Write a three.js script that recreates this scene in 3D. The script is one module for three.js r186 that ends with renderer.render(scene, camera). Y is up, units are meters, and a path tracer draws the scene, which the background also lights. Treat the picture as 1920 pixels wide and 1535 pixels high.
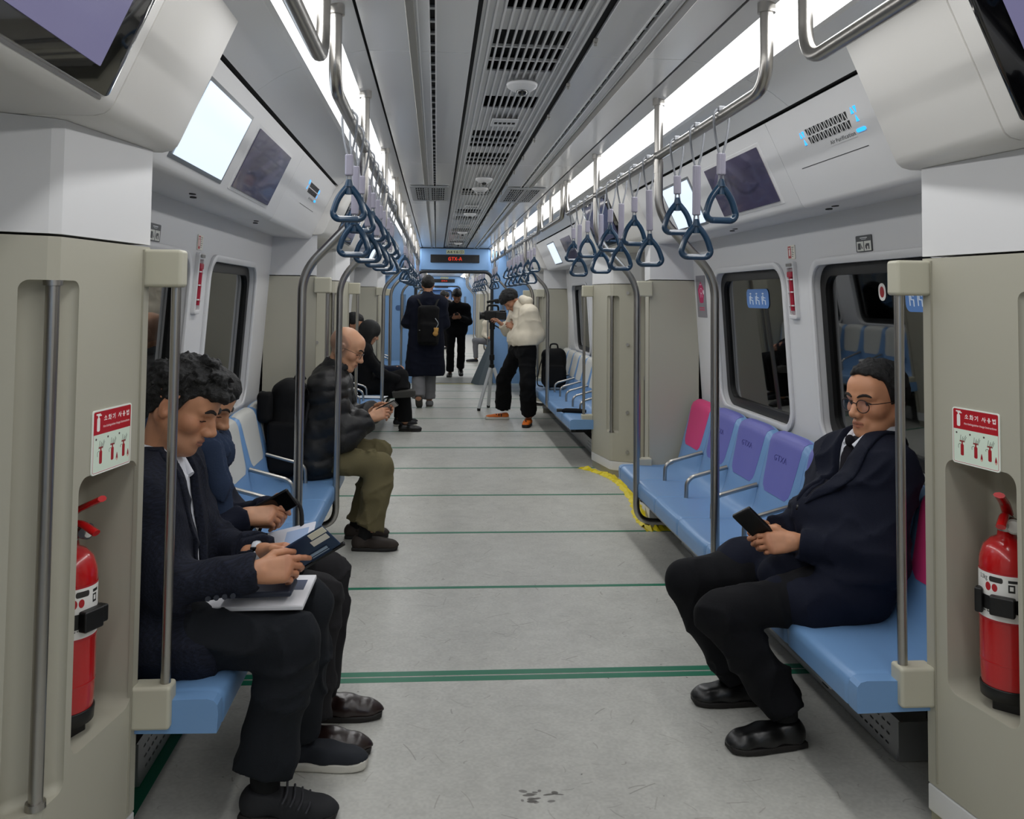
import * as THREE from 'three';
import { RoundedBoxGeometry } from 'three/addons/geometries/RoundedBoxGeometry.js';
import { mergeGeometries, toCreasedNormals, mergeVertices } from 'three/addons/utils/BufferGeometryUtils.js';
import { RectAreaLightUniformsLib } from 'three/addons/lights/RectAreaLightUniformsLib.js';
import { Brush, Evaluator, SUBTRACTION } from 'three-bvh-csg';

// ---------- camera ----------
const scene = new THREE.Scene();
scene.background = new THREE.Color(0x000000);
const F = 1650;
const camera = new THREE.PerspectiveCamera(2 * Math.atan(767.5 / F) * 180 / Math.PI, 1920 / 1535, 0.05, 120);
camera.position.set(-0.32, 1.5, 0);
camera.rotation.order = 'YXZ';
camera.rotation.set(0.0461955, -0.0732484, 0.0105);
camera.setViewOffset(1920, 1535, 20, 285, 1920, 1535);
camera.updateProjectionMatrix();
scene.add(camera);

// ---------- exposure and the two rows of ceiling light ----------
const renderer = new THREE.WebGLRenderer({ antialias: true });
renderer.toneMapping = THREE.LinearToneMapping;
renderer.toneMappingExposure = 0.98;
renderer.shadowMap.enabled = true;
RectAreaLightUniformsLib.init();
const LIGHT_NITS = 9.0, LENS_GLOW = 1.25, LIGHT_COLOR = 0xfcfcfb;
const CAR_FRONT = -15.54, CAR_BACK = 4.2, CX0 = 0;

// ---------- helpers ----------
const V = (x, y, z) => new THREE.Vector3(x, y, z);
const used = new Map();
function numbered(n) { const k = used.get(n) || 0; used.set(n, k + 1); return k ? n + '_' + String(k).padStart(3, '0') : n; }
function seedRandom(a) { return () => { a |= 0; a = a + 0x6D2B79F5 | 0; let t = Math.imul(a ^ a >>> 15, 1 | a); t = t + Math.imul(t ^ t >>> 7, 61 | t) ^ t; return ((t ^ t >>> 14) >>> 0) / 4294967296; }; }
function prep(g) { if (g.index) g = g.toNonIndexed(); for (const k of Object.keys(g.attributes)) if (!['position', 'normal', 'uv', 'color'].includes(k)) g.deleteAttribute(k); return g; }
function merge(list) {
  list = list.flat(9).filter(Boolean);
  if (list.length === 1) return list[0];
  const col = list.some(g => g.attributes.color);
  return mergeGeometries(list.map(g => {
    g = prep(g.clone());
    if (!g.attributes.uv) g.setAttribute('uv', new THREE.BufferAttribute(new Float32Array(g.attributes.position.count * 2), 2));
    if (col && !g.attributes.color) g.setAttribute('color', new THREE.BufferAttribute(new Float32Array(g.attributes.position.count * 3).fill(1), 3));
    return g;
  }), false);
}
function part(name, geo, mat, parent, label) {
  const m = new THREE.Mesh(Array.isArray(geo) ? merge(geo) : geo, mat);
  m.name = name; m.castShadow = m.receiveShadow = true; parent.add(m);
  if (label) m.userData.label = label;
  return m;
}
function tag(o, label, category, group) { o.userData.label = label; o.userData.category = category; if (group) o.userData.group = group; return o; }
function thing(name, label, category, group, p = [0, 0, 0], ry = 0) {
  const g = new THREE.Group(); g.name = numbered(name); g.position.set(...p); g.rotation.y = ry; scene.add(g);
  return tag(g, label, category, group);
}
function solo(name, geo, mat, label, category, group) { const m = part(numbered(name), geo, mat, scene); return tag(m, label, category, group); }
function struct(name, label) { const g = new THREE.Group(); g.name = name; g.userData.kind = 'structure'; if (label) g.userData.label = label; scene.add(g); return g; }
function structMesh(name, geo, mat, label) { const m = part(name, geo, mat, scene); m.userData.kind = 'structure'; if (label) m.userData.label = label; return m; }
function rename(root, nm) { root.name = numbered(nm); return root; }

function bx(x0, x1, y0, y1, z0, z1) { const g = new THREE.BoxGeometry(Math.abs(x1 - x0), Math.abs(y1 - y0), Math.abs(z1 - z0)); g.translate((x0 + x1) / 2, (y0 + y1) / 2, (z0 + z1) / 2); return g; }
function rbx(x0, x1, y0, y1, z0, z1, r = 0.005, seg = 2) { const w = Math.abs(x1 - x0), h = Math.abs(y1 - y0), d = Math.abs(z1 - z0); const g = new RoundedBoxGeometry(w, h, d, seg, Math.min(r, w / 2.01, h / 2.01, d / 2.01)); g.translate((x0 + x1) / 2, (y0 + y1) / 2, (z0 + z1) / 2); return g; }
function shape(pts) { const s = new THREE.Shape(); pts.forEach((p, i) => i ? s.lineTo(p[0], p[1]) : s.moveTo(p[0], p[1])); s.closePath(); return s; }
function prismZ(pts, z0, z1, crease = 0.6) { const g = new THREE.ExtrudeGeometry(shape(pts), { depth: Math.abs(z1 - z0), bevelEnabled: false, steps: 1 }); g.translate(0, 0, Math.min(z0, z1)); return crease ? toCreasedNormals(g, crease) : g; }
function prismY(pts, y0, y1, crease = 0.3, bevel = 0) {
  const g = new THREE.ExtrudeGeometry(shape(pts.map(p => [p[0], -p[1]])), { depth: y1 - y0 - 2 * bevel, bevelEnabled: bevel > 0, bevelSize: bevel, bevelThickness: bevel, bevelOffset: -bevel, bevelSegments: 2 });
  g.rotateX(-Math.PI / 2); g.translate(0, y0 + bevel, 0); return crease ? toCreasedNormals(g, crease) : g;
}
const mir = (pts, s) => pts.map(p => [p[0] * s, p[1]]);
function rrect(x0, y0, x1, y1, r, n = 5) {
  const out = [], c = (cx, cy, a0) => { for (let i = 0; i <= n; i++) { const a = a0 + i / n * Math.PI / 2; out.push([cx + r * Math.cos(a), cy + r * Math.sin(a)]); } };
  c(x1 - r, y1 - r, 0); c(x0 + r, y1 - r, Math.PI / 2); c(x0 + r, y0 + r, Math.PI); c(x1 - r, y0 + r, Math.PI * 1.5); return out;
}
function holed(outer, holes, depth, bevel = 0) {
  const s = shape(outer); for (const h of holes) { const p = new THREE.Path(); [...h].reverse().forEach((q, i) => i ? p.lineTo(q[0], q[1]) : p.moveTo(q[0], q[1])); p.closePath(); s.holes.push(p); }
  return new THREE.ExtrudeGeometry(s, { depth: depth - bevel * 2, bevelEnabled: bevel > 0, bevelSize: bevel, bevelThickness: bevel, bevelOffset: -bevel, bevelSegments: 2 });
}
function remap(g, f, flip, crease = 0.5) {   // moves every vertex through f(u, v, w) and rebuilds the normals
  g = prep(g); const p = g.attributes.position;
  for (let i = 0; i < p.count; i++) { const q = f(p.getX(i), p.getY(i), p.getZ(i)); p.setXYZ(i, q[0], q[1], q[2]); }
  if (flip) for (const k of Object.keys(g.attributes)) { const a = g.attributes[k]; for (let i = 0; i < a.count; i += 3) for (let c = 0; c < a.itemSize; c++) { const t = a.array[(i + 1) * a.itemSize + c]; a.array[(i + 1) * a.itemSize + c] = a.array[(i + 2) * a.itemSize + c]; a.array[(i + 2) * a.itemSize + c] = t; } }
  g.deleteAttribute('normal'); g.computeVertexNormals(); return toCreasedNormals(g, crease);
}
function pathOf(pts, fil) {
  const P = pts.map(p => V(...p)), cp = new THREE.CurvePath(); let cur = P[0].clone();
  for (let i = 1; i < P.length - 1; i++) {
    const a = P[i].clone().sub(P[i - 1]), b = P[i + 1].clone().sub(P[i]); const f = Math.min(fil, a.length() * 0.49, b.length() * 0.49);
    const s = P[i].clone().addScaledVector(a.normalize(), -f), e = P[i].clone().addScaledVector(b.normalize(), f);
    if (s.distanceTo(cur) > 1e-4) cp.add(new THREE.LineCurve3(cur, s)); cp.add(new THREE.QuadraticBezierCurve3(s, P[i], e)); cur = e;
  }
  cp.add(new THREE.LineCurve3(cur, P[P.length - 1])); return cp;
}
// a round tube along a polyline with rounded bends; straight runs stay single segments
function bent(pts, r, fil = 0.08, sides = 12) {
  const cp = pathOf(pts, fil), S = [];
  for (const c of cp.curves) { const n = c.isLineCurve3 ? 1 : 8; for (let i = S.length ? 1 : 0; i <= n; i++) S.push(c.getPoint(i / n)); }
  return sweep(S, () => r, sides);
}
function sweep(S, rad, sides = 12, closed = false, flat = 1) {
  const n = S.length, T = S.map((_, i) => { const a = closed ? S[(i - 1 + n) % n] : S[Math.max(0, i - 1)], b = closed ? S[(i + 1) % n] : S[Math.min(n - 1, i + 1)]; return b.clone().sub(a).normalize(); });
  let N = Math.abs(T[0].y) < 0.9 ? V(0, 1, 0) : V(1, 0, 0); N.addScaledVector(T[0], -N.dot(T[0])).normalize();
  const pos = [], nor = [], uv = [], idx = []; let L = 0;
  const rings = closed ? n + 1 : n;
  for (let k = 0; k < rings; k++) {
    const i = k % n; if (k) L += S[i].distanceTo(S[(k - 1) % n]);
    N.addScaledVector(T[i], -N.dot(T[i])).normalize(); const B = T[i].clone().cross(N), r = rad(k / (rings - 1));
    for (let j = 0; j <= sides; j++) { const a = j / sides * Math.PI * 2, d = N.clone().multiplyScalar(Math.cos(a) * flat).addScaledVector(B, Math.sin(a)); pos.push(S[i].x + d.x * r, S[i].y + d.y * r, S[i].z + d.z * r); const q = d.normalize(); nor.push(q.x, q.y, q.z); uv.push(L, j / sides * r * 6.28); }
  }
  for (let k = 0; k < rings - 1; k++) for (let j = 0; j < sides; j++) { const a = k * (sides + 1) + j, b = a + sides + 1; idx.push(a, a + 1, b, b, a + 1, b + 1); }
  if (!closed) for (const [k, d] of [[0, -1], [n - 1, 1]]) { const c = pos.length / 3; pos.push(S[k].x, S[k].y, S[k].z); nor.push(T[k].x * d, T[k].y * d, T[k].z * d); uv.push(0, 0); const b0 = c + 1; for (let j = 0; j <= sides; j++) { const o = (k * (sides + 1) + j) * 3; pos.push(pos[o], pos[o + 1], pos[o + 2]); nor.push(T[k].x * d, T[k].y * d, T[k].z * d); uv.push(0, 0); } for (let j = 0; j < sides; j++) d > 0 ? idx.push(c, b0 + j + 1, b0 + j) : idx.push(c, b0 + j, b0 + j + 1); }
  const g = new THREE.BufferGeometry(); g.setAttribute('position', new THREE.Float32BufferAttribute(pos, 3)); g.setAttribute('normal', new THREE.Float32BufferAttribute(nor, 3)); g.setAttribute('uv', new THREE.Float32BufferAttribute(uv, 2));
  // winding outward
  for (let i = 0; i < idx.length; i += 3) { const A = idx[i] * 3, B = idx[i + 1] * 3, C = idx[i + 2] * 3; const e1 = V(pos[B] - pos[A], pos[B + 1] - pos[A + 1], pos[B + 2] - pos[A + 2]), e2 = V(pos[C] - pos[A], pos[C + 1] - pos[A + 1], pos[C + 2] - pos[A + 2]); if (e1.cross(e2).dot(V(nor[A], nor[A + 1], nor[A + 2])) < 0) { const t = idx[i + 1]; idx[i + 1] = idx[i + 2]; idx[i + 2] = t; } }
  g.setIndex(idx); return g;
}
function lathe(pts, seg = 24) { return new THREE.LatheGeometry(pts.map(p => new THREE.Vector2(p[0], p[1])), seg); }
const csg = new Evaluator(); csg.useGroups = false; csg.attributes = ['position', 'normal', 'uv'];
function cut(a, ...bs) { let A = new Brush(prep(a).attributes.uv ? a : a); A.updateMatrixWorld(); for (const b of bs) { const B = new Brush(b); B.updateMatrixWorld(); A = csg.evaluate(A, B, SUBTRACTION); } return A.geometry; }

// ---------- textures ----------
function canvasTex(w, h, draw, srgb = true) { const c = document.createElement('canvas'); c.width = w; c.height = h; draw(c.getContext('2d'), w, h); const t = new THREE.CanvasTexture(c); if (srgb) t.colorSpace = THREE.SRGBColorSpace; t.wrapS = t.wrapT = THREE.RepeatWrapping; t.magFilter = THREE.LinearFilter; return t; }
function noiseGrid(n, cells, seed) {   // tileable value noise
  const r = seedRandom(seed), L = new Float32Array(cells * cells).map(() => r()), out = new Float32Array(n * n);
  for (let y = 0; y < n; y++) for (let x = 0; x < n; x++) { const fx = x / n * cells, fy = y / n * cells, ix = fx | 0, iy = fy | 0; let tx = fx - ix, ty = fy - iy; tx = tx * tx * (3 - 2 * tx); ty = ty * ty * (3 - 2 * ty); const g = (a, b) => L[(b % cells) * cells + a % cells]; out[y * n + x] = (g(ix, iy) * (1 - tx) + g(ix + 1, iy) * tx) * (1 - ty) + (g(ix, iy + 1) * (1 - tx) + g(ix + 1, iy + 1) * tx) * ty; }
  return out;
}
function dataTex(n, f, srgb = true) { const d = new Uint8Array(n * n * 4); for (let i = 0; i < n * n; i++) { const c = f(i); d[i * 4] = c[0]; d[i * 4 + 1] = c[1]; d[i * 4 + 2] = c[2]; d[i * 4 + 3] = 255; } const t = new THREE.DataTexture(d, n, n); t.magFilter = THREE.LinearFilter; t.minFilter = THREE.LinearMipmapLinearFilter; t.generateMipmaps = true; t.wrapS = t.wrapT = THREE.RepeatWrapping; if (srgb) t.colorSpace = THREE.SRGBColorSpace; t.needsUpdate = true; return t; }
const std = (color, roughness = 0.5, more = {}) => new THREE.MeshStandardMaterial({ color, roughness, ...more });
const phys = (color, roughness = 0.5, more = {}) => new THREE.MeshPhysicalMaterial({ color, roughness, ...more });
const grainTex = (() => { const a = noiseGrid(256, 128, 3), b = noiseGrid(256, 64, 4); const t = dataTex(256, i => { const v = 128 + (a[i] - 0.5) * 90 + (b[i] - 0.5) * 70; return [v, v, v]; }, false); t.repeat.set(6, 6); return t; })();
const M = {
  white: std(0xdcdcdd, 0.38), whiteSoft: std(0xdad8d4, 0.42), ceil: phys(0xe0e1e3, 0.24, { clearcoat: 0.3, clearcoatRoughness: 0.1 }), ceilEdge: std(0xe8e8e8, 0.35),
  beige: std(0xafac9d, 0.5), beigeDark: std(0x9a9788, 0.5), gasket: std(0x0c0d0f, 0.6), dark: std(0x060708, 0.8), black: std(0x050506, 0.45),
  steel: std(0xa9a6a1, 0.3, { metalness: 1 }), steelDull: std(0xa9a7a2, 0.42, { metalness: 1 }), alu: std(0xb4b6b8, 0.36, { metalness: 0.85 }),
  seat: phys(0x7098c6, 0.4, { clearcoat: 0.15, clearcoatRoughness: 0.3 }), padWhite: std(0xc9c9c4, 0.5), padPurple: std(0x686ab4, 0.48), padPink: std(0xd23b77, 0.48),
  handle: phys(0x113550, 0.28, { clearcoat: 0.5, clearcoatRoughness: 0.15 }), sleeve: std(0x9d9aa9, 0.5), cord: std(0x8d9096, 0.5),
  green: std(0x0c7456, 0.45), yellow: std(0xe3cf14, 0.45), blueWall: std(0x83abd9, 0.4), frame: std(0x8c9094, 0.35, { metalness: 0.5 }),
  glass: phys(0x9aa3a6, 0.02, { transmission: 1, thickness: 0, ior: 2.1 }), tunnel: std(0x1c1f20, 0.95),
  lens: new THREE.MeshStandardMaterial({ color: 0xdddddd, roughness: 0.5, emissive: LIGHT_COLOR, emissiveIntensity: LENS_GLOW }),
  red: phys(0xb81114, 0.25, { clearcoat: 0.6, clearcoatRoughness: 0.1 }),
};
// ---------- ceiling lights: glowing lens + a light of its size below it ----------
const LA = [0.655, 2.36], LB = [0.79, 2.315];
function ceilingLight(s, z0, z1, label, lit = true, zoff = 0) {
  const g = thing('ceiling_light', label, 'light', 'light strips along the ceiling');
  const t = 0.008, pa = [LA[0] * s + CX0, LA[1]], pb = [LB[0] * s + CX0, LB[1]];
  part('lens', prismZ([pa, pb, [pb[0], pb[1] + t], [pa[0], pa[1] + t]], z0 + 0.003, z1 - 0.003, 0), M.lens, g);
  part('trim', prismZ([[pb[0] - 0.004 * s, pb[1] - 0.004], [pb[0] + 0.016 * s, pb[1] - 0.006], [pb[0] + 0.018 * s, pb[1] + 0.006], pb], z0, z1, 0), M.ceilEdge, g);
  if (lit) {
    const w = Math.hypot(LB[0] - LA[0], LB[1] - LA[1]), L = z1 - z0;
    const l = new THREE.RectAreaLight(LIGHT_COLOR, LIGHT_NITS, L, w);
    const n = V(-(LA[1] - LB[1]) * s, -(LB[0] - LA[0]), 0).normalize();   // emits downwards and a little inwards
    const X = V(0, 0, 1), Z = n.clone().negate(), Y = Z.clone().cross(X);
    l.quaternion.setFromRotationMatrix(new THREE.Matrix4().makeBasis(X, Y, Z));
    l.position.set((pa[0] + pb[0]) / 2, (pa[1] + pb[1]) / 2, (z0 + z1) / 2).addScaledVector(n, 0.012);
    l.name = 'strip_light'; l.castShadow = true; g.add(l);
  }
  return g;
}
// ---------- floor: protective sheets taped side by side ----------
const floorTexs = [0, 1, 2].map(k => {
  const N = 1024, a = noiseGrid(N, 256, 11 + k), b = noiseGrid(N, 40, 21 + k), c = noiseGrid(N, 9, 31 + k), r = seedRandom(77 + k);
  return canvasTex(N, N, (g) => {
    const im = g.createImageData(N, N);
    for (let i = 0; i < N * N; i++) { const v = 190 + (a[i] - 0.5) * 14 + (b[i] - 0.5) * 9 + (c[i] - 0.5) * 12; im.data[i * 4] = v; im.data[i * 4 + 1] = v * 0.998; im.data[i * 4 + 2] = v * 0.965; im.data[i * 4 + 3] = 255; }
    g.putImageData(im, 0, 0); g.lineCap = 'round';
    for (let i = 0; i < 520; i++) {   // scuffs and scratches
      const x = r() * N, y = r() * N, an = (r() - 0.5) * 2.6 + (r() < 0.3 ? 1.5 : 0), L = 6 + r() * r() * 60, dk = r() < 0.65; g.strokeStyle = dk ? `rgba(100,95,88,${0.12 + r() * 0.36})` : `rgba(214,212,206,${0.15 + r() * 0.3})`; g.lineWidth = 0.7 + r() * 1.5;
      g.beginPath(); g.moveTo(x, y); g.quadraticCurveTo(x + Math.cos(an) * L * 0.5 + (r() - 0.5) * 10, y + Math.sin(an) * L * 0.5 + (r() - 0.5) * 10, x + Math.cos(an) * L, y + Math.sin(an) * L); g.stroke();
    }
    for (let i = 0; i < 14; i++) { g.fillStyle = `rgba(60,58,54,${0.3 + r() * 0.5})`; g.beginPath(); g.ellipse(r() * N, r() * N, 0.8 + r() * 2.4, 0.6 + r() * 1.2, r() * 3, 0, 7); g.fill(); }
    if (k === 2) for (let i = 0; i < 14; i++) { g.fillStyle = `rgba(62,58,54,${0.5 + r() * 0.4})`; g.beginPath(); g.ellipse(300 + r() * 55, 962 + r() * 34, 2 + r() * 9, 1 + r() * 3, (r() - 0.5), 0, 7); g.fill(); }
  });
});
const floorMats = floorTexs.map(t => std(0xffffff, 0.42, { map: t }));
const floor = struct('floor', 'grey protective floor sheets with green taped joints');
part('subfloor', bx(-1.47, 1.49, -0.12, -0.004, -58, CAR_BACK), std(0x8d8e8a, 0.6), floor);
function floorSheet(z0, z1, k) {
  const g = new THREE.BoxGeometry(2.9, 0.004, z1 - z0 - 0.003), u = g.attributes.uv, p = g.attributes.position;
  for (let i = 0; i < u.count; i++) u.setXY(i, (p.getX(i) + 1.45) / 2.12 + k * 0.37, (p.getZ(i)) / 2.12 + 0.5 + k * 0.61);
  g.translate(CX0, -0.002, (z0 + z1) / 2); part('floor_sheet', g, floorMats[((k % 3) + 3) % 3], floor);
}
const SEAM0 = -3.572, PITCH = 1.0665;
for (let k = -3; k < 26; k++) { const a = SEAM0 - (k + 1) * PITCH, b = SEAM0 - k * PITCH; if (k < 11) floorSheet(a, b, k); }
part('floor_sheet', bx(-1.44, 1.46, -0.004, 0, SEAM0 - 50 * PITCH, SEAM0 - 11 * PITCH), std(0xbcbbb4, 0.45), floor);
for (let k = -3; k < 20; k++) {
  const z = SEAM0 - k * PITCH, dbl = k === 0 || k === 5;
  if (dbl) { const o = k ? 0.024 : 0.027, h = k ? 0.012 : 0.021; part('tape', bx(-1.4, 1.42, 0, 0.0008, z - o - h, z - o + h), M.green, floor); part('tape', bx(-1.4, 1.42, 0, 0.0008, z + o - h, z + o + h), M.green, floor); }
  else part('tape', bx(-1.4, 1.42, 0, 0.0008, z - 0.017, z + 0.017), M.green, floor);
}
part('tape', bx(-1.235, -1.165, 0, 0.0009, -5.3, -1.2), M.green, floor);
part('tape', bx(0.6, 0.94, 0, 0.0009, -2.46, -2.42), M.green, floor); part('tape', bx(0.94, 1.2, 0, 0.0009, -2.47, -2.42), M.yellow, floor);

// ---------- ceiling ----------
const ceiling = struct('ceiling', 'grey metal ceiling panels with a ribbed centre channel');
const zC0 = CAR_FRONT, zC1 = CAR_BACK;
part('roof_deck', bx(-1.5, 1.53, 2.5, 2.56, zC0, zC1), M.dark, ceiling);
const panelBreaks = [CAR_BACK, 1.6, -0.9, -3.12, -5.75, -8.3, -10.9, -13.3, CAR_FRONT];
for (let i = 0; i < panelBreaks.length - 1; i++) {
  const a = panelBreaks[i + 1] + 0.0015, b = panelBreaks[i] - 0.0015;
  for (const s of [-1, 1]) {
    const q = (x0, x1, y0, y1) => rbx(CX0 + s * x0, CX0 + s * x1, y0, y1, a, b, 0.002, 1);
    part('ceiling_panel', q(0.207, 0.334, 2.376, 2.392), M.ceil, ceiling);
    part('ceiling_panel', q(0.356, 0.572, 2.376, 2.392), M.ceil, ceiling);
    part('ceiling_panel', prismZ(mir([[0.581, 2.376], [0.652, 2.362], [0.655, 2.372], [0.585, 2.392]], s).map(p => [p[0] + CX0, p[1]]), a, b, 0), M.ceil, ceiling);
    part('cove_panel', prismZ(mir([[0.805, 2.309], [0.85, 2.292], [0.9, 2.262], [0.94, 2.232], [0.962, 2.215], [0.97, 2.225], [0.94, 2.252], [0.9, 2.282], [0.85, 2.312], [0.81, 2.33]], s).map(p => [p[0] + CX0, p[1]]), a, b), M.ceil, ceiling);
  }
}
for (const s of [-1, 1]) {
  part('dark_gap', bx(CX0 + s * 0.19, CX0 + s * 0.21, 2.394, 2.41, zC0, zC1), M.dark, ceiling);
  part('dark_gap', bx(CX0 + s * 0.57, CX0 + s * 0.585, 2.394, 2.41, zC0, zC1), M.dark, ceiling);
  part('dark_gap', bx(CX0 + s * 0.33, CX0 + s * 0.36, 2.388, 2.41, zC0, zC1), M.dark, ceiling);
  part('dark_gap', bx(CX0 + s * 0.958, CX0 + s * 0.99, 2.22, 2.25, zC0, zC1), M.dark, ceiling);
  part('slot_lip', bx(CX0 + s * 0.331, CX0 + s * 0.336, 2.37, 2.385, zC0, zC1), M.ceilEdge, ceiling);
  part('slot_lip', bx(CX0 + s * 0.352, CX0 + s * 0.357, 2.37, 2.385, zC0, zC1), M.ceilEdge, ceiling);
  const br = []; for (let z = zC1 - 0.1; z > zC0; z -= 0.13) br.push(bx(CX0 + s * 0.335, CX0 + s * 0.353, 2.378, 2.386, z, z + 0.022)); part('slot_bridges', br, M.alu, ceiling).userData.kind = 'stuff';
  part('metal_strip', rbx(CX0 + s * 0.398, CX0 + s * 0.426, 2.369, 2.38, zC0, zC1, 0.003, 1), M.steelDull, ceiling);
  part('metal_strip', rbx(CX0 + s * 0.388, CX0 + s * 0.392, 2.371, 2.38, zC0, zC1, 0.001, 1), M.ceilEdge, ceiling);
}
// ribbed centre channel with air openings between the ribs
const openings = [[-2.36, -2.68, 0.9], [-2.89, -3.425, 1], [-3.86, -4.1, 0.9], [-4.67, -5.18, 1], [-5.395, -5.896, 1], [-7.2, -7.64, 0.85], [-8.9, -9.37, 0.9], [-9.68, -10.14, 0.9], [-11.4, -11.86, 0.9], [-12.16, -12.57, 0.9], [-14.0, -14.3, 0.9], [-14.7, -15.0, 0.9], [-0.4, -0.9, 1], [-1.1, -1.6, 1]];
{
  const bars = []; let z = zC1; const solid = [];
  for (const [a, b, w] of [...openings].sort((p, q) => q[0] - p[0])) { solid.push([z, a]); z = b; }
  solid.push([z, zC0]);
  for (const [a, b] of solid) part('channel_plate', bx(CX0 - 0.195, CX0 + 0.195, 2.396, 2.402, b, a), M.ceil, ceiling);
  for (const [a, b, w] of openings) {
    for (const s of [-1, 1]) part('channel_plate', bx(CX0 + s * 0.135 * w, CX0 + s * 0.195, 2.396, 2.402, b, a), M.ceil, ceiling);
    part('vent_box', [bx(CX0 - 0.14, CX0 + 0.14, 2.46, 2.47, b, a), bx(CX0 - 0.141, CX0 - 0.136, 2.4, 2.47, b, a), bx(CX0 + 0.136, CX0 + 0.141, 2.4, 2.47, b, a), bx(CX0 - 0.14, CX0 + 0.14, 2.402, 2.47, b - 0.003, b), bx(CX0 - 0.14, CX0 + 0.14, 2.402, 2.47, a, a + 0.003)], M.dark, ceiling);
    if (a - b > 0.4) for (const t of [1 / 3, 2 / 3]) part('vent_bar', bx(CX0 - 0.137, CX0 + 0.137, 2.388, 2.398, a + (b - a) * t - 0.006, a + (b - a) * t + 0.006), M.ceilEdge, ceiling);
  }
  for (let i = 0; i < 14; i++) { const x = CX0 + (i - 6.5) * 0.027; part('rib', prismZ([[x - 0.002, 2.397], [x - 0.0032, 2.379], [x + 0.0032, 2.379], [x + 0.002, 2.397]], zC0, zC1, 0), M.ceilEdge, ceiling); }
  for (const z of [-4.33, -8.4, -10.6, -13.2]) { part('sensor_plate', rbx(CX0 - 0.06, CX0 + 0.07, 2.369, 2.374, z - 0.09, z + 0.09, 0.002, 1), M.ceilEdge, ceiling); for (let i = 0; i < 5; i++) part('sensor_slot', rbx(CX0 - 0.045 + i * 0.022, CX0 - 0.03 + i * 0.022, 2.366, 2.37, z - 0.018, z + 0.018, 0.002, 1), M.dark, ceiling); }
  for (let z = -2.9; z > -15; z -= 0.62) part('latch', [rbx(0.196, 0.212, 2.362, 2.377, z - 0.012, z + 0.012, 0.003, 1), rbx(0.198, 0.21, 2.352, 2.364, z - 0.006, z + 0.004, 0.003, 1)], M.steelDull, ceiling);
}
// perforated ceiling grilles across the panels in the second door bay
for (const s of [-1, 1]) for (const zc of [-7.4]) {
  const g = thing('ceiling_grille', `square-holed metal air grille on the ceiling ${s < 0 ? 'left' : 'right'} of the ribbed channel`, 'air grille', 'ceiling grilles');
  const holes = []; for (const hx of [0, 1]) for (let i = 0; i < 6; i++) for (let j = 0; j < 6; j++) holes.push(rrect(0.265 + hx * 0.128 + i * 0.0185, -0.43 + j * 0.145, 0.265 + hx * 0.128 + i * 0.0185 + 0.0125, -0.43 + j * 0.145 + 0.125, 0.002, 1));
  const pl = holed(rrect(0.235, -0.52, 0.54, 0.52, 0.01, 2), holes, 0.006); part('plate', remap(pl, (u, v, w) => [CX0 + s * u, 2.366 + w, zc + v], s > 0, 0.3), M.alu, g);
  part('dark_backing', bx(CX0 + s * 0.24, CX0 + s * 0.535, 2.3725, 2.3745, zc - 0.5, zc + 0.5), M.dark, g);
}
// dome cameras and smoke detectors in the channel
function dome(z, y, k, label) {
  const g = thing('ceiling_camera', label, 'camera', 'dome cameras along the ceiling', [CX0 + 0.015, 2.372, z]);
  part('housing', lathe([[0.001, 0], [0.062, 0], [0.064, -0.006], [0.06, -0.018], [0.04, -0.032], [0.026, -0.036], [0.001, -0.036]].map(p => [p[0], p[1]])), M.white, g);
  if (k) { part('dome', new THREE.SphereGeometry(0.021, 20, 14).translate(0, -0.034, 0.012), phys(0x08090a, 0.06, { clearcoat: 1 }), g); const t = new THREE.TorusGeometry(0.025, 0.003, 8, 28); t.rotateX(1.2); t.translate(0, -0.035, 0.012); part('ring', t, M.white, g); part('mark', bx(-0.02, 0.02, -0.0225, -0.0195, 0.052, 0.0545).rotateX(-0.12), M.dark, g); }
  else { part('cap', lathe([[0.001, -0.05], [0.034, -0.046], [0.04, -0.036]]), M.white, g); for (const x of [-0.014, 0.014]) part('slot', bx(x - 0.01, x + 0.01, -0.046, -0.042, 0.03, 0.04), M.gasket, g); }
}
dome(-3.52, 0, 1, 'white dome camera in the ceiling channel, nearest of its row'); dome(-6.37, 0, 1, 'white dome camera just before a round smoke detector'); dome(-6.94, 0, 0, 'round white smoke detector right behind a dome camera');
dome(-9.06, 0, 1, 'white dome camera over the second bench bay'); dome(-11.65, 0, 1, 'small white dome camera two before the end sign'); dome(-13.97, 0, 1, 'tiny white dome camera nearest the end sign');

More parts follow.
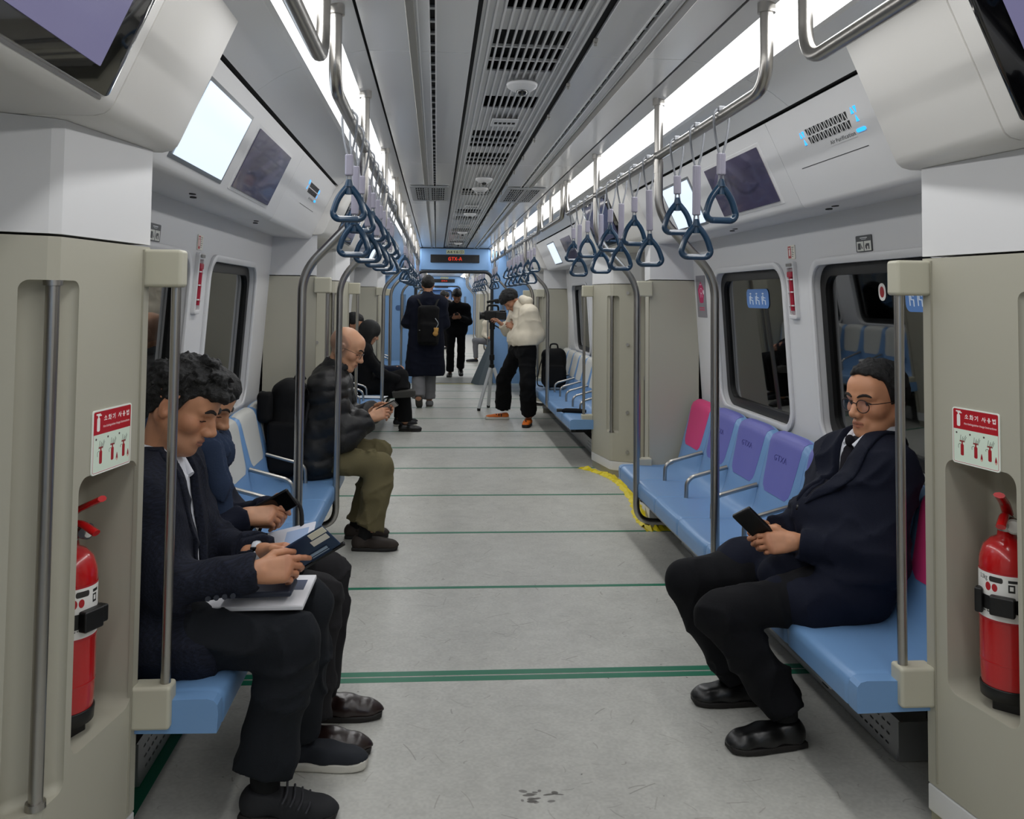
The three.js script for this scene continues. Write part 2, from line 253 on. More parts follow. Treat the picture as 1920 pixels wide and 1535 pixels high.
// ---------- side walls with windows ----------
const wallX = y => 1.443 - 0.0673 * (y - 0.824);
const toWall = s => (u, v, w) => [CX0 + s * (wallX(v) + w), v, u];
const WIN_Y = [0.875, 1.665];
const bays = [[-5.74, -2.5], [-11.45, -7.78], [-15.52, -13.25]];   // bench bays
const windowsIn = [[[-5.29, -4.235], [-3.89, -2.84]], [[-11.0, -9.9], [-9.5, -8.4]], [[-15.0, -13.75]]];
let winNo = 0;
function sideWall(s) {
  const w = struct(s < 0 ? 'wall_left' : 'wall_right', 'white side wall panels with rounded window openings');
  bays.forEach(([a, b], i) => {
    const hs = windowsIn[i].map(([p, q]) => rrect(p, WIN_Y[0], q, WIN_Y[1], 0.1, 6));
    part('wall_panel', remap(holed([[a, 0.6], [b, 0.6], [b, 1.9], [a, 1.9]], hs, 0.07), toWall(s), s > 0, 0.5), M.white, w);
    part('lower_panel', bx(CX0 + s * 1.455, CX0 + s * 1.52, 0, 0.62, a, b), M.beigeDark, w);
    for (const [p, q] of windowsIn[i]) {
      winNo++; const g = struct('window_' + winNo, 'dark rounded train window');
      part('trim', remap(holed(rrect(p - 0.03, WIN_Y[0] - 0.03, q + 0.03, WIN_Y[1] + 0.03, 0.125, 6), [rrect(p + 0.004, WIN_Y[0] + 0.004, q - 0.004, WIN_Y[1] - 0.004, 0.097, 6)], 0.016, 0.005), (u, v, d) => toWall(s)(u, v, d - 0.009), s > 0, 0.7), M.white, g);
      part('seal', remap(holed(rrect(p + 0.004, WIN_Y[0] + 0.004, q - 0.004, WIN_Y[1] - 0.004, 0.097, 6), [rrect(p + 0.055, WIN_Y[0] + 0.05, q - 0.055, WIN_Y[1] - 0.05, 0.075, 6)], 0.03), (u, v, d) => toWall(s)(u, v, d + 0.028), s > 0, 0.5), M.black, g);
      part('pane', remap(holed(rrect(p + 0.05, WIN_Y[0] + 0.045, q - 0.05, WIN_Y[1] - 0.045, 0.08, 6), [], 0.004), (u, v, d) => toWall(s)(u, v, d + 0.045), s > 0, 0.5), M.glass, g);
    }
  });
  // door bays: two sliding leaves with dark windows
  return w;
}
sideWall(-1); sideWall(1);
const doorBays = [[-2.5, -0.47], [-7.78, -5.74], [-13.25, -11.45]];
let doorNo = 0;
for (const s of [-1, 1]) for (const [b, a] of doorBays) {
  const mid = (a + b) / 2;
  for (const k of [-1, 1]) {
    doorNo++; const g = struct('door_' + doorNo, 'sliding train door leaf with a tall window');
    const z0 = k < 0 ? mid - 0.66 : mid + 0.004, z1 = k < 0 ? mid - 0.004 : mid + 0.66;
    part('leaf', remap(holed([[z0, 0.01], [z1, 0.01], [z1, 1.9], [z0, 1.9]], [rrect(z0 + 0.12, 0.8, z1 - 0.12, 1.7, 0.08, 5)], 0.035), (u, v, d) => [CX0 + s * (1.42 + d), v, u], s > 0, 0.5), M.steelDull, g);
    part('pane', bx(CX0 + s * 1.435, CX0 + s * 1.44, 0.79, 1.71, z0 + 0.11, z1 - 0.11), M.glass, g);
  }
}
for (const s of [-1, 1]) { const w = structMesh(s < 0 ? 'trim_1' : 'trim_2', [...doorBays.flatMap(([b, a]) => [bx(CX0 + s * 1.42, CX0 + s * 1.52, 0, 1.95, b, (a + b) / 2 - 0.66), bx(CX0 + s * 1.42, CX0 + s * 1.52, 0, 1.95, (a + b) / 2 + 0.66, a), bx(CX0 + s * 1.42, CX0 + s * 1.52, 1.9, 1.95, b, a)]), bx(CX0 + s * 1.44, CX0 + s * 1.52, 0, 1.95, -0.47, CAR_BACK)], M.whiteSoft, 'door surrounds'); }
// tunnel walls close outside the windows
for (const s of [-1, 1]) structMesh(s < 0 ? 'wall_tunnel_left' : 'wall_tunnel_right', bx(CX0 + s * 2.15, CX0 + s * 2.3, -0.5, 3.2, -60, 6), M.tunnel, 'dark tunnel wall outside');
structMesh('wall_back', bx(-1.5, 1.53, 0, 2.5, CAR_BACK, CAR_BACK + 0.06), M.blueWall, 'car end wall behind');

// ---------- sloping panels above the windows ----------
const adTop = [0.975, 2.205], adBot = [1.13, 1.872];
const onAd = s => (u, v, w) => { const t = v, nx = -(adTop[1] - adBot[1]), ny = -(adBot[0] - adTop[0]), n = Math.hypot(nx, ny); return [CX0 + s * (adTop[0] + (adBot[0] - adTop[0]) * t + nx / n * w), adTop[1] + (adBot[1] - adTop[1]) * t + ny / n * w, u]; };   // u along the car, v 0 top .. 1 bottom, w proud of the panel
for (const s of [-1, 1]) {
  const w = struct(s < 0 ? 'wall_upper_left' : 'wall_upper_right', 'sloping white panels above the windows');
  bays.forEach(([a, b], i) => {
    const mids = i === 0 ? (s > 0 ? [b, -3.39, a] : [b, -4.36, a]) : [b, (a + b) / 2, a];
    for (let k = 0; k < mids.length - 1; k++) {
      const z1 = mids[k] - 0.0015, z0 = mids[k + 1] + 0.0015;
      const prof = [[0.975, 2.205], [1.122, 1.889], [1.128, 1.879], [1.137, 1.871], [1.15, 1.868], [1.395, 1.882], [1.395, 1.9], [1.16, 1.89], [1.145, 1.893], [0.99, 2.215]];
      part('sloping_panel', prismZ(mir(prof, s).map(p => [p[0] + CX0, p[1]]), z0, z1), M.white, w);
    }
    for (const [z, x] of [[b - 0.8, 1.22], [b - 0.92, 1.25], [b - 1.95, 1.22], [b - 2.08, 1.25]]) if (z > a) { const g = new THREE.CylinderGeometry(0.02, 0.02, 0.004, 14); g.scale(0.6, 1, 1); g.translate(CX0 + s * x, 1.871, z); part('air_hole', g, M.gasket, w); }
  });
}
// ---------- the lights themselves ----------
{
  const br = [CAR_BACK, 1.5, -1.1, -3.7, -6.3, -8.9, -11.5, -13.6, CAR_FRONT + 0.02];
  const names = ['behind the viewer', 'overhead, second of its row', 'by the near hanging bar', 'over the near bench', 'over the first doorway ahead', 'over the second bench', 'before the third doorway', 'nearest the end sign'];
  for (const s of [-1, 1]) for (let i = 0; i < br.length - 1; i++) ceilingLight(s, br[i + 1], br[i], `white light strip on the ${s < 0 ? 'left' : 'right'} of the ceiling, ${names[i]}`);
}
// ---------- pillars beside the doors ----------
const SL = 0.16;   // the aisle face of a pillar draws back towards the door
const faceAt = (s, a0, zb, dir, t, y, out) => { const n = V(-s, 0, dir * SL).normalize(); return V(s * (a0 + SL * t), y, zb + dir * t).addScaledVector(n, out); };
const faceYaw = (s, dir) => Math.atan2(-s, dir * SL);
function pillarPlan(a0, len, grow = 0) {
  return [[a0 - grow, 0], [a0 + 0.004 - grow, 0.028], [a0 + SL * (len - 0.03) - grow, len - 0.03 + grow * 0.3], [a0 + SL * len - grow * 0.8, len + grow * 0.5], [a0 + SL * len + 0.02, len + 0.022 + grow], [1.4, len + 0.14 + grow], [1.47, len + 0.15 + grow], [1.47, 0]];
}
function obox(w, h, d, r, p, yaw) { const g = new RoundedBoxGeometry(w, h, d, 4, r); g.rotateY(yaw); g.translate(p.x, p.y, p.z); return g; }
let pillarNo = 0;
function pillar(s, a0, zb, dir, o = {}) {
  const len = o.len || 0.46, col = o.blue ? M.blueWall : M.beige, g = struct('wall_pillar_' + (++pillarNo), o.label || 'beige door pillar with white top');
  const P = (pl) => pl.map(p => [s * p[0], zb + dir * p[1]]);
  const plan = P(pillarPlan(a0, len));
  part('base', prismY(P(pillarPlan(a0 + 0.008, len - 0.008)), 0, 0.06), M.beigeDark, g);
  part('kick_band', prismY(P(pillarPlan(a0, len)), 0.058, 0.135, 0.3, 0.006), M.white, g);
  let body = prismY(plan, 0.137, 1.628, 0.3);
  const cutters = [], C = faceAt(s, a0, zb, dir, len + 0.01, 0, 0), rp = V(C.x, 0.95, C.z), bis = V(-s * 0.72, 0, dir * 0.72).normalize();
  const recessYaw = Math.atan2(bis.x, bis.z);
  cutters.push(obox(0.15, 1.16, 0.15, 0.022, rp.clone().addScaledVector(bis, 0.012), recessYaw));
  if (o.niche) cutters.push(obox(o.niche[1] - o.niche[0], 0.64, 0.34, 0.035, faceAt(s, a0, zb, dir, (o.niche[0] + o.niche[1]) / 2, 0.745, 0), faceYaw(s, dir)));
  part('body', cut(body, ...cutters), col, g);
  part('panel_line', prismY([[a0 - 0.0006, 0.036], [a0 + 0.01, 0.036], [a0 + 0.01, 0.04], [a0 - 0.0004, 0.04]].map(p => [s * (p[0] + SL * 0.01), zb + dir * p[1]]), 0.15, 1.62, 0), M.beigeDark, g);
  part('upper_panel', prismY(plan, 1.634, 1.893, 0.3), M.white, g);
  const pp = rp.clone().addScaledVector(bis, -0.022);
  part('grab_pole', bent([[pp.x, 0.368, pp.z], [pp.x, 1.532, pp.z]], 0.0155), M.steel, g);
  part('pole_collar', [new THREE.CylinderGeometry(0.021, 0.022, 0.014, 16).translate(pp.x, 0.378, pp.z), new THREE.CylinderGeometry(0.021, 0.021, 0.012, 16).translate(pp.x, 1.524, pp.z)], M.steel, g);
  if (o.screws) for (const y of [0.22, 0.55, 1.12, 1.555]) { const q = V(s * (a0 + SL * len + 0.13), y, zb + dir * (len + 0.022 + 0.075)); const d = new THREE.CylinderGeometry(0.014, 0.014, 0.012, 14); d.rotateX(Math.PI / 2); d.rotateY(Math.atan2(-s * 0.3, dir)); d.translate(q.x, q.y, q.z); part('screw', d, M.steelDull, g); }
  // bench-side rail on two brackets
  const bxn = s * (a0 - 0.045), zc = zb + dir * 0.0;
  for (const y of [[1.52, 1.622], [0.353, 0.465]]) part('bracket', rbx(s * (a0 - 0.094), s * (a0 + 0.012), y[0], y[1], zc - 0.032, zc + 0.032, 0.01, 3), std(0xb9b6a4, 0.5), g);
  part('side_pole', bent([[s * (a0 - 0.073), 0.46, zc], [s * (a0 - 0.073), 1.525, zc]], 0.0135), M.steel, g);
  // header end above
  return g;
}
pillar(1, 1.1, -2.48, 1, { len: 0.42, niche: [0.08, 0.33], label: 'beige pillar with extinguisher niche, right of the viewer' }); pillar(-1, 1.1, -2.46, 1, { len: 0.41, niche: [0.035, 0.31], label: 'beige pillar with extinguisher niche, left of the viewer' });
for (const s of [-1, 1]) { pillar(s, 1.09, -5.74, -1); pillar(s, 1.09, -7.9, 1, { screws: true }); pillar(s, 1.09, -11.55, -1); pillar(s, 1.09, -13.35, 1); }
// ---------- boxes over the doors with a wide screen ----------
const hdTop = [0.885, 2.275], hdBot = [1.042, 1.918];
const onHd = s => (u, v, w) => { const nx = -(hdTop[1] - hdBot[1]), ny = -(hdBot[0] - hdTop[0]), n = Math.hypot(nx, ny); return [s * (hdTop[0] + (hdBot[0] - hdTop[0]) * v + nx / n * w), hdTop[1] + (hdBot[1] - hdTop[1]) * v + ny / n * w, u]; };
const tvGlass = phys(0x050507, 0.05, { clearcoat: 1, clearcoatRoughness: 0.02 });
const tvScreen = new THREE.MeshStandardMaterial({ color: 0x2c2a3c, roughness: 0.12, emissive: 0x9d9ac4, emissiveIntensity: 0.42 });
let hdNo = 0;
const tvDim = new THREE.MeshStandardMaterial({ color: 0x2c2a3c, roughness: 0.12, emissive: 0x8f8cc0, emissiveIntensity: 0.06 });
function header(s, z0, z1, tvs, where) {
  const g = struct('trim_header_' + (++hdNo), 'white box above the doors ' + where);
  const prof = [[0.885, 2.275], [1.036, 1.93], [1.045, 1.912], [1.06, 1.9], [1.085, 1.894], [1.44, 1.894], [1.44, 2.3], [0.9, 2.3]];
  const cap = 0.5;
  const seg = [[z0, z0 + cap - 0.002], [z0 + cap + 0.002, z1 - cap - 0.002], [z1 - cap + 0.002, z1]];
  for (const [a, b] of seg) {
    const e = new THREE.ExtrudeGeometry(shape(mir(prof, s)), { depth: b - a - 0.012, bevelEnabled: true, bevelSize: 0.006, bevelThickness: 0.006, bevelOffset: -0.006, bevelSegments: 2 }); e.translate(0, 0, a + 0.006);
    part('header_panel', toCreasedNormals(e, 0.6), M.whiteSoft, g);
  }
  for (const [a, b] of tvs) {
    const tv = thing('door_screen', `wide black screen in the box above the doors, ${where}`, 'screen', 'screens above the doors');
    part('bezel', remap(holed(rrect(a, 0.04, b, 0.985, 0.03, 4), [], 0.012, 0.003), (u, v, w) => onHd(s)(u, v, w - 0.002), s > 0, 0.5), tvGlass, tv);
    part('picture', remap(holed(rrect(a + 0.11, 0.08, b - 0.11, 0.86, 0.004, 2), [], 0.002), (u, v, w) => onHd(s)(u, v, w + 0.0095), s > 0, 0.5), z0 > -3 ? tvScreen : tvDim, tv);
    part('sill', remap(holed(rrect(a + 0.02, 0.993, b + 0.03, 1.012, 0.005, 3), [], 0.006), (u, v, w) => onHd(s)(u, v, w - 0.004), s > 0, 0.5), M.steelDull, tv);
  }
}
header(-1, -2.5, -0.3, [[-1.94, -0.86]], 'left of the viewer'); header(1, -2.52, -0.3, [[-1.94, -0.86]], 'right of the viewer');
for (const s of [-1, 1]) { header(s, -7.85, -5.72, [[-7.32, -6.25]], (s < 0 ? 'left' : 'right') + ' at the first doorway ahead'); header(s, -13.4, -11.5, [], (s < 0 ? 'left' : 'right') + ' at the third doorway'); }
// ---------- screens and air purifiers on the sloping panels ----------
const litScreen = new THREE.MeshStandardMaterial({ color: 0x99a0a8, roughness: 0.3, emissive: 0xdfeeff, emissiveIntensity: 1.0 });
const mapTex = canvasTex(512, 256, (g, w, h) => {
  g.fillStyle = '#4a4560'; g.fillRect(0, 0, w, h); g.strokeStyle = '#363149'; g.lineWidth = 16; g.beginPath(); g.moveTo(90, 150); g.bezierCurveTo(170, 190, 250, 190, 290, 130); g.bezierCurveTo(330, 70, 400, 70, 450, 90); g.stroke();
  g.fillStyle = '#5a5474'; g.beginPath(); g.ellipse(380, 40, 120, 18, 0.5, 0, 7); g.fill(); g.fillStyle = '#35304a'; for (let i = 0; i < 9; i++) g.fillRect(110 + i * 40, 110 + (i * 37 % 70), 12, 16); g.fillRect(90, 40, 46, 5); g.fillRect(90, 52, 40, 5); g.fillRect(90, 64, 44, 5);
});
const darkScreen = phys(0xffffff, 0.16, { map: mapTex, clearcoat: 0.6, clearcoatRoughness: 0.05 });
function uvFit(g, f) { const p = g.attributes.position, u = g.attributes.uv; for (let i = 0; i < p.count; i++) { const q = f(p.getX(i), p.getY(i), p.getZ(i)); u.setXY(i, q[0], q[1]); } return g; }
function adScreen(s, a, b, kind, label) {
  const t = thing('information_screen', label, 'screen', 'screens above the windows');
  part('frame', remap(holed(rrect(a - 0.03, 0.15, b + 0.03, 0.9, 0.008, 2), kind ? [] : [], 0.005, 0.0015), (u, v, w) => onAd(s)(u, v, w - 0.002), s > 0, 0.4), kind ? M.white : M.frame, t);
  const g = prep(holed(rrect(a, 0.19, b, 0.86, 0.003, 2), [], 0.003)); const flipu = s > 0;
  uvFit(g, (u, v) => [flipu ? (b - u) / (b - a) : (u - a) / (b - a) , 1 - (v - 0.19) / 0.67]);
  if (s < 0) uvFit(g, (u, v) => [(b - u) / (b - a), 1 - (v - 0.19) / 0.67]);
  part('display', remap(g, (u, v, w) => onAd(s)(u, v, w + 0.003), s > 0, 0.4), kind ? darkScreen : litScreen, t);
  if (!kind) { const c = onAd(s)((a + b) / 2, 0.52, 0.02), n = V(-s * (adTop[1] - adBot[1]), -(adBot[0] - adTop[0]), 0).normalize(); const l = new THREE.RectAreaLight(0xdfeeff, 0.9, b - a, 0.24); const X = V(0, 0, 1), Z = n.clone().negate(); l.quaternion.setFromRotationMatrix(new THREE.Matrix4().makeBasis(X, Z.clone().cross(X), Z)); l.position.set(...c); l.castShadow = true; l.name = 'screen_light'; t.add(l); }
}
const blueGlow = new THREE.MeshStandardMaterial({ color: 0x2288cc, emissive: 0x2aa0ff, emissiveIntensity: 1.6 });
const txtTex = (txt, w, h, font, fg, bg) => canvasTex(w, h, (g) => { if (bg) { g.fillStyle = bg; g.fillRect(0, 0, w, h); } g.fillStyle = fg; g.font = font; g.textAlign = 'center'; g.textBaseline = 'middle'; g.fillText(txt, w / 2, h / 2); });
const airTex = txtTex('Air Purification', 256, 48, 'bold 34px sans-serif', '#24262b', '#dcdcdd');
function purifier(s, a, b, label) {   // a < b along the car
  const t = thing('air_purifier', label, 'air purifier', 'air purifiers in the sloping panels'); const q = onAd(s), dv = 0.37;
  const tri = (u, v, du, h, up) => remap(holed(up ? [[u, v], [u + du, v], [u + du / 2, v + h]] : [[u, v + h], [u + du / 2, v], [u + du, v + h]], [], 0.0015), (x, y, w) => q(x, y, w), s > 0, 0.4);
  const n = 10, du = (b - a) / n, vv = [], bl = [];
  for (const r of [0, 1]) for (let i = 0; i < n * 2; i++) { const u = a + i * du / 2; if (u + du > b + 0.01) continue; (vv).push(tri(u + 0.003, 0.24 + r * 0.085, du * 0.42, 0.07, i % 2 === 0)); }
  part('vent_triangles', vv, M.gasket, t);
  for (const [u0, k] of [[a - 0.055, 0], [b + 0.012, 1]]) for (const [uu, v] of k ? [[0, 0.225], [0.024, 0.225], [0.012, 0.305]] : [[0, 0.25], [0.024, 0.25], [0.012, 0.33]]) part('blue_lamp', tri(u0 + uu, v, 0.018, 0.06, v > 0.3 ? false : uu > 0), blueGlow, t);
  const pu = s > 0 ? b - 0.0 : a + 0.0, pd = s > 0 ? 1 : -1;
  part('blue_lamp', remap(holed(rrect(Math.min(pu, pu + pd * 0.06), 0.425, Math.max(pu, pu + pd * 0.06), 0.46, 0.012, 4), [], 0.002), (x, y, w) => q(x, y, w), s > 0, 0.4), blueGlow, t);
  const lu0 = s > 0 ? b - 0.2 : a + 0.01, g = prep(holed([[lu0, 0.42], [lu0 + 0.19, 0.42], [lu0 + 0.19, 0.49], [lu0, 0.49]], [], 0.0008)); uvFit(g, (u, v) => { const k = (u - lu0) / 0.19; return [s > 0 ? k : 1 - k, 1 - (v - 0.42) / 0.07]; });
  part('lettering', remap(g, (x, y, w) => q(x, y, w), s > 0, 0.4), std(0xffffff, 0.4, { map: airTex }), t);
  part('seam', remap(holed([[a - 0.15, 0.595], [b + 0.03, 0.595], [b + 0.03, 0.602], [a - 0.15, 0.602]], [], 0.0012), (x, y, w) => q(x, y, w - 0.0006), s > 0, 0.4), M.gasket, t);
}
adScreen(-1, -3.24, -2.66, 0, 'glowing white screen above the left windows, partly behind the door box'); adScreen(-1, -4.12, -3.41, 1, 'dark reflecting screen above the left windows');
adScreen(1, -4.27, -3.56, 1, 'dark purple route screen above the right windows'); adScreen(1, -5.1, -4.58, 0, 'glowing white screen above the right windows, behind the strap handles');
purifier(1, -3.1, -2.76, 'air purifier vent with blue lamps above the right windows'); purifier(-1, -5.2, -4.86, 'air purifier vent with blue lamps above the left windows');
for (const s of [-1, 1]) { adScreen(s, -10.5, -9.95, 0, `glowing white screen over the ${s < 0 ? 'left' : 'right'} second bench`); adScreen(s, -9.4, -8.75, 1, `dark screen over the ${s < 0 ? 'left' : 'right'} second bench`); }

// ---------- benches ----------
const SW = 0.4535;
const seatTop = [[0.887, 0.335], [0.884, 0.385], [0.887, 0.408], [0.897, 0.42], [0.915, 0.4245], [0.98, 0.424], [1.06, 0.421], [1.14, 0.419], [1.2, 0.423], [1.232, 0.438], [1.252, 0.465], [1.266, 0.51], [1.282, 0.58], [1.298, 0.65], [1.315, 0.72], [1.33, 0.785], [1.34, 0.825], [1.353, 0.85], [1.375, 0.862], [1.405, 0.864]];
const seatBack = [[1.405, 0.84], [1.36, 0.82], [1.345, 0.76], [1.32, 0.65], [1.295, 0.54], [1.278, 0.46], [1.25, 0.41], [1.2, 0.395], [1.0, 0.395], [0.91, 0.39], [0.9, 0.335]];
function loft(slices, capEnds = true, crease = 0.7) {
  const m = slices[0].length, pos = [];
  const quad = (a, b, c, d) => pos.push(...a, ...b, ...c, ...a, ...c, ...d);
  for (let i = 0; i < slices.length - 1; i++) for (let j = 0; j < m; j++) { const k = (j + 1) % m; quad(slices[i][j], slices[i][k], slices[i + 1][k], slices[i + 1][j]); }
  if (capEnds) for (const [S, f] of [[slices[0], 1], [slices[slices.length - 1], -1]]) {
    const xs = S.map(p => new THREE.Vector2(p[0], p[1])); let tri = THREE.ShapeUtils.triangulateShape(xs, []); const area = THREE.ShapeUtils.area(xs);
    for (const t of tri) { const q = (f * area > 0) ? [t[0], t[2], t[1]] : t; pos.push(...S[q[0]], ...S[q[1]], ...S[q[2]]); }
  }
  const g = new THREE.BufferGeometry(); g.setAttribute('position', new THREE.Float32BufferAttribute(pos, 3)); g.setAttribute('uv', new THREE.Float32BufferAttribute(new Float32Array(pos.length / 3 * 2), 2));
  // make sure faces look outwards
  let vol = 0; for (let i = 0; i < pos.length; i += 9) vol += pos[i] * (pos[i + 4] * pos[i + 8] - pos[i + 5] * pos[i + 7]) - pos[i + 1] * (pos[i + 3] * pos[i + 8] - pos[i + 5] * pos[i + 6]) + pos[i + 2] * (pos[i + 3] * pos[i + 7] - pos[i + 4] * pos[i + 6]);
  if (vol < 0) for (let i = 0; i < pos.length; i += 9) for (let c = 0; c < 3; c++) { const t = g.attributes.position.array[i + 3 + c]; g.attributes.position.array[i + 3 + c] = g.attributes.position.array[i + 6 + c]; g.attributes.position.array[i + 6 + c] = t; }
  g.computeVertexNormals(); return toCreasedNormals(g, crease);
}
const edgeK = v => Math.pow(Math.abs(v), 6);   // v in -1..1 across a seat
const seatGeo = (() => {
  const vs = [-1, -0.985, -0.94, -0.86, -0.7, -0.4, 0, 0.4, 0.7, 0.86, 0.94, 0.985, 1];
  return loft(vs.map(v => {
    const e = edgeK(v), z = v * (SW / 2 - 0.001), rnd = Math.abs(v) > 0.98 ? 0.004 : 0;
    return [...seatTop.map((p, i) => { let [x, y] = p; const k = i / (seatTop.length - 1); if (i >= 10) { const h = (y - 0.465) / 0.4; y -= e * 0.035 * h; x += e * 0.014 - rnd * 0.6; x += 0.012 * (1 - v * v) * Math.sin(h * Math.PI) * 0.8; } else if (i >= 3) { y += -rnd - 0.004 * (1 - v * v); } return [x + (i < 3 ? rnd : 0), y, z]; }), ...seatBack.map(p => [p[0] - (p[1] > 0.5 ? 0 : 0), p[1] - (p[1] > 0.75 ? e * 0.03 : 0), z])];
  }), true, 0.8);
})();
function padGeo() {   // inlay on the back rest, follows its curve and rolls over the top
  const samples = []; for (let i = 12; i < seatTop.length - 1; i++) for (let k = 0; k < 3; k++) { const t = k / 3; samples.push([seatTop[i][0] + (seatTop[i + 1][0] - seatTop[i][0]) * t, seatTop[i][1] + (seatTop[i + 1][1] - seatTop[i][1]) * t]); }
  const n = samples.length, sl = [];
  samples.forEach((p, i) => {
    const q = samples[Math.min(n - 1, i + 1)], o = samples[Math.max(0, i - 1)], tx = q[0] - o[0], ty = q[1] - o[1], L = Math.hypot(tx, ty), nx = -ty / L, ny = tx / L;
    const s = (p[1] - 0.51); let w = 0.15 + Math.min(1, s / 0.3) * 0.038; const r = 0.035, d = i / (n - 1) * 0.31; if (d < r) w -= r - Math.sqrt(Math.max(0, r * r - (r - d) ** 2));
    const row = []; for (let j = 0; j <= 8; j++) { const v = j / 8 * 2 - 1, z = v * w, vv = z / (SW / 2), h = (p[1] - 0.465) / 0.4, e = edgeK(vv); const x = p[0] + e * 0.014 + 0.012 * (1 - vv * vv) * Math.sin(Math.min(1, h) * Math.PI) * 0.8, y = p[1] - e * 0.035 * h; const off = Math.abs(v) > 0.99 ? 0.0005 : 0.0028; row.push([x + nx * off, y + ny * off, z]); }
    for (let j = 8; j >= 0; j--) { const a = row[j]; row.push([a[0] - nx * 0.008, a[1] - ny * 0.008, a[2]]); }
    sl.push(row);
  });
  const g = loft(sl, false, 0.7); return g;
}
const padG = padGeo();
const gtxTex = (base) => canvasTex(256, 256, (g, w, h) => { g.fillStyle = base; g.fillRect(0, 0, w, h); });
const armGeo = bent([[1.29, 0.585, 0], [1.09, 0.53, 0], [1.063, 0.5, 0], [1.06, 0.415, 0]], 0.0115, 0.05, 10);
const letterGeo = (() => { // raised lettering G T X A on the purple backs, as thin strokes
  const segs = { G: [[[1, 0.9], [0.6, 1], [0.1, 0.75], [0, 0.4], [0.3, 0], [0.8, 0.05], [0.9, 0.4], [0.5, 0.4]]], T: [[[0, 1], [1, 1]], [[0.5, 1], [0.5, 0]]], X: [[[0, 1], [1, 0]], [[1, 1], [0, 0]]], A: [[[0, 0], [0.5, 1], [1, 0]], [[0.2, 0.4], [0.8, 0.4]]] };
  const out = []; const at = (z, y) => { let i = 11; while (i < seatTop.length - 2 && seatTop[i + 1][1] < y) i++; const a = seatTop[i], b = seatTop[i + 1], t = (y - a[1]) / (b[1] - a[1]); const vv = z / (SW / 2), h = (y - 0.465) / 0.4; return V(a[0] + (b[0] - a[0]) * t - 0.0035 + 0.012 * (1 - vv * vv) * Math.sin(h * Math.PI) * 0.8, y, z); };
  'GTXA'.split('').forEach((c, k) => { for (const l of segs[c]) { const S = l.map(([u, v]) => at(-0.085 + k * 0.038 + u * 0.03, 0.735 + v * 0.026)); out.push(sweep(S, () => 0.0016, 5)); } }); return merge(out);
})();
function bench(side, zNear, n, pads, label, opts = {}) {
  const L = n * SW, zc = zNear - L / 2, g = thing('bench', label, 'bench', undefined, [0, 0, zc], side < 0 ? Math.PI : 0), f = side < 0 ? -1 : 1;
  for (let i = 0; i < n; i++) {
    const z = f * (L / 2 - (i + 0.5) * SW), st = part('seat', seatGeo, M.seat, g); st.position.z = z;
    const pd = part('back_inlay', padG, pads[i % pads.length], st); if (pads[i % pads.length] === M.padPurple) { const lt = part('lettering', letterGeo, std(0x3c3c86, 0.5), st); }
  }
  for (let i = 1; i < n; i++) { const a = part('armrest', armGeo, M.steel, g); a.position.z = f * (L / 2 - i * SW); }
  if (!opts.plain) {
    part('support_beam', [bx(0.96, 1.02, 0.3, 0.335, -L / 2 + 0.1, L / 2 - 0.1), bx(0.92, 1.4, 0.335, 0.392, -L / 2 + 0.02, L / 2 - 0.02)], M.dark, g);
    part('edge_rail', [bx(0.9, 0.93, 0.315, 0.34, -L / 2 + 0.15, L / 2 - 0.15)], M.frame, g);
    for (let i = 0; i <= 2; i++) { const z = (i - 1) * (L / 2 - 0.3); part('bracket', [bx(0.95, 1.44, 0.26, 0.335, z - 0.02, z + 0.02), bx(1.3, 1.44, 0.14, 0.3, z - 0.02, z + 0.02)], M.gasket, g); }
    const hz0 = -L / 2 + 0.32, hz1 = L / 2 - 0.32, holes = [];
    for (let k = 0; k < 2; k++) for (let i = 0; i < 14; i++) for (let r = 0; r < 3; r++) { const u = (k ? hz1 - 0.08 - i * 0.036 : hz0 + 0.06 + i * 0.036); holes.push(rrect(u, 0.03 + r * 0.03, u + 0.022, 0.037 + r * 0.03, 0.003, 2)); }
    part('heater_front', remap(holed([[hz0, 0.005], [hz1, 0.005], [hz1, 0.13], [hz0, 0.13]], holes, 0.003), (u, v, w) => [1.2 + w + v * 0.1, v, u], true, 0.4), M.alu, g);
    part('heater_box', [bx(1.204, 1.43, 0.005, 0.008, hz0, hz1), bx(1.212, 1.43, 0.127, 0.13, hz0, hz1), bx(1.205, 1.43, 0.005, 0.13, hz0 - 0.003, hz0), bx(1.205, 1.43, 0.005, 0.13, hz1, hz1 + 0.003), bx(1.23, 1.235, 0.008, 0.127, hz0 + 0.01, hz1 - 0.01)], M.alu, g);
    part('hanging_cable', [bent([[1.1, 0.34, L / 2 - 0.55], [1.1, 0.26, L / 2 - 0.5], [1.13, 0.3, L / 2 - 0.42], [1.16, 0.24, L / 2 - 0.4]], 0.006, 0.03, 6), bent([[1.08, 0.34, L / 2 - 0.6], [1.09, 0.24, L / 2 - 0.56], [1.1, 0.33, L / 2 - 0.5]], 0.005, 0.03, 6)], std(0x8a7a55, 0.5), g);
  }
  // end shield closing the seat shell
  for (const e of [-1, 1]) part('end_cap', prismZ([...seatTop.slice(0, 9), [1.2, 0.34], [0.91, 0.335]].map(p => [p[0] + 0.001, p[1] - 0.001]), e > 0 ? L / 2 - 0.0005 : -L / 2 - 0.05, e > 0 ? L / 2 + 0.05 : -L / 2 + 0.0005, 0.5), M.seat, g);
  return g;
}
const PW = M.padWhite, PP = M.padPurple, PK = M.padPink;
bench(1, -2.52, 7, [PK, PP, PP, PP, PP, PP, PK], 'blue bench with purple and pink backs under the right windows'); bench(-1, -2.5, 7, [PW], 'blue bench with white backs under the left windows, near the viewer');
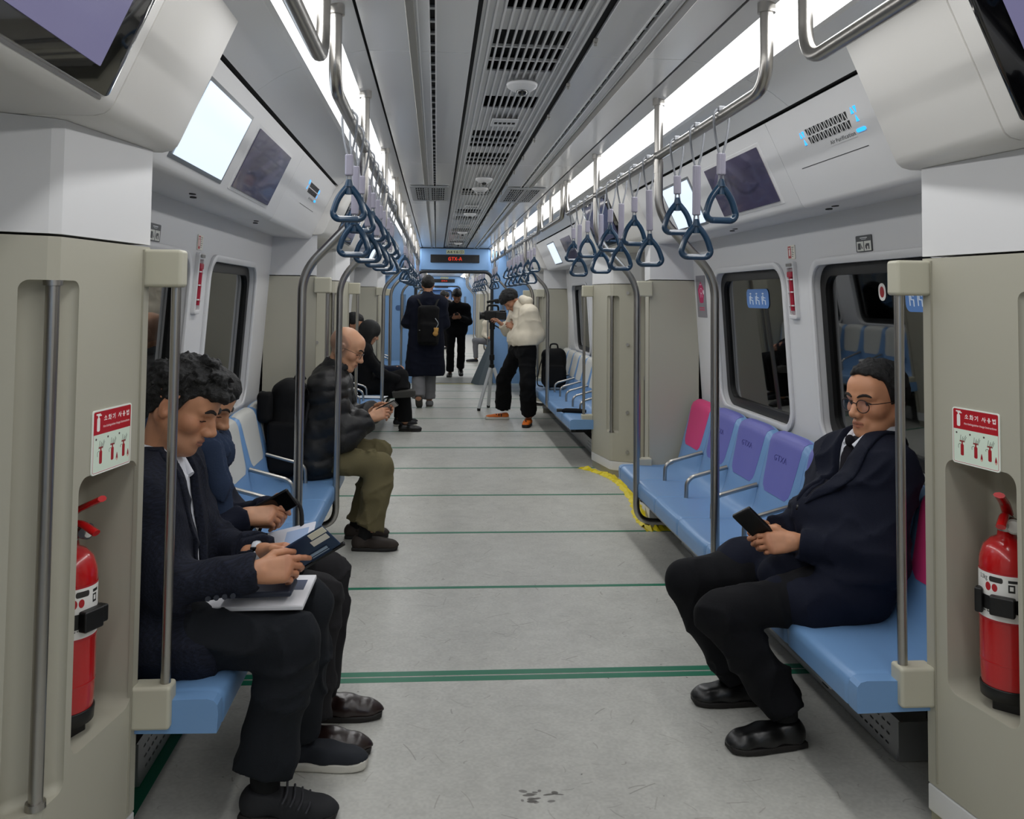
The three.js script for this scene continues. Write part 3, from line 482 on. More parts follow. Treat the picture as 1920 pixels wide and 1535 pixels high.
bench(1, -7.9, 8, [PW], 'blue bench with white backs on the right, a black backpack on it'); bench(-1, -7.9, 8, [PW], 'blue bench with white backs on the left where a woman sits cross-legged');
bench(1, -13.7, 3, [PW], 'short blue bench on the right near the car end', { plain: true }); bench(-1, -13.7, 3, [PW], 'short blue bench on the left near the car end', { plain: true });

// ---------- grab rails and stanchions ----------
const RX = 0.63, RY = 2.12, TR = 0.019;
function stanchion(s, z, foot, top = 2.372) {
  const a = [[s * RX, top - 0.01, z], [s * RX, 1.865, z], [s * 0.878, 1.6, z]];
  if (foot) a.push([s * 0.878, 0.19, z], [s * 1.12, 0.185, z], ); else a.push([s * 0.878, 0.36, z], [s * 0.93, 0.33, z]);
  return bent(a, TR, foot ? 0.1 : 0.09);
}
function grabRail(s, zA, zB, posts, label, o = {}) {
  const g = thing('grab_rail', label, 'grab rail', 'overhead grab rails');
  part('rail', bent([[s * RX, 2.35, zA], [s * RX, RY, zA], [s * RX, RY, zB], [s * RX, 2.35, zB]], TR, 0.1), M.steel, g);
  for (const [z, foot] of posts) { part('post', stanchion(s, z, foot), M.steel, g); part('ceiling_socket', [new THREE.CylinderGeometry(0.026, 0.026, 0.03, 18).translate(s * RX, 2.354, z)], M.steel, g); part('rail_joint', [new THREE.CylinderGeometry(0.0205, 0.0205, 0.05, 14).translate(s * RX, RY - 0.05, z), new THREE.SphereGeometry(0.024, 14, 10).translate(s * RX, RY, z)], M.steel, g); }
  for (const z of [zA, zB]) part('ceiling_socket', new THREE.CylinderGeometry(0.026, 0.026, 0.03, 18).translate(s * RX, 2.354, z), M.steel, g);
  if (o.mids) for (const z of o.mids) part('post', bent([[s * RX, 2.36, z], [s * RX, RY, z]], TR * 0.9, 0.1), M.steel, g);
}
for (const s of [-1, 1]) {
  const S = s < 0 ? 'left' : 'right';
  grabRail(s, s < 0 ? -2.62 : -2.47, -6.4, [[-3.72, 0], [s < 0 ? -5.16 : -5.2, 1]], `steel grab rail with two posts over the ${S} near bench`, {});
  grabRail(s, -0.6, s < 0 ? -2.34 : -2.2, [], `U-shaped steel bar hanging by the ${S} door box, close to the viewer`);
  grabRail(s, -6.62, -8.0, [], `U-shaped steel bar over the ${S} side of the first doorway ahead`, { mids: [-7.3] });
  grabRail(s, -8.16, -12.0, [[-9.42, 0], [-10.9, 1]], `steel grab rail with two posts over the ${S} second bench`);
  grabRail(s, -12.2, -13.4, [], `U-shaped steel bar over the ${S} side of the third doorway`);
  grabRail(s, -13.6, -15.3, [[-14.4, 0]], `steel grab rail over the ${S} short bench by the end wall`);
}
// ---------- strap handles ----------
const triPts = (() => { // rounded triangle outline, base 0.118, height 0.125, apex up
  const c = [[0, 0.062, 0.012], [-0.053, -0.056, 0.022], [0.053, -0.056, 0.022]], S = []; const A = c.map(p => new THREE.Vector2(p[0], p[1]));
  const inner = [[0, 0.045], [-0.031, -0.035], [0.031, -0.035]];
  const ang = [[Math.PI * 0.155, Math.PI * 0.845], [Math.PI * 0.845, Math.PI * 1.5], [Math.PI * 1.5, Math.PI * 2.155]];
  for (let i = 0; i < 3; i++) for (let k = 0; k <= 7; k++) { const a = ang[i][0] + (ang[i][1] - ang[i][0]) * k / 7, r = c[i][2]; S.push([inner[i][0] + r * Math.cos(a), inner[i][1] + r * Math.sin(a)]); }
  return S;
})();
const ringGeo = (() => {
  const base = []; for (let i = 0; i < triPts.length; i++) { const a = triPts[i], b = triPts[(i + 1) % triPts.length], n = Math.max(1, Math.round(Math.hypot(a[0] - b[0], a[1] - b[1]) / 0.012)); const dx = b[0] - a[0], dy = b[1] - a[1], L = Math.hypot(dx, dy), bow = n > 3 && Math.abs(dy) > 0.03 ? 0.006 : 0; for (let k = 0; k < n; k++) { const o = bow * Math.sin(Math.PI * k / n) / L; base.push(V(a[0] + dx * k / n + dy * o, a[1] + dy * k / n - dx * o, 0)); } }
  const cap = sweep([V(0, 0.056, 0), V(0, 0.07, 0), V(0, 0.082, 0)], t => 0.017 - t * 0.008, 10);
  return merge([sweep(base, () => 0.0112, 12, true), cap, sweep([V(0, 0.03, 0), V(0, 0.05, 0), V(0, 0.066, 0)], t => 0.013 - 0.004 * t, 10)]);
})();
const gripGeo = rbx(-0.034, 0.034, -0.0655, -0.052, -0.0125, 0.0125, 0.005, 2);
const sleeveGeo = {}; for (const L of [0.075, 0.185]) sleeveGeo[L] = merge([rbx(-0.0145, 0.0145, -L / 2, L / 2, -0.009, 0.009, 0.006, 3), ...[-0.007, 0, 0.007].map(x => bx(x - 0.0012, x + 0.0012, -L / 2 + 0.003, L / 2 - 0.003, -0.0102, 0.0102))]);
const cordGeo = (() => { const S = [], top = 0.025, L = 0.13; for (let i = 0; i <= 24; i++) { const t = i / 24, a = t * Math.PI; S.push(V(Math.cos(a) * 0.026, Math.sin(a) * 0.026, 0)); } const pre = [], post = []; for (let i = 0; i < 6; i++) { const t = i / 6; pre.push(V(0.006 + (0.026 - 0.006) * Math.sin(t * Math.PI / 2), -L * (1 - t), 0)); } for (let i = 5; i >= 0; i--) { const p = pre[i]; post.push(V(-p.x, p.y, 0)); } return sweep([...pre, ...S, ...post], () => 0.0042, 7); })();
const clipGeo = rbx(-0.012, 0.012, 0.016, 0.034, -0.01, 0.01, 0.004, 2);
const lowCord = merge([bent([[-0.006, 0.03, 0], [-0.009, 0, 0]], 0.0035, 0.01, 6), bent([[0.006, 0.03, 0], [0.009, 0, 0]], 0.0035, 0.01, 6)]);
const rs = seedRandom(5);
function strap(s, z, long, label, group) {
  const L = long ? 0.185 : 0.075, g = thing('strap_handle', label, 'strap handle', group, [s * RX, RY, z]); g.rotation.z = (rs() - 0.5) * 0.035; const tw = (rs() - 0.5) * 0.35;
  part('cord', cordGeo, M.cord, g); part('clip', clipGeo, M.cord, g);
  const q = new THREE.Mesh(sleeveGeo[L], M.sleeve); q.name = 'sleeve'; q.castShadow = q.receiveShadow = true; q.position.y = -0.125 - L / 2; q.rotation.y = tw; g.add(q);
  const c = part('lower_cord', lowCord, M.cord, g); c.position.y = -0.125 - L - 0.024; c.rotation.y = tw;
  const r = part('handle', ringGeo, M.handle, g); r.position.y = -0.125 - L - 0.02 - 0.075; r.rotation.y = tw; part('grip', gripGeo, M.handle, r);
}
const strapZ = [[-2.88, 0], [-3.157, 1], [-3.43, 0], [-3.9, 1], [-4.18, 0], [-4.48, 1], [-4.76, 0], [-5.06, 1], [-5.5, 0], [-5.8, 1], [-6.1, 0]];
const ordinal = ['first', 'second', 'third', 'fourth', 'fifth', 'sixth', 'seventh', 'eighth', 'ninth', 'tenth', 'eleventh'];
for (const s of [-1, 1]) {
  const S = s < 0 ? 'left' : 'right';
  strapZ.forEach(([z, l], i) => strap(s, s < 0 ? z - 0.2 + (i > 2 ? 0.17 : 0) : z, l, `blue strap handle with ${l ? 'long' : 'short'} sleeve, ${ordinal[i]} from the viewer on the ${S} rail`, `straps on the ${S} near rail`));
  for (let i = 0; i < 11; i++) strap(s, -8.55 - i * 0.31 - (i > 2 ? 0.12 : 0), i % 2, `blue triangular strap handle, ${ordinal[i]} along the ${S} second rail`, `straps on the ${S} second rail`);
  for (let i = 0; i < 4; i++) strap(s, -13.9 - i * 0.33, i % 2, `blue strap handle, ${ordinal[i]} on the ${S} rail before the end wall`, `straps on the ${S} end rail`);
}
// ---------- hand-drawn Hangul strokes (the canvas fonts have none); each glyph in a unit square, y down ----------
const HG = {
  so: g => { g.l([[0.5, 0.12], [0.22, 0.45]], [[0.5, 0.12], [0.78, 0.45]], [[0.5, 0.5], [0.5, 0.78]], [[0.1, 0.8], [0.9, 0.8]]); },
  hwa: g => { g.l([[0.3, 0.06], [0.42, 0.06]], [[0.12, 0.2], [0.6, 0.2]], [[0.36, 0.6], [0.36, 0.78]], [[0.06, 0.82], [0.66, 0.78]], [[0.78, 0.04], [0.78, 0.96]], [[0.78, 0.46], [0.96, 0.46]]); g.o(0.36, 0.42, 0.13); },
  gi: g => { g.l([[0.12, 0.2], [0.55, 0.2], [0.5, 0.5], [0.15, 0.8]], [[0.8, 0.05], [0.8, 0.95]]); },
  sa: g => { g.l([[0.34, 0.15], [0.08, 0.75]], [[0.34, 0.15], [0.6, 0.75]], [[0.76, 0.05], [0.76, 0.95]], [[0.76, 0.45], [0.96, 0.45]]); },
  yong: g => { g.o(0.5, 0.18, 0.13); g.l([[0.36, 0.34], [0.36, 0.5]], [[0.64, 0.34], [0.64, 0.5]], [[0.1, 0.54], [0.9, 0.54]]); g.o(0.5, 0.8, 0.14); },
  beop: g => { g.l([[0.12, 0.08], [0.12, 0.42], [0.5, 0.42], [0.5, 0.08]], [[0.12, 0.25], [0.5, 0.25]], [[0.8, 0.04], [0.8, 0.5]], [[0.56, 0.26], [0.8, 0.26]], [[0.25, 0.58], [0.25, 0.94], [0.8, 0.94], [0.8, 0.58]], [[0.25, 0.76], [0.8, 0.76]]); },
  nae: g => { g.l([[0.1, 0.15], [0.1, 0.65], [0.45, 0.6]], [[0.6, 0.08], [0.6, 0.92]], [[0.85, 0.04], [0.85, 0.96]], [[0.6, 0.46], [0.85, 0.46]]); },
  yeon: g => { g.o(0.3, 0.28, 0.17); g.l([[0.8, 0.05], [0.8, 0.62]], [[0.55, 0.2], [0.8, 0.2]], [[0.55, 0.38], [0.8, 0.38]], [[0.2, 0.62], [0.2, 0.92], [0.82, 0.92]]); },
  han: g => { g.l([[0.25, 0.06], [0.4, 0.06]], [[0.1, 0.18], [0.56, 0.18]], [[0.76, 0.04], [0.76, 0.62]], [[0.76, 0.32], [0.96, 0.32]], [[0.2, 0.66], [0.2, 0.92], [0.82, 0.92]]); g.o(0.33, 0.4, 0.13); },
};
function hangul(g, list, x, y, size, gap, col, lw) {
  g.strokeStyle = col; g.lineWidth = lw; g.lineCap = 'round'; g.lineJoin = 'round';
  for (const k of list) {
    if (k === ' ') { x += size * 0.5; continue; }
    const P = p => [x + p[0] * size, y + p[1] * size];
    HG[k]({ l: (...ls) => { for (const l of ls) { g.beginPath(); l.forEach((p, i) => i ? g.lineTo(...P(p)) : g.moveTo(...P(p))); g.stroke(); } }, o: (cx, cy, r) => { g.beginPath(); g.arc(x + cx * size, y + cy * size, r * size, 0, 7); g.stroke(); } }); x += size + gap;
  }
}
const rr2 = (g, x, y, w, h, r) => { g.beginPath(); g.moveTo(x + r, y); g.arcTo(x + w, y, x + w, y + h, r); g.arcTo(x + w, y + h, x, y + h, r); g.arcTo(x, y + h, x, y, r); g.arcTo(x, y, x + w, y, r); g.closePath(); };
function bottle(g, x, y, k, col) { g.fillStyle = col; rr2(g, x - 9 * k, y, 18 * k, 52 * k, 6 * k); g.fill(); g.fillRect(x - 4 * k, y - 10 * k, 8 * k, 12 * k); g.fillRect(x - 14 * k, y - 16 * k, 26 * k, 6 * k); }
const signTex = canvasTex(512, 512, (g, w, h) => {
  g.fillStyle = '#eef3ea'; g.fillRect(0, 0, w, h); g.fillStyle = '#dfeedd'; g.fillRect(16, 190, 480, 300); g.fillStyle = '#b5121f'; rr2(g, 14, 14, 484, 180, 12); g.fill(); g.fillRect(14, 100, 484, 96);
  bottle(g, 72, 62, 2.1, '#f4f1ec'); g.fillStyle = '#f4f1ec'; g.fillRect(60, 40, 50, 10); hangul(g, ['so', 'hwa', 'gi', ' ', 'sa', 'yong', 'beop'], 138, 52, 46, 9, '#f7f1ee', 6.5);
  g.fillStyle = '#f4e6e4'; g.font = 'bold 24px sans-serif'; g.textAlign = 'left'; g.fillText('Fire Extinguisher Usage Instructions', 132, 148, 350);
  for (let i = 0; i < 3; i++) {
    const x = 110 + i * 150; g.fillStyle = '#4a3a34'; g.beginPath(); g.arc(x - 62, 232, 9, 0, 7); g.fill(); bottle(g, x, 330, 2.0, '#a81a20'); g.strokeStyle = '#3d4a3c'; g.lineWidth = 4;
    for (let k = 0; k < 5; k++) { g.beginPath(); g.moveTo(x - 24 + k * 12, 312); g.lineTo(x - 14 + k * 15 + (k % 2) * 8, 250 + k % 3 * 12); g.stroke(); } g.beginPath(); g.moveTo(x - 16, 330); g.quadraticCurveTo(x - 52, 330, x - 40, 370 - i * 10); g.stroke();
    if (i) { g.fillStyle = '#a0202a'; g.beginPath(); g.moveTo(x + 62, 380); g.quadraticCurveTo(x + 86, 440, x + 62, 452); g.quadraticCurveTo(x + 40, 440, x + 62, 380); g.fill(); g.fillStyle = '#e9c9b4'; g.beginPath(); g.ellipse(x + 62, 440, 7, 11, 0, 0, 7); g.fill(); }
  }
  g.strokeStyle = '#b34a4e'; g.lineWidth = 4; rr2(g, 14, 14, 484, 484, 14); g.stroke();
});
function facePlate(name, s, a0, zb, dir, t, y, w, h, tex, label, cat, th = 0.003) {
  const p = faceAt(s, a0, zb, dir, t, y, th / 2), g = prep(new THREE.ExtrudeGeometry(shape(rrect(-w / 2, -h / 2, w / 2, h / 2, 0.008, 3)), { depth: th, bevelEnabled: false }));
  uvFit(g, (x, yy) => [(x + w / 2) / w, (yy + h / 2) / h]);
  const m = solo(name, g, std(0xffffff, 0.35, { map: tex }), label, cat); m.position.copy(faceAt(s, a0, zb, dir, t, y, 0.0008)); m.rotation.y = faceYaw(s, dir); return m;
}
const PL = [-1, 1.1, -2.46, 1], PR = [1, 1.1, -2.48, 1];
facePlate('instruction_sign', ...PL, 0.172, 1.14, 0.185, 0.155, signTex, 'red and white extinguisher instruction sign on the left pillar', 'sign'); facePlate('instruction_sign', ...PR, 0.198, 1.137, 0.168, 0.152, signTex, 'red and white extinguisher instruction sign on the right pillar', 'sign');
// ---------- fire extinguishers ----------
const extLabel = canvasTex(512, 256, (g, w, h) => {
  g.fillStyle = '#e9e8e4'; g.fillRect(0, 0, w, h); g.fillStyle = '#b0222a'; g.fillRect(0, 0, w, 10); g.fillRect(0, 246, w, 10); g.fillStyle = '#33312f'; g.font = 'bold 30px sans-serif'; g.fillText('3.3kg', 70, 48); rr2(g, 160, 24, 96, 28, 12); g.fill(); g.fillStyle = '#b0222a'; g.beginPath(); g.arc(150, 80, 22, 0, 7); g.arc(200, 80, 20, 0, 7); g.fill(); g.fillStyle = '#222'; g.fillRect(290, 30, 60, 14); g.fillRect(290, 52, 44, 40); g.fillRect(385, 40, 50, 60);
  g.fillStyle = '#e9e8e4'; g.fillRect(300, 60, 24, 22); g.fillStyle = '#26282b'; hangul(g, ['nae', 'yong', 'yeon', 'han'], 20, 178, 34, 4, '#26282b', 4.5); g.font = 'bold 38px sans-serif'; g.fillText(':2032.02', 172, 210); g.fillStyle = '#777'; for (let i = 0; i < 4; i++) g.fillRect(370, 170 + i * 14, 110, 4);
});
function extinguisher(s, a0, zb, dir, t, yaw, label) {
  const p = faceAt(s, a0, zb, dir, t, 0.455, -0.09), g = thing('fire_extinguisher', label, 'extinguisher', undefined, [p.x, p.y, p.z], yaw);
  part('cylinder', lathe([[0.001, 0.02], [0.06, 0.02], [0.066, 0.03], [0.067, 0.05], [0.0685, 0.1], [0.0685, 0.34], [0.067, 0.362], [0.058, 0.392], [0.04, 0.412], [0.024, 0.42], [0.022, 0.435], [0.001, 0.436]], 40), M.red, g);
  part('weld_seam', lathe([[0.0684, 0.093], [0.0695, 0.096], [0.0684, 0.099]], 40), M.red, g);
  part('foot_ring', lathe([[0.05, -0.0], [0.068, 0.0], [0.07, 0.03], [0.067, 0.033], [0.05, 0.03]], 36), M.black, g);
  part('holder', [rbx(-0.035, 0.035, -0.055, 0.002, -0.03, 0.04, 0.008, 2)], M.black, g);
  const lab = new THREE.CylinderGeometry(0.0692, 0.0692, 0.13, 40, 1, true, -1.35, 2.7); lab.translate(0, 0.27, 0); part('label', lab, std(0xffffff, 0.4, { map: extLabel, side: THREE.DoubleSide }), g);
  part('strap', [lathe([[0.069, 0.235], [0.073, 0.235], [0.073, 0.27], [0.069, 0.27]], 40)], M.black, g); part('buckle', [rbx(-0.03, 0.03, 0.228, 0.278, 0.066, 0.09, 0.005, 2), rbx(0.035, 0.055, 0.232, 0.274, 0.05, 0.08, 0.005, 2), rbx(-0.07, -0.05, 0.22, 0.285, 0.03, 0.06, 0.005, 2)], M.black, g);
  part('valve', [new THREE.CylinderGeometry(0.02, 0.022, 0.04, 20).translate(0, 0.45, 0), new THREE.CylinderGeometry(0.012, 0.012, 0.05, 14).rotateX(Math.PI / 2).translate(0, 0.455, 0.015)], M.steel, g);
  part('gauge', [new THREE.CylinderGeometry(0.02, 0.02, 0.016, 22).rotateX(Math.PI / 2).translate(0.022, 0.455, 0.03)], M.steel, g); part('gauge_face', new THREE.CylinderGeometry(0.0155, 0.0155, 0.002, 22).rotateX(Math.PI / 2).translate(0.022, 0.455, 0.039), std(0xd8d8d2, 0.3), g);
  part('lower_handle', bent([[0, 0.47, -0.01], [0, 0.482, 0.03], [0, 0.46, 0.085]], 0.008, 0.02, 8).scale(1.6, 1, 1), M.red, g); part('squeeze_lever', bent([[0, 0.475, -0.02], [0, 0.51, 0.02], [0, 0.545, 0.1]], 0.008, 0.03, 8).scale(1.8, 1, 1), M.red, g);
  part('hose', bent([[0, 0.45, -0.02], [0, 0.46, -0.07], [-0.03, 0.38, -0.082], [-0.03, 0.12, -0.08]], 0.011, 0.04, 10), M.black, g);
}
extinguisher(...PL, 0.19, 1.15, 'red fire extinguisher strapped in the left pillar niche'); extinguisher(...PR, 0.2, -0.75, 'red fire extinguisher strapped in the right pillar niche');
// ---------- wall stickers, hammer cases ----------
function wallPlate(name, s, z, y, w, h, tex, label, cat, th = 0.003, rad = 0.006, mat) {
  const g = prep(new THREE.ExtrudeGeometry(shape(rrect(-w / 2, -h / 2, w / 2, h / 2, rad, 4)), { depth: th, bevelEnabled: false })); uvFit(g, (x, yy) => [(x + w / 2) / w, (yy + h / 2) / h]);
  const m = solo(name, g, mat || std(0xffffff, 0.4, { map: tex }), label, cat); m.position.set(s * (wallX(y) - 0.0008), y, z); m.rotation.order = 'YXZ'; m.rotation.y = -s * Math.PI / 2; m.rotation.x = 0.067; return m;
}
const fireLab = canvasTex(128, 160, (g) => { g.fillStyle = '#e8e4d8'; g.fillRect(0, 0, 128, 160); g.fillStyle = '#b3202a'; g.fillRect(8, 12, 54, 136); g.fillStyle = '#f3e6e0'; bottle(g, 35, 50, 1.4, '#f3e6e0'); g.fillStyle = '#3a4436'; for (let i = 0; i < 6; i++) g.fillRect(72, 24 + i * 20, 40 - (i % 3) * 8, 7); });
const ruleTex = canvasTex(256, 256, (g) => { g.fillStyle = '#3b3d40'; g.fillRect(0, 0, 256, 256); g.fillStyle = '#c9cbcc'; g.fillRect(70, 30, 116, 16); g.fillRect(90, 58, 80, 7); g.fillStyle = '#d9dad2'; g.fillRect(14, 92, 108, 150); g.fillRect(134, 92, 108, 150); g.fillStyle = '#2e2f30'; g.fillRect(30, 118, 46, 100); g.beginPath(); g.moveTo(76, 118); g.lineTo(108, 200); g.lineTo(90, 210); g.fill(); g.fillRect(160, 130, 56, 90); g.fillRect(150, 150, 14, 50); g.fillStyle = '#d9dad2'; g.fillRect(178, 170, 20, 50); });
const pinkTex = canvasTex(160, 320, (g) => { g.fillStyle = '#8c8a91'; g.fillRect(0, 0, 160, 320); g.fillStyle = '#c21b62'; g.beginPath(); for (let i = 0; i < 10; i++) { const a = i / 10 * 6.283, r = i % 2 ? 50 : 58; g.lineTo(80 + Math.sin(a) * r * 0.95, 135 - Math.cos(a) * r * 1.55); } g.fill(); g.strokeStyle = '#e3d3dc'; g.lineWidth = 5; g.beginPath(); g.arc(82, 118, 20, 0, 7); g.moveTo(74, 138); g.lineTo(70, 170); g.moveTo(92, 138); g.lineTo(98, 168); g.stroke(); g.fillStyle = '#e9dfe4'; g.beginPath(); g.ellipse(124, 128, 11, 18, 0, 0, 7); g.fill(); g.fillStyle = '#f0c9d9'; g.font = 'bold 15px sans-serif'; g.textAlign = 'center'; g.fillText('BABY', 80, 74); g.fillStyle = '#d5265b'; g.fillRect(36, 244, 90, 7); g.fillRect(36, 260, 90, 7); });
const seatTex = canvasTex(256, 256, (g) => { g.fillStyle = '#5a86c6'; g.fillRect(0, 0, 256, 256); g.strokeStyle = '#dfe9f6'; g.lineWidth = 9; g.lineCap = 'round'; for (let i = 0; i < 3; i++) { const x = 56 + i * 72; g.fillStyle = '#dfe9f6'; g.beginPath(); g.arc(x - 8, 62, 11, 0, 7); g.fill(); g.beginPath(); g.moveTo(x - 8, 86); g.lineTo(x - 6, 150); g.lineTo(x + 16, 152); g.lineTo(x + 18, 206); g.moveTo(x - 6, 108); g.lineTo(x + 16, 120); g.moveTo(x - 20, 100); g.lineTo(x - 16, 200); g.stroke(); } });
for (const s of [-1, 1]) {
  const S = s < 0 ? 'left' : 'right', z = s > 0 ? -4.11 : -4.03;
  wallPlate('fire_label', s, z, 1.735, 0.085, 0.068, fireLab, `small red and cream label above the hammer case on the ${S} wall`, 'label');
  const c = thing('hammer_case', `clear case with a red emergency hammer on the ${S} wall between the windows`, 'hammer case', 'emergency hammer cases', [s * (wallX(1.555) - 0.001), 1.555, z]); c.rotation.order = 'YXZ'; c.rotation.y = -s * Math.PI / 2; c.rotation.x = 0.067;
  part('tray', holed(rrect(-0.045, -0.14, 0.045, 0.135, 0.012, 4), [rrect(-0.032, -0.122, 0.032, 0.105, 0.006, 3)], 0.022, 0.004), M.white, c); part('back_plate', bx(-0.04, 0.04, -0.13, 0.125, 0.0, 0.003), std(0xb9a9ae, 0.4), c);
  part('hammer', [bent([[0, -0.1, 0.012], [0, 0.07, 0.012]], 0.011, 0.01, 10), rbx(-0.03, 0.028, 0.06, 0.088, 0.003, 0.022, 0.006, 2)], std(0xa81634, 0.4), c);
  for (const y of [-0.075, -0.01, 0.05]) part('bar', bx(-0.033, 0.033, y - 0.003, y + 0.003, 0.018, 0.022), M.white, c); part('name_strip', bx(-0.03, 0.03, 0.113, 0.127, 0.0212, 0.0228), std(0x8d8a86, 0.5), c);
  wallPlate('notice_sticker', s, -3.39, 1.733, 0.13, 0.066, ruleTex, `small black pictogram notice above the near window on the ${S} wall`, 'sticker');
}
wallPlate('pink_notice', 1, -5.6, 1.525, 0.19, 0.27, pinkTex, 'grey and pink notice for expectant mothers on the right wall', 'sticker', 0.002, 0.004);
function panePlate(s, z, y, w, h, tex, label, mat) { const m = wallPlate('window_sticker', s, z, y, w, h, tex, label, 'sticker', 0.001, Math.min(0.03, w / 2.1), mat); m.position.x = s * (wallX(y) + 0.0425); return m; }
panePlate(1, -4.72, 1.512, 0.33, 0.105, seatTex, 'blue seat-priority sticker with three figures on the far right window'); panePlate(1, -3.09, 1.52, 0.2, 0.11, seatTex, 'blue seat-priority sticker on the near right window by the pillar');
{ const m = panePlate(1, -3.36, 1.54, 0.055, 0.07, null, 'small round red and white mark on the near right window', std(0xe8e6e2, 0.4)); part('red_centre', new THREE.CylinderGeometry(0.017, 0.017, 0.0006, 20).rotateX(Math.PI / 2).scale(1, 1.3, 1).translate(0, 0, 0.0013), std(0x9c1c24, 0.4), m); }

// ---------- blue end wall, sign and gangway ----------
function endWall(z, dir, no) {
  const g = struct('wall_end_' + no, 'pale blue end wall around the open gangway');
  const hole = []; const R = 0.14, x0 = -0.68, x1 = 0.66, y1 = 1.955; hole.push([x0, -0.01], [x1, -0.01]); for (let i = 0; i <= 6; i++) { const a = i / 6 * Math.PI / 2; hole.push([x1 - R + R * Math.cos(a), y1 - R + R * Math.sin(a)]); } for (let i = 0; i <= 6; i++) { const a = Math.PI / 2 + i / 6 * Math.PI / 2; hole.push([x0 + R + R * Math.cos(a), y1 - R + R * Math.sin(a)]); }
  const s = [[-1.5, 0], [x0, 0], ...hole.slice(2).reverse(), [x1, 0], [1.5, 0], [1.5, 2.5], [-1.5, 2.5]];
  const e = new THREE.ExtrudeGeometry(shape(s), { depth: 0.1, bevelEnabled: false }); e.translate(0, 0, z - 0.1); part('panel', toCreasedNormals(e, 0.5), M.blueWall, g);
  const S = hole.slice(1).map(p => V(p[0], Math.max(0, p[1]), z + 0.005)); S.push(V(x0, 0, z + 0.005)); part('rubber_edge', sweep(S, () => 0.028, 10), std(0x24282c, 0.6), g);
  part('header_board', rbx(-0.6, 0.6, 1.985, 2.37, z, z + 0.02, 0.008, 2), M.blueWall, g);
  part('top_gap', bx(-0.62, 0.62, 2.362, 2.378, z, z + 0.025), M.dark, g);
  for (const x of [-0.9, 0.86]) part('handle_recess', [bx(x - 0.05, x + 0.05, 0.95, 1.55, z + 0.001, z + 0.004)], std(0x5f7fa3, 0.5), g), part('handle_bar', bent([[x, 0.97, z + 0.02], [x, 1.53, z + 0.02]], 0.012), M.steel, g);
  return g;
}
endWall(CAR_FRONT, 1, 1);
const ledTex = canvasTex(1024, 160, (g, w, h) => { g.fillStyle = '#000'; g.fillRect(0, 0, w, h); g.fillStyle = '#ff3a18'; g.font = 'bold 104px sans-serif'; g.textAlign = 'center'; g.textBaseline = 'middle'; g.fillText('GTX-A', w / 2, h / 2 + 4); g.fillStyle = 'rgba(0,0,0,0.35)'; for (let x = 0; x < w; x += 7) g.fillRect(x, 0, 2, h); for (let y = 0; y < h; y += 7) g.fillRect(0, y, w, 2); });
const numTex = canvasTex(512, 160, (g, w, h) => { g.fillStyle = '#cfd6b4'; g.fillRect(0, 0, w, h); g.fillStyle = '#1d2420'; g.font = 'bold 116px sans-serif'; g.textAlign = 'left'; g.textBaseline = 'middle'; 'A416'.split('').forEach((c, i) => g.fillText(c, 26 + i * 84, h / 2 + 4)); g.lineWidth = 9; g.strokeStyle = '#1d2420'; g.beginPath(); g.arc(428, 80, 52, 0, 7); g.stroke(); g.font = 'bold 78px sans-serif'; g.textAlign = 'center'; g.fillText('1', 428, 84); });
function destSign(z, label) {
  const g = thing('destination_sign', label, 'sign', undefined, [0, 0, z]);
  part('housing', rbx(-0.43, 0.43, 2.115, 2.255, 0.02, 0.05, 0.006, 2), M.black, g);
  const pl = new THREE.PlaneGeometry(0.85, 0.132); pl.translate(0, 2.185, 0.0512); part('led_display', pl, new THREE.MeshStandardMaterial({ color: 0x0a0808, roughness: 0.35, emissive: 0xffffff, emissiveMap: ledTex, emissiveIntensity: 1.1 }), g);
  const n = new THREE.BoxGeometry(0.32, 0.075, 0.004); n.translate(0.005, 2.305, 0.023); part('number_plate', n, std(0xffffff, 0.4, { map: numTex }), g);
}
destSign(CAR_FRONT, 'black destination display reading GTX-A above the gangway, nearer one');
wallPlateEnd('wheelchair_sign', -0.93, 1.31, 0.2, 0.095);
function wallPlateEnd(name, x, y, w, h) {
  const t = canvasTex(256, 128, (g) => { g.fillStyle = '#40608c'; g.fillRect(0, 0, 256, 128); g.strokeStyle = '#dfe8f4'; g.fillStyle = '#dfe8f4'; g.lineWidth = 9; g.lineCap = 'round'; g.beginPath(); g.arc(186, 28, 8, 0, 7); g.fill(); g.beginPath(); g.moveTo(186, 44); g.lineTo(188, 70); g.lineTo(208, 72); g.lineTo(216, 98); g.stroke(); g.beginPath(); g.arc(184, 82, 22, 0.3, 4.2); g.stroke(); });
  const g = prep(new THREE.ExtrudeGeometry(shape(rrect(-w / 2, -h / 2, w / 2, h / 2, 0.04, 5)), { depth: 0.002, bevelEnabled: false })); uvFit(g, (a, b) => [(a + w / 2) / w, (b + h / 2) / h]); const m = solo(name, g, std(0xffffff, 0.4, { map: t }), 'dark blue wheelchair space sign on the left of the blue end wall', 'sign'); m.position.set(x, y, CAR_FRONT + 0.0005);
}
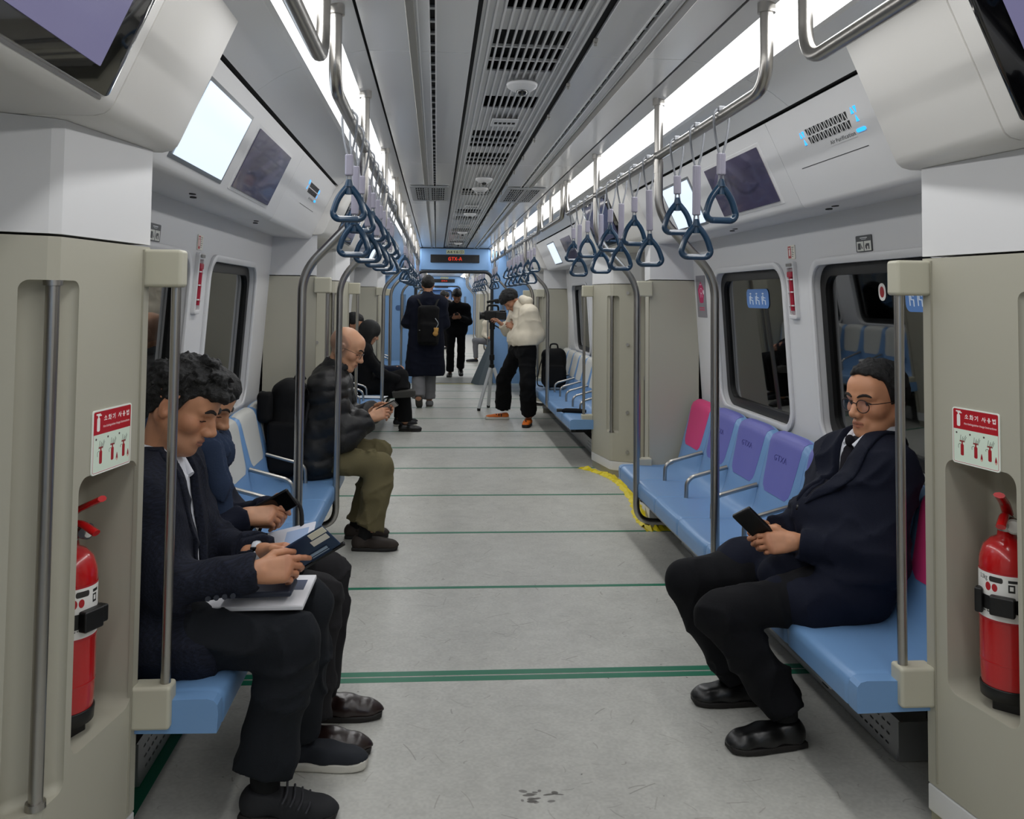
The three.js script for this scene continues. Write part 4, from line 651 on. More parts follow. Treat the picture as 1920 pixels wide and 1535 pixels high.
{ // gangway tunnel between the cars
  const g = struct('wall_gangway', 'grey gangway between the two cars'); const z0 = CAR_FRONT - 1.0, z1 = CAR_FRONT - 0.1;
  for (const s of [-1, 1]) part('gangway_side', bx(s * 0.72, s * 0.8, 0, 2.1, z0, z1), std(0x5b6468, 0.7), g);
  part('gangway_roof', bx(-0.8, 0.8, 2.02, 2.1, z0, z1), std(0x767e82, 0.7), g); part('threshold', bx(-0.7, 0.7, 0.0, 0.012, z0, CAR_FRONT + 0.05), std(0x83857f, 0.5), g); part('yellow_edge', bx(-0.66, 0.64, 0.0005, 0.0015, CAR_FRONT + 0.09, CAR_FRONT + 0.13), M.yellow, g);
  const f = loft([[[0.64, 0, CAR_FRONT + 0.02], [0.3, 0.0, CAR_FRONT + 0.02], [0.62, 0.75, CAR_FRONT + 0.02], [0.66, 0.75, CAR_FRONT + 0.02]], [[0.66, 0, CAR_FRONT + 0.3], [0.42, 0, CAR_FRONT + 0.3], [0.66, 0.7, CAR_FRONT + 0.1], [0.67, 0.72, CAR_FRONT + 0.1]]], true, 0.4); part('side_flap', f, std(0x59646a, 0.6), g);
}
// ---------- the next car, seen through the gangway ----------
{
  const z1 = CAR_FRONT - 1.0, z0 = -36.2, w = struct('wall_next_car', 'walls and ceiling of the next car');
  for (const s of [-1, 1]) {
    part('side_panel', bx(s * 1.42, s * 1.5, 0, 2.0, z0, z1), M.white, w); part('upper_panel', prismZ(mir([[0.975, 2.205], [1.135, 1.87], [1.45, 1.88], [1.45, 2.3], [0.97, 2.3]], s), z0, z1, 0), M.white, w);
    part('light_cove', prismZ(mir([[0.8, 2.315], [0.97, 2.21], [0.97, 2.34], [0.8, 2.34]], s), z0, z1, 0), M.ceil, w);
    for (const [a, b] of [[-19.6, -18.2], [-25.4, -23.2], [-31.2, -29]]) { part('door_pillar', bx(s * 1.1, s * 1.44, 0, 1.63, b - 0.5, b), M.beige, w); part('pillar_top', bx(s * 1.1, s * 1.44, 1.635, 1.89, b - 0.5, b), M.white, w); part('door_pillar', bx(s * 1.1, s * 1.44, 0, 1.63, a, a + 0.4), M.beige, w); part('pillar_top', bx(s * 1.1, s * 1.44, 1.635, 1.89, a, a + 0.4), M.white, w); part('header_box', prismZ(mir([[0.885, 2.275], [1.042, 1.918], [1.09, 1.892], [1.44, 1.892], [1.44, 2.3]], s), a, b, 0), M.whiteSoft, w); }
    for (let k = 0; k < 3; k++) ceilingLight(s, z1 - (k + 1) * 6.5, z1 - k * 6.5, `white light strip in the next car, ${s < 0 ? 'left' : 'right'} side, ${['nearest', 'middle', 'farthest'][k]}`);
    grabRail(s, -17.2, -22.6, [[-18.1, 1], [-20.4, 0], [-21.9, 1]], `steel grab rail with posts in the next car on the ${s < 0 ? 'left' : 'right'}`); grabRail(s, -25.6, -29, [[-26.6, 0], [-28, 1]], `far steel grab rail in the next car on the ${s < 0 ? 'left' : 'right'}`);
    for (let i = 0; i < 12; i++) strap(s, -17.5 - i * 0.42, i % 2, `small strap handle in the next car on the ${s < 0 ? 'left' : 'right'}, ${ordinal[i % 11]}${i > 10 ? ' and last' : ''} along its rail`, `straps in the next car ${s < 0 ? 'left' : 'right'}`);
  }
  part('next_ceiling', bx(-0.66, 0.66, 2.376, 2.4, z0, z1), M.ceil, w); part('next_roof', bx(-1.5, 1.5, 2.5, 2.56, z0, z1), M.dark, w);
  part('near_end', [bx(-1.45, -0.72, 0, 2.4, z1 - 0.06, z1), bx(0.72, 1.45, 0, 2.4, z1 - 0.06, z1), bx(-0.72, 0.72, 1.98, 2.4, z1 - 0.06, z1)], M.blueWall, w);
  bench(1, -20.0, 7, [PW], 'blue bench in the next car on the right', { plain: true }); bench(-1, -20.0, 7, [PW], 'blue bench in the next car on the left', { plain: true });
  endWall(z0, 1, 2); destSign(z0, 'small red destination display farther off, in the next car');
  const z2 = -56; for (const s of [-1, 1]) { part('far_side', bx(s * 1.42, s * 1.5, 0, 2.4, z2, z0 - 0.2), M.blueWall, w); ceilingLight(s, -55.9, z0 - 0.3, `light strip two cars away, ${s < 0 ? 'left' : 'right'}`); } part('far_ceiling', bx(-1.45, 1.45, 2.376, 2.42, z2, z0 - 0.2), M.ceil, w);
  endWall(z2, 1, 3); part('far_end', bx(-1.5, 1.5, 0, 2.5, z2 - 0.4, z2 - 0.3), M.blueWall, w); destSign(z2, 'tiny red display farthest down the train');
}
// ---------- crumpled yellow tape along the doorway threshold on the right ----------
{
  const r = seedRandom(9), sl = []; const pts = [[1.2, -7.3], [1.12, -7.45], [1.08, -7.6], [1.0, -6.9], [0.98, -6.3], [0.99, -5.75], [1.0, -5.35], [1.01, -5.0]];
  const c = new THREE.CatmullRomCurve3([V(1.0, 0, -7.8), V(1.1, 0, -7.62), V(1.17, 0, -7.4), V(1.2, 0, -7.1), V(1.19, 0, -6.7), V(1.13, 0, -6.25), V(1.09, 0, -5.95), V(1.1, 0, -5.8)]);
  for (let i = 0; i <= 60; i++) { const p = c.getPoint(i / 60), h = 0.008 + r() * 0.02, w = 0.03 + r() * 0.025; sl.push([[p.x - w, 0.001, p.z], [p.x - w * 0.4, h, p.z + (r() - 0.5) * 0.03], [p.x + w * 0.3, h * (0.5 + r()), p.z + (r() - 0.5) * 0.03], [p.x + w, 0.001, p.z]]); }
  solo('tape_strip', loft(sl, false, 0.3), M.yellow, 'crumpled yellow tape lying along the right doorway edge', 'tape');
  const sl2 = []; for (let i = 0; i <= 14; i++) { const t = i / 14, w = 0.05 + r() * 0.03; const x = 1.06 + t * 0.25, z = -5.76 + (r() - 0.5) * 0.03; sl2.push([[x, 0.001, z - w], [x, 0.01 + r() * 0.03, z - w * 0.2], [x, 0.01 + r() * 0.03, z + w * 0.3], [x, 0.001, z + w]]); } solo('tape_strip', loft(sl2, false, 0.3), M.yellow, 'yellow tape bunched under the curved post of the right bench', 'tape');
}
// ---------- distance-field modelling for people, bags and clothes ----------
const { hypot: HY, min: MN, max: MX, abs: AB, sqrt: SQ } = Math;
function cap(a, b, ra, rb = ra) { const [ax, ay, az] = a, dx = b[0] - ax, dy = b[1] - ay, dz = b[2] - az, L2 = dx * dx + dy * dy + dz * dz || 1e-9; return (x, y, z) => { const px = x - ax, py = y - ay, pz = z - az; let t = (px * dx + py * dy + pz * dz) / L2; t = t < 0 ? 0 : t > 1 ? 1 : t; const qx = px - dx * t, qy = py - dy * t, qz = pz - dz * t; return SQ(qx * qx + qy * qy + qz * qz) - ra - (rb - ra) * t; }; }
function ell(c, r) { const [cx, cy, cz] = c, [rx, ry, rz] = r; return (x, y, z) => { const a = (x - cx) / rx, b = (y - cy) / ry, d = (z - cz) / rz, k0 = SQ(a * a + b * b + d * d), e = a / rx, f = b / ry, h = d / rz, k1 = SQ(e * e + f * f + h * h); return k1 < 1e-9 ? -MN(rx, ry, rz) : k0 * (k0 - 1) / k1; }; }
function rb(c, h, r) { return (x, y, z) => { const qx = AB(x - c[0]) - h[0] + r, qy = AB(y - c[1]) - h[1] + r, qz = AB(z - c[2]) - h[2] + r; const ox = MX(qx, 0), oy = MX(qy, 0), oz = MX(qz, 0); return SQ(ox * ox + oy * oy + oz * oz) + MN(MX(qx, qy, qz), 0) - r; }; }
const sm = (a, b, k) => { const h = k - AB(a - b); return h > 0 ? MN(a, b) - h * h / (4 * k) : MN(a, b); };
const smx = (a, b, k) => -sm(-a, -b, k);
const uni = (k, ...fs) => { fs = fs.flat(9).filter(Boolean); return (x, y, z) => { let d = fs[0](x, y, z); for (let i = 1; i < fs.length; i++) d = sm(d, fs[i](x, y, z), k); return d; }; };
const sub = (a, b, k = 0.004) => (x, y, z) => smx(a(x, y, z), -b(x, y, z), k);
const isect = (a, b, k = 0.004) => (x, y, z) => smx(a(x, y, z), b(x, y, z), k);
const grow = (a, r) => (x, y, z) => a(x, y, z) - r;
const plane = (p, n) => { const L = HY(...n); const [a, b, c] = n.map(v => v / L), d = a * p[0] + b * p[1] + c * p[2]; return (x, y, z) => a * x + b * y + c * z - d; };   // negative behind the plane
const noiseP = (() => { const r = seedRandom(1234), P = new Uint8Array(512); for (let i = 0; i < 256; i++) P[i] = i; for (let i = 255; i > 0; i--) { const j = (r() * (i + 1)) | 0, t = P[i]; P[i] = P[j]; P[j] = t; } for (let i = 0; i < 256; i++) P[i + 256] = P[i]; return P; })();
function noise3(x, y, z) { const X = Math.floor(x), Y = Math.floor(y), Z = Math.floor(z); x -= X; y -= Y; z -= Z; const u = x * x * (3 - 2 * x), v = y * y * (3 - 2 * y), w = z * z * (3 - 2 * z); const h = (i, j, k) => noiseP[noiseP[noiseP[(X + i) & 255] + ((Y + j) & 255)] + ((Z + k) & 255)] / 127.5 - 1; const l = (a, b, t) => a + (b - a) * t; return l(l(l(h(0, 0, 0), h(1, 0, 0), u), l(h(0, 1, 0), h(1, 1, 0), u), v), l(l(h(0, 0, 1), h(1, 0, 1), u), l(h(0, 1, 1), h(1, 1, 1), u), v), w); }
const rough = (f, amp, fr) => (x, y, z) => { const d = f(x, y, z); if (d > 0.05 || d < -0.05) return d; return d + amp * (noise3(x * fr, y * fr, z * fr) + 0.5 * noise3(x * fr * 2.1 + 7, y * fr * 2.1, z * fr * 2.1)); };
const folds = (f, amp, fr) => (x, y, z) => { const d = f(x, y, z); if (d > 0.05 || d < -0.05) return d; const w = noise3(x * 4 + 3, y * 4, z * 4) * 0.9, a = noise3(x * fr * 0.6 + w, y * fr * 1.3 + w, z * fr * 0.6 - w), b = noise3(x * fr * 1.4 + 11 - w, y * fr * 0.9, z * fr * 1.4 + w), r = 1 - AB(a), q = 1 - AB(b); return d + amp * 0.5 * noise3(x * fr * 0.8, y * fr * 0.8 + 5, z * fr * 0.8) - amp * (r * r * r * r * 1.1 + q * q * q * q * 0.7 - 0.5); };
const prismField = (poly, e, back) => { e = nrm(e); const c = mulv(poly.reduce((a, p) => addv(a, p), [0, 0, 0]), 1 / poly.length), ps = poly.map((p, i) => { const q = poly[(i + 1) % poly.length]; let n = crs(subv(q, p), e); if (dotv(n, subv(c, p)) > 0) n = mulv(n, -1); return plane(p, n); }); ps.push(plane(back, mulv(e, -1))); return (x, y, z) => { let d = -1e9; for (const p of ps) { const v = p(x, y, z); if (v > d) d = v; } return d; }; };
function nets(f, lo, hi, c) {   // naive surface nets
  const nx = Math.ceil((hi[0] - lo[0]) / c) + 2, ny = Math.ceil((hi[1] - lo[1]) / c) + 2, nz = Math.ceil((hi[2] - lo[2]) / c) + 2, B = 4, val = new Float32Array(nx * ny * nz), R = B * c * 0.9 + c * 2.5 + 0.01;
  for (let bz = 0; bz < nz; bz += B) for (let by = 0; by < ny; by += B) for (let bxx = 0; bxx < nx; bxx += B) {
    const d = f(lo[0] + (bxx + (B - 1) / 2) * c, lo[1] + (by + (B - 1) / 2) * c, lo[2] + (bz + (B - 1) / 2) * c), far = AB(d) > R;
    for (let k = bz; k < MN(bz + B, nz); k++) for (let j = by; j < MN(by + B, ny); j++) for (let i = bxx; i < MN(bxx + B, nx); i++) val[(k * ny + j) * nx + i] = far ? d : f(lo[0] + i * c, lo[1] + j * c, lo[2] + k * c);
  }
  const id = new Int32Array(nx * ny * nz).fill(-1), pos = [], idx = [], S = [1, nx, nx * ny];
  for (let k = 0; k < nz - 1; k++) for (let j = 0; j < ny - 1; j++) for (let i = 0; i < nx - 1; i++) {
    const o = (k * ny + j) * nx + i; let m = 0; for (let q = 0; q < 8; q++) if (val[o + (q & 1) + (q >> 1 & 1) * nx + (q >> 2) * nx * ny] < 0) m |= 1 << q;
    if (m === 0 || m === 255) continue; let sx = 0, sy = 0, sz = 0, n = 0;
    for (let q = 0; q < 8; q++) for (let e = 0; e < 3; e++) { if (q >> e & 1) continue; const q2 = q | 1 << e; if ((m >> q & 1) === (m >> q2 & 1)) continue; const a = val[o + (q & 1) + (q >> 1 & 1) * nx + (q >> 2) * nx * ny], b = val[o + (q2 & 1) + (q2 >> 1 & 1) * nx + (q2 >> 2) * nx * ny], t = a / (a - b); sx += (q & 1) + (e === 0 ? t : 0); sy += (q >> 1 & 1) + (e === 1 ? t : 0); sz += (q >> 2) + (e === 2 ? t : 0); n++; }
    id[o] = pos.length / 3; pos.push(lo[0] + (i + sx / n) * c, lo[1] + (j + sy / n) * c, lo[2] + (k + sz / n) * c);
  }
  for (let k = 1; k < nz - 1; k++) for (let j = 1; j < ny - 1; j++) for (let i = 1; i < nx - 1; i++) {
    const o = (k * ny + j) * nx + i, s0 = val[o] < 0;
    for (let e = 0; e < 3; e++) { if ((val[o + S[e]] < 0) === s0) continue; const u = S[(e + 1) % 3], v = S[(e + 2) % 3], a = id[o - u - v], b = id[o - v], c2 = id[o], d = id[o - u]; if (a < 0 || b < 0 || c2 < 0 || d < 0) continue; if (s0) idx.push(a, b, c2, a, c2, d); else idx.push(a, c2, b, a, d, c2); }
  }
  const g = new THREE.BufferGeometry(); g.setAttribute('position', new THREE.Float32BufferAttribute(pos, 3)); g.setIndex(idx); g.computeVertexNormals();
  const uv = new Float32Array(pos.length / 3 * 2); for (let i = 0; i < pos.length / 3; i++) { uv[i * 2] = pos[i * 3] + pos[i * 3 + 2]; uv[i * 2 + 1] = pos[i * 3 + 1]; } g.setAttribute('uv', new THREE.BufferAttribute(uv, 2)); return g;
}
function tint(g, f) { const p = g.attributes.position, c = new Float32Array(p.count * 3); for (let i = 0; i < p.count; i++) { const q = f(p.getX(i), p.getY(i), p.getZ(i)); c[i * 3] = q[0]; c[i * 3 + 1] = q[1]; c[i * 3 + 2] = q[2]; } g.setAttribute('color', new THREE.BufferAttribute(c, 3)); return g; }
const lin = hex => { const c = new THREE.Color(hex); return [c.r, c.g, c.b]; };
const mixc = (a, b, t) => a.map((v, i) => v + (b[i] - v) * t);
const bounds = (pts, m) => { const lo = [1e9, 1e9, 1e9], hi = [-1e9, -1e9, -1e9]; for (const p of pts) for (let i = 0; i < 3; i++) { lo[i] = MN(lo[i], p[i]); hi[i] = MX(hi[i], p[i]); } return [lo.map(v => v - m), hi.map(v => v + m)]; };
const lerp = (a, b, t) => a.map((v, i) => v + (b[i] - v) * t), addv = (a, b) => a.map((v, i) => v + b[i]), subv = (a, b) => a.map((v, i) => v - b[i]), mulv = (a, k) => a.map(v => v * k), nrm = a => { const l = HY(...a) || 1; return a.map(v => v / l); }, crs = (a, b) => [a[1] * b[2] - a[2] * b[1], a[2] * b[0] - a[0] * b[2], a[0] * b[1] - a[1] * b[0]], dotv = (a, b) => a[0] * b[0] + a[1] * b[1] + a[2] * b[2];
function basis(o, f, u) { f = nrm(f); const z = nrm(crs(f, u)), y = crs(z, f); return new THREE.Matrix4().makeBasis(V(...f), V(...y), V(...z)).setPosition(V(...o)); }   // x forward, y up, z right-hand side
const bumpCloth = { bumpMap: grainTex, bumpScale: 0.0007 };
const cloth = (hex, r = 0.92, more = {}) => phys(hex, r, { sheen: 0.08, sheenRoughness: 0.6, sheenColor: new THREE.Color(hex).lerp(new THREE.Color(0xffffff), 0.2), specularIntensity: 0.5, ...bumpCloth, ...more });
const skinMat = phys(0xffffff, 0.48, { vertexColors: true, sheen: 0.1 });
const hairBump = grainTex.clone(); hairBump.repeat.set(16, 5); const hairMat = std(0x060505, 0.62, { bumpMap: hairBump, bumpScale: 0.004 }), eyeWhite = std(0xcfc6bd, 0.25), eyeDark = std(0x140d0a, 0.15);

// head: x forward, y up, origin between the ears
function headField(o) {
  const W = o.wide || 1, two = (f) => [f(1), f(-1)];
  let h = uni(0.03, ell([-0.016, 0.034, 0], [0.1, 0.09, 0.077 * W]), ell([0.03, -0.025, 0], [0.058, 0.085, 0.06 * W]), two(s => cap([-0.025, -0.04, s * 0.054 * W], [0.055, -0.102, s * 0.022], 0.019, 0.017)), ell([0.07, -0.1, 0], [0.024, 0.018, 0.026]), ell([0.055, 0.05, 0], [0.036, 0.045, 0.056 * W]));
  h = uni(0.016, h, two(s => ell([0.05, -0.022, s * 0.045 * W], [0.03, 0.026, 0.024])), two(s => cap([0.084, 0.021, s * 0.01], [0.072, 0.024, s * 0.045], 0.011, 0.009)), o.jowl ? ell([0.038, -0.085, 0], [0.05, 0.036, 0.055]) : null);
  for (const s of [-1, 1]) h = sub(h, ell([0.103, 0.0, s * 0.034], [0.028, 0.0125, 0.021]), 0.012);
  h = uni(0.005, h, two(s => ell([0.0655, 0.0, s * 0.032], [0.0145, 0.0125, 0.0175])));
  h = uni(0.009, h, cap([0.085, 0.017, 0], [0.1, -0.008, 0], 0.0085, 0.0095), cap([0.084, 0.005, 0], [0.094, -0.032, 0], 0.011, 0.014), cap([0.1, -0.008, 0], [0.115, -0.029, 0], 0.0085, 0.0115), ell([0.104, -0.036, 0], [0.012, 0.009, 0.014]), two(s => ell([0.1, -0.035, s * 0.0135], [0.0125, 0.0095, 0.0075])));
  h = uni(0.011, h, ell([0.081, -0.066, 0], [0.019, 0.022, 0.03]));
  h = uni(0.004, h, two(s => cap([0.0985, -0.0595, 0], [0.0885, -0.0635, s * 0.023], 0.0054, 0.0028)), two(s => cap([0.0965, -0.0735, 0], [0.0885, -0.067, s * 0.021], 0.0062, 0.0028)));
  for (const s of [-1, 1]) { h = sub(h, cap([0.106, -0.0662, 0], [0.093, -0.0658, s * 0.023], 0.0017, 0.001), 0.003); h = sub(h, cap([0.088, -0.042, s * 0.03], [0.085, -0.068, s * 0.039], 0.0018, 0.0012), 0.008); h = sub(h, ell([0.1, -0.0465, s * 0.0085], [0.005, 0.0035, 0.0032]), 0.002); }
  h = sub(h, cap([0.108, -0.048, 0], [0.107, -0.055, 0], 0.002), 0.004); h = sub(h, cap([0.104, -0.0865, -0.012], [0.104, -0.0865, 0.012], 0.005), 0.008);
  for (const s of [-1, 1]) h = uni(0.006, h, sub(ell([-0.016, -0.004, s * 0.08 * W], [0.021, 0.033, 0.01]), ell([-0.009, 0.0, s * 0.091 * W], [0.011, 0.021, 0.009]), 0.004));
  return h;
}
function makeHead(o, cell) {
  const skin = lin(o.skin || 0xb07c5c), lip = lin(o.lip || 0x93534a), dark = lin(0x1d1512), red = lin(0xa9624a);
  const neckEnd = o.neckLocal || [-0.05, -0.19, 0];
  const f = uni(0.02, headField(o), cap([-0.025, -0.05, 0], neckEnd, 0.047, 0.053));
  const b = bounds([[-0.13, -0.14, -0.1], [0.13, 0.14, 0.1], neckEnd], 0.07);
  let g = nets(f, b[0], b[1], cell);
  tint(g, (x, y, z) => {
    let c = skin, az = AB(z); const n = 0.5 + 0.5 * noise3(x * 60, y * 60, z * 60); c = mixc(c, mulv(c, 0.88), n * 0.6);
    if (x > 0.03 && y < 0.0 && y > -0.05 && az > 0.025) c = mixc(c, red, 0.16);
    if (az > 0.07) c = mixc(c, red, 0.2);
    if (x > 0.085 && AB(y + 0.0668) < 0.0125 - az * 0.28 && az < 0.024) c = mixc(c, lip, 0.75);
    if (x > 0.083 && AB(y + 0.0665) < 0.0022 && az < 0.023) c = mixc(c, dark, 0.6);
    if (x > 0.06 && AB(y + 0.012) < 0.006 && az > 0.015 && az < 0.05) c = mixc(c, red, 0.18);
    if (x > 0.095 && AB(y + 0.043) < 0.003 && AB(az - 0.009) < 0.004) c = mixc(c, dark, 0.7);
    if (o.stubble && y < -0.045 && x > 0.0) c = mixc(c, [0.16, 0.12, 0.1], 0.16);
    if (o.shave) { const hl = y > -0.05 && x < 0.035 - MX(0, (y - 0.03)) * 1.3 && y < 0.085; if (hl && az < 0.074 + 0.02) { const k = MN(1, MX(0, (0.03 - MX(0, y - 0.03) * 1.3 - x) / 0.02)) * MN(1, MX(0, (0.085 - y) / 0.02)); c = mixc(c, [0.12, 0.1, 0.09], 0.5 * k); } }
    return c;
  });
  return g;
}
function hairField(o) {   // o.line: list of [x, y] hairline; o.vol volume; o.curl
  const W = o.wide || 1, L = o.line || [[-0.13, -0.07], [-0.06, -0.06], [-0.03, -0.02], [-0.005, 0.0], [0.02, 0.012], [0.035, 0.045], [0.06, 0.066], [0.13, 0.07]], v = o.vol || 0.014, tv = o.top || 0.02;
  const base = uni(0.03, ell([-0.016, 0.036, 0], [0.1 + v, 0.09 + v, 0.077 * W + v * 0.9]), ell([0.0, 0.075, 0], [0.085, 0.045 + tv, 0.062]), o.front === false ? null : ell([0.035, 0.088, 0], [0.055, 0.03 + tv * 0.7, 0.055]), o.fringe ? ell([0.07, 0.075, 0], [0.04, 0.03, 0.058]) : null);
  const hl = x => { let i = 0; while (i < L.length - 2 && L[i + 1][0] < x) i++; const a = L[i], b = L[i + 1], t = MN(1, MX(0, (x - a[0]) / (b[0] - a[0]))); return a[1] + (b[1] - a[1]) * t; };
  const fr = o.fr || 30, am = o.curl || 0.004;
  return (x, y, z) => { let d = base(x, y, z); if (d > 0.04) return d; d += am * (noise3(x * fr, y * fr, z * fr) + 0.6 * noise3(x * fr * 2.3 + 5, y * fr * 2.3, z * fr * 2.3)) + 0.0016 * noise3(x * 260, y * 90, z * 260); const cutd = hl(x) + 0.006 * noise3(x * 90, 3, z * 90) - y - (o.sideDrop || 0) * MX(0, AB(z) - 0.05); return smx(d, cutd * 0.8, 0.006); };
}
// hand: x towards the fingers, y back of the hand, thumb on z = ts
function makeHand(o, cell) {
  const ts = o.ts, cu = o.curl || [[0.4, 0.5, 0.3], [0.45, 0.55, 0.3], [0.5, 0.6, 0.35], [0.55, 0.6, 0.35]], zs = [0.027, 0.0095, -0.0085, -0.025], bxs = [0.088, 0.092, 0.087, 0.078], ls = [0.074, 0.082, 0.076, 0.06], rr = [0.0092, 0.0096, 0.0092, 0.0082];
  const palm = [], fingers = [], pts = [[-0.04, 0, 0]];
  for (let i = 0; i < 4; i++) {
    const k = [bxs[i], 0.002 - AB(i - 1.3) * 0.0015, ts * zs[i]]; palm.push(cap([0.005, 0, ts * zs[i] * 0.62], k, 0.0145, 0.0122));
    let p = k, a = 0, sp = (o.spread || 0.06) * (1.5 - i) * ts; const seg = [0.46, 0.3, 0.26], ch = [];
    for (let j = 0; j < 3; j++) { a += cu[i][j]; const d = [Math.cos(a) * Math.cos(sp), -Math.sin(a), Math.sin(sp) * Math.cos(a)], q = addv(p, mulv(d, ls[i] * seg[j])); ch.push(cap(p, q, rr[i] * (1 - 0.07 * j), rr[i] * (1 - 0.07 * (j + 1)))); p = q; pts.push(q); }
    fingers.push(uni(0.003, ch));
  }
  const th = o.thumb || [[0.55, -0.45, 0.7], [0.85, -0.35, 0.35], [0.95, -0.25, 0.1]]; let p = [0.02, -0.006, ts * 0.02]; const tl = [0.045, 0.034, 0.027], tch = []; th.forEach((d, j) => { const q = addv(p, mulv(nrm([d[0], d[1], d[2] * ts]), tl[j])); tch.push(cap(p, q, [0.0155, 0.0118, 0.0105][j], [0.012, 0.0105, 0.0088][j])); p = q; pts.push(q); });
  const core = uni(0.016, palm, cap([-0.045, 0, 0], [0.01, 0, 0], 0.0235, 0.022), ell([0.045, -0.006, ts * -0.018], [0.035, 0.013, 0.014])), thumb = uni(0.004, tch);
  const f = (x, y, z) => { let d = core(x, y, z), fd = MN(fingers[0](x, y, z), fingers[1](x, y, z), fingers[2](x, y, z), fingers[3](x, y, z)); d = sm(d, fd, 0.007); return sm(d, thumb(x, y, z), 0.008); };
  const b = bounds(pts, 0.03), g = nets(f, b[0], b[1], cell), skin = lin(o.skin || 0xb07c5c), red = lin(0xa9624a);
  return tint(g, (x, y, z) => { let c = mixc(skin, mulv(skin, 0.85), 0.5 + 0.5 * noise3(x * 80, y * 80, z * 80)); if (x > 0.08) c = mixc(c, red, 0.22); return c; });
}
function shoeGeo(o = {}, cell = 0.006) {   // x forward from the heel, y up, ground at 0
  const L = o.len || 0.28, w = o.w || 0.046, pt = o.point || 0, h = o.high || 0.075, k = L / 0.28;
  let up = uni(0.035, cap([0.045 * k, 0.045, 0], [0.06 * k, h, 0], 0.042, 0.038), cap([0.05 * k, 0.038, 0], [0.15 * k, 0.04, 0], 0.04, 0.04), cap([0.15 * k, 0.034, 0.004], [0.215 * k, 0.03, 0.004], w * 0.95, w * 0.78), ell([0.235 * k, 0.024, 0.003], [0.05 * k, 0.03, w * (0.86 - pt * 0.25)]));
  up = isect(up, plane([0, h + 0.012, 0], [0.12, 1, 0]), 0.008); up = sub(up, ell([0.058 * k, h + 0.03, 0], [0.04, 0.035, 0.028]), 0.006);
  const outl = (x, z) => { const t = x / L, ww = t < 0.25 ? 0.034 + 0.01 * Math.sin(t / 0.25 * 1.57) : t < 0.62 ? 0.044 + (w - 0.044) * (t - 0.25) / 0.37 : w * SQ(MX(0, 1 - ((t - 0.62) / 0.4) ** (2 + (1 - pt)))); return AB(z - 0.003 * t) - ww - 0.003; };
  const st = o.sole || 0.018, raise = o.rocker || 0.006; const floorY = x => raise * MX(0, (x / L - 0.7) / 0.3) ** 2;
  up = isect(up, (x, y, z) => st + floorY(x) - y, 0.003); if (o.wrinkle) up = rough(up, o.wrinkle, 45);
  const sole = (x, y, z) => { const d = MX(outl(x, z) * 0.8, AB(x - L / 2) - L / 2 + 0.002); return smx(d, MX(floorY(x) - y, y - st - floorY(x) - 0.003), 0.004); };
  return [nets(up, [-0.03, 0, -0.075], [L + 0.03, h + 0.05, 0.075], cell), nets(sole, [-0.02, -0.01, -0.075], [L + 0.02, st + 0.03, 0.075], cell)];
}
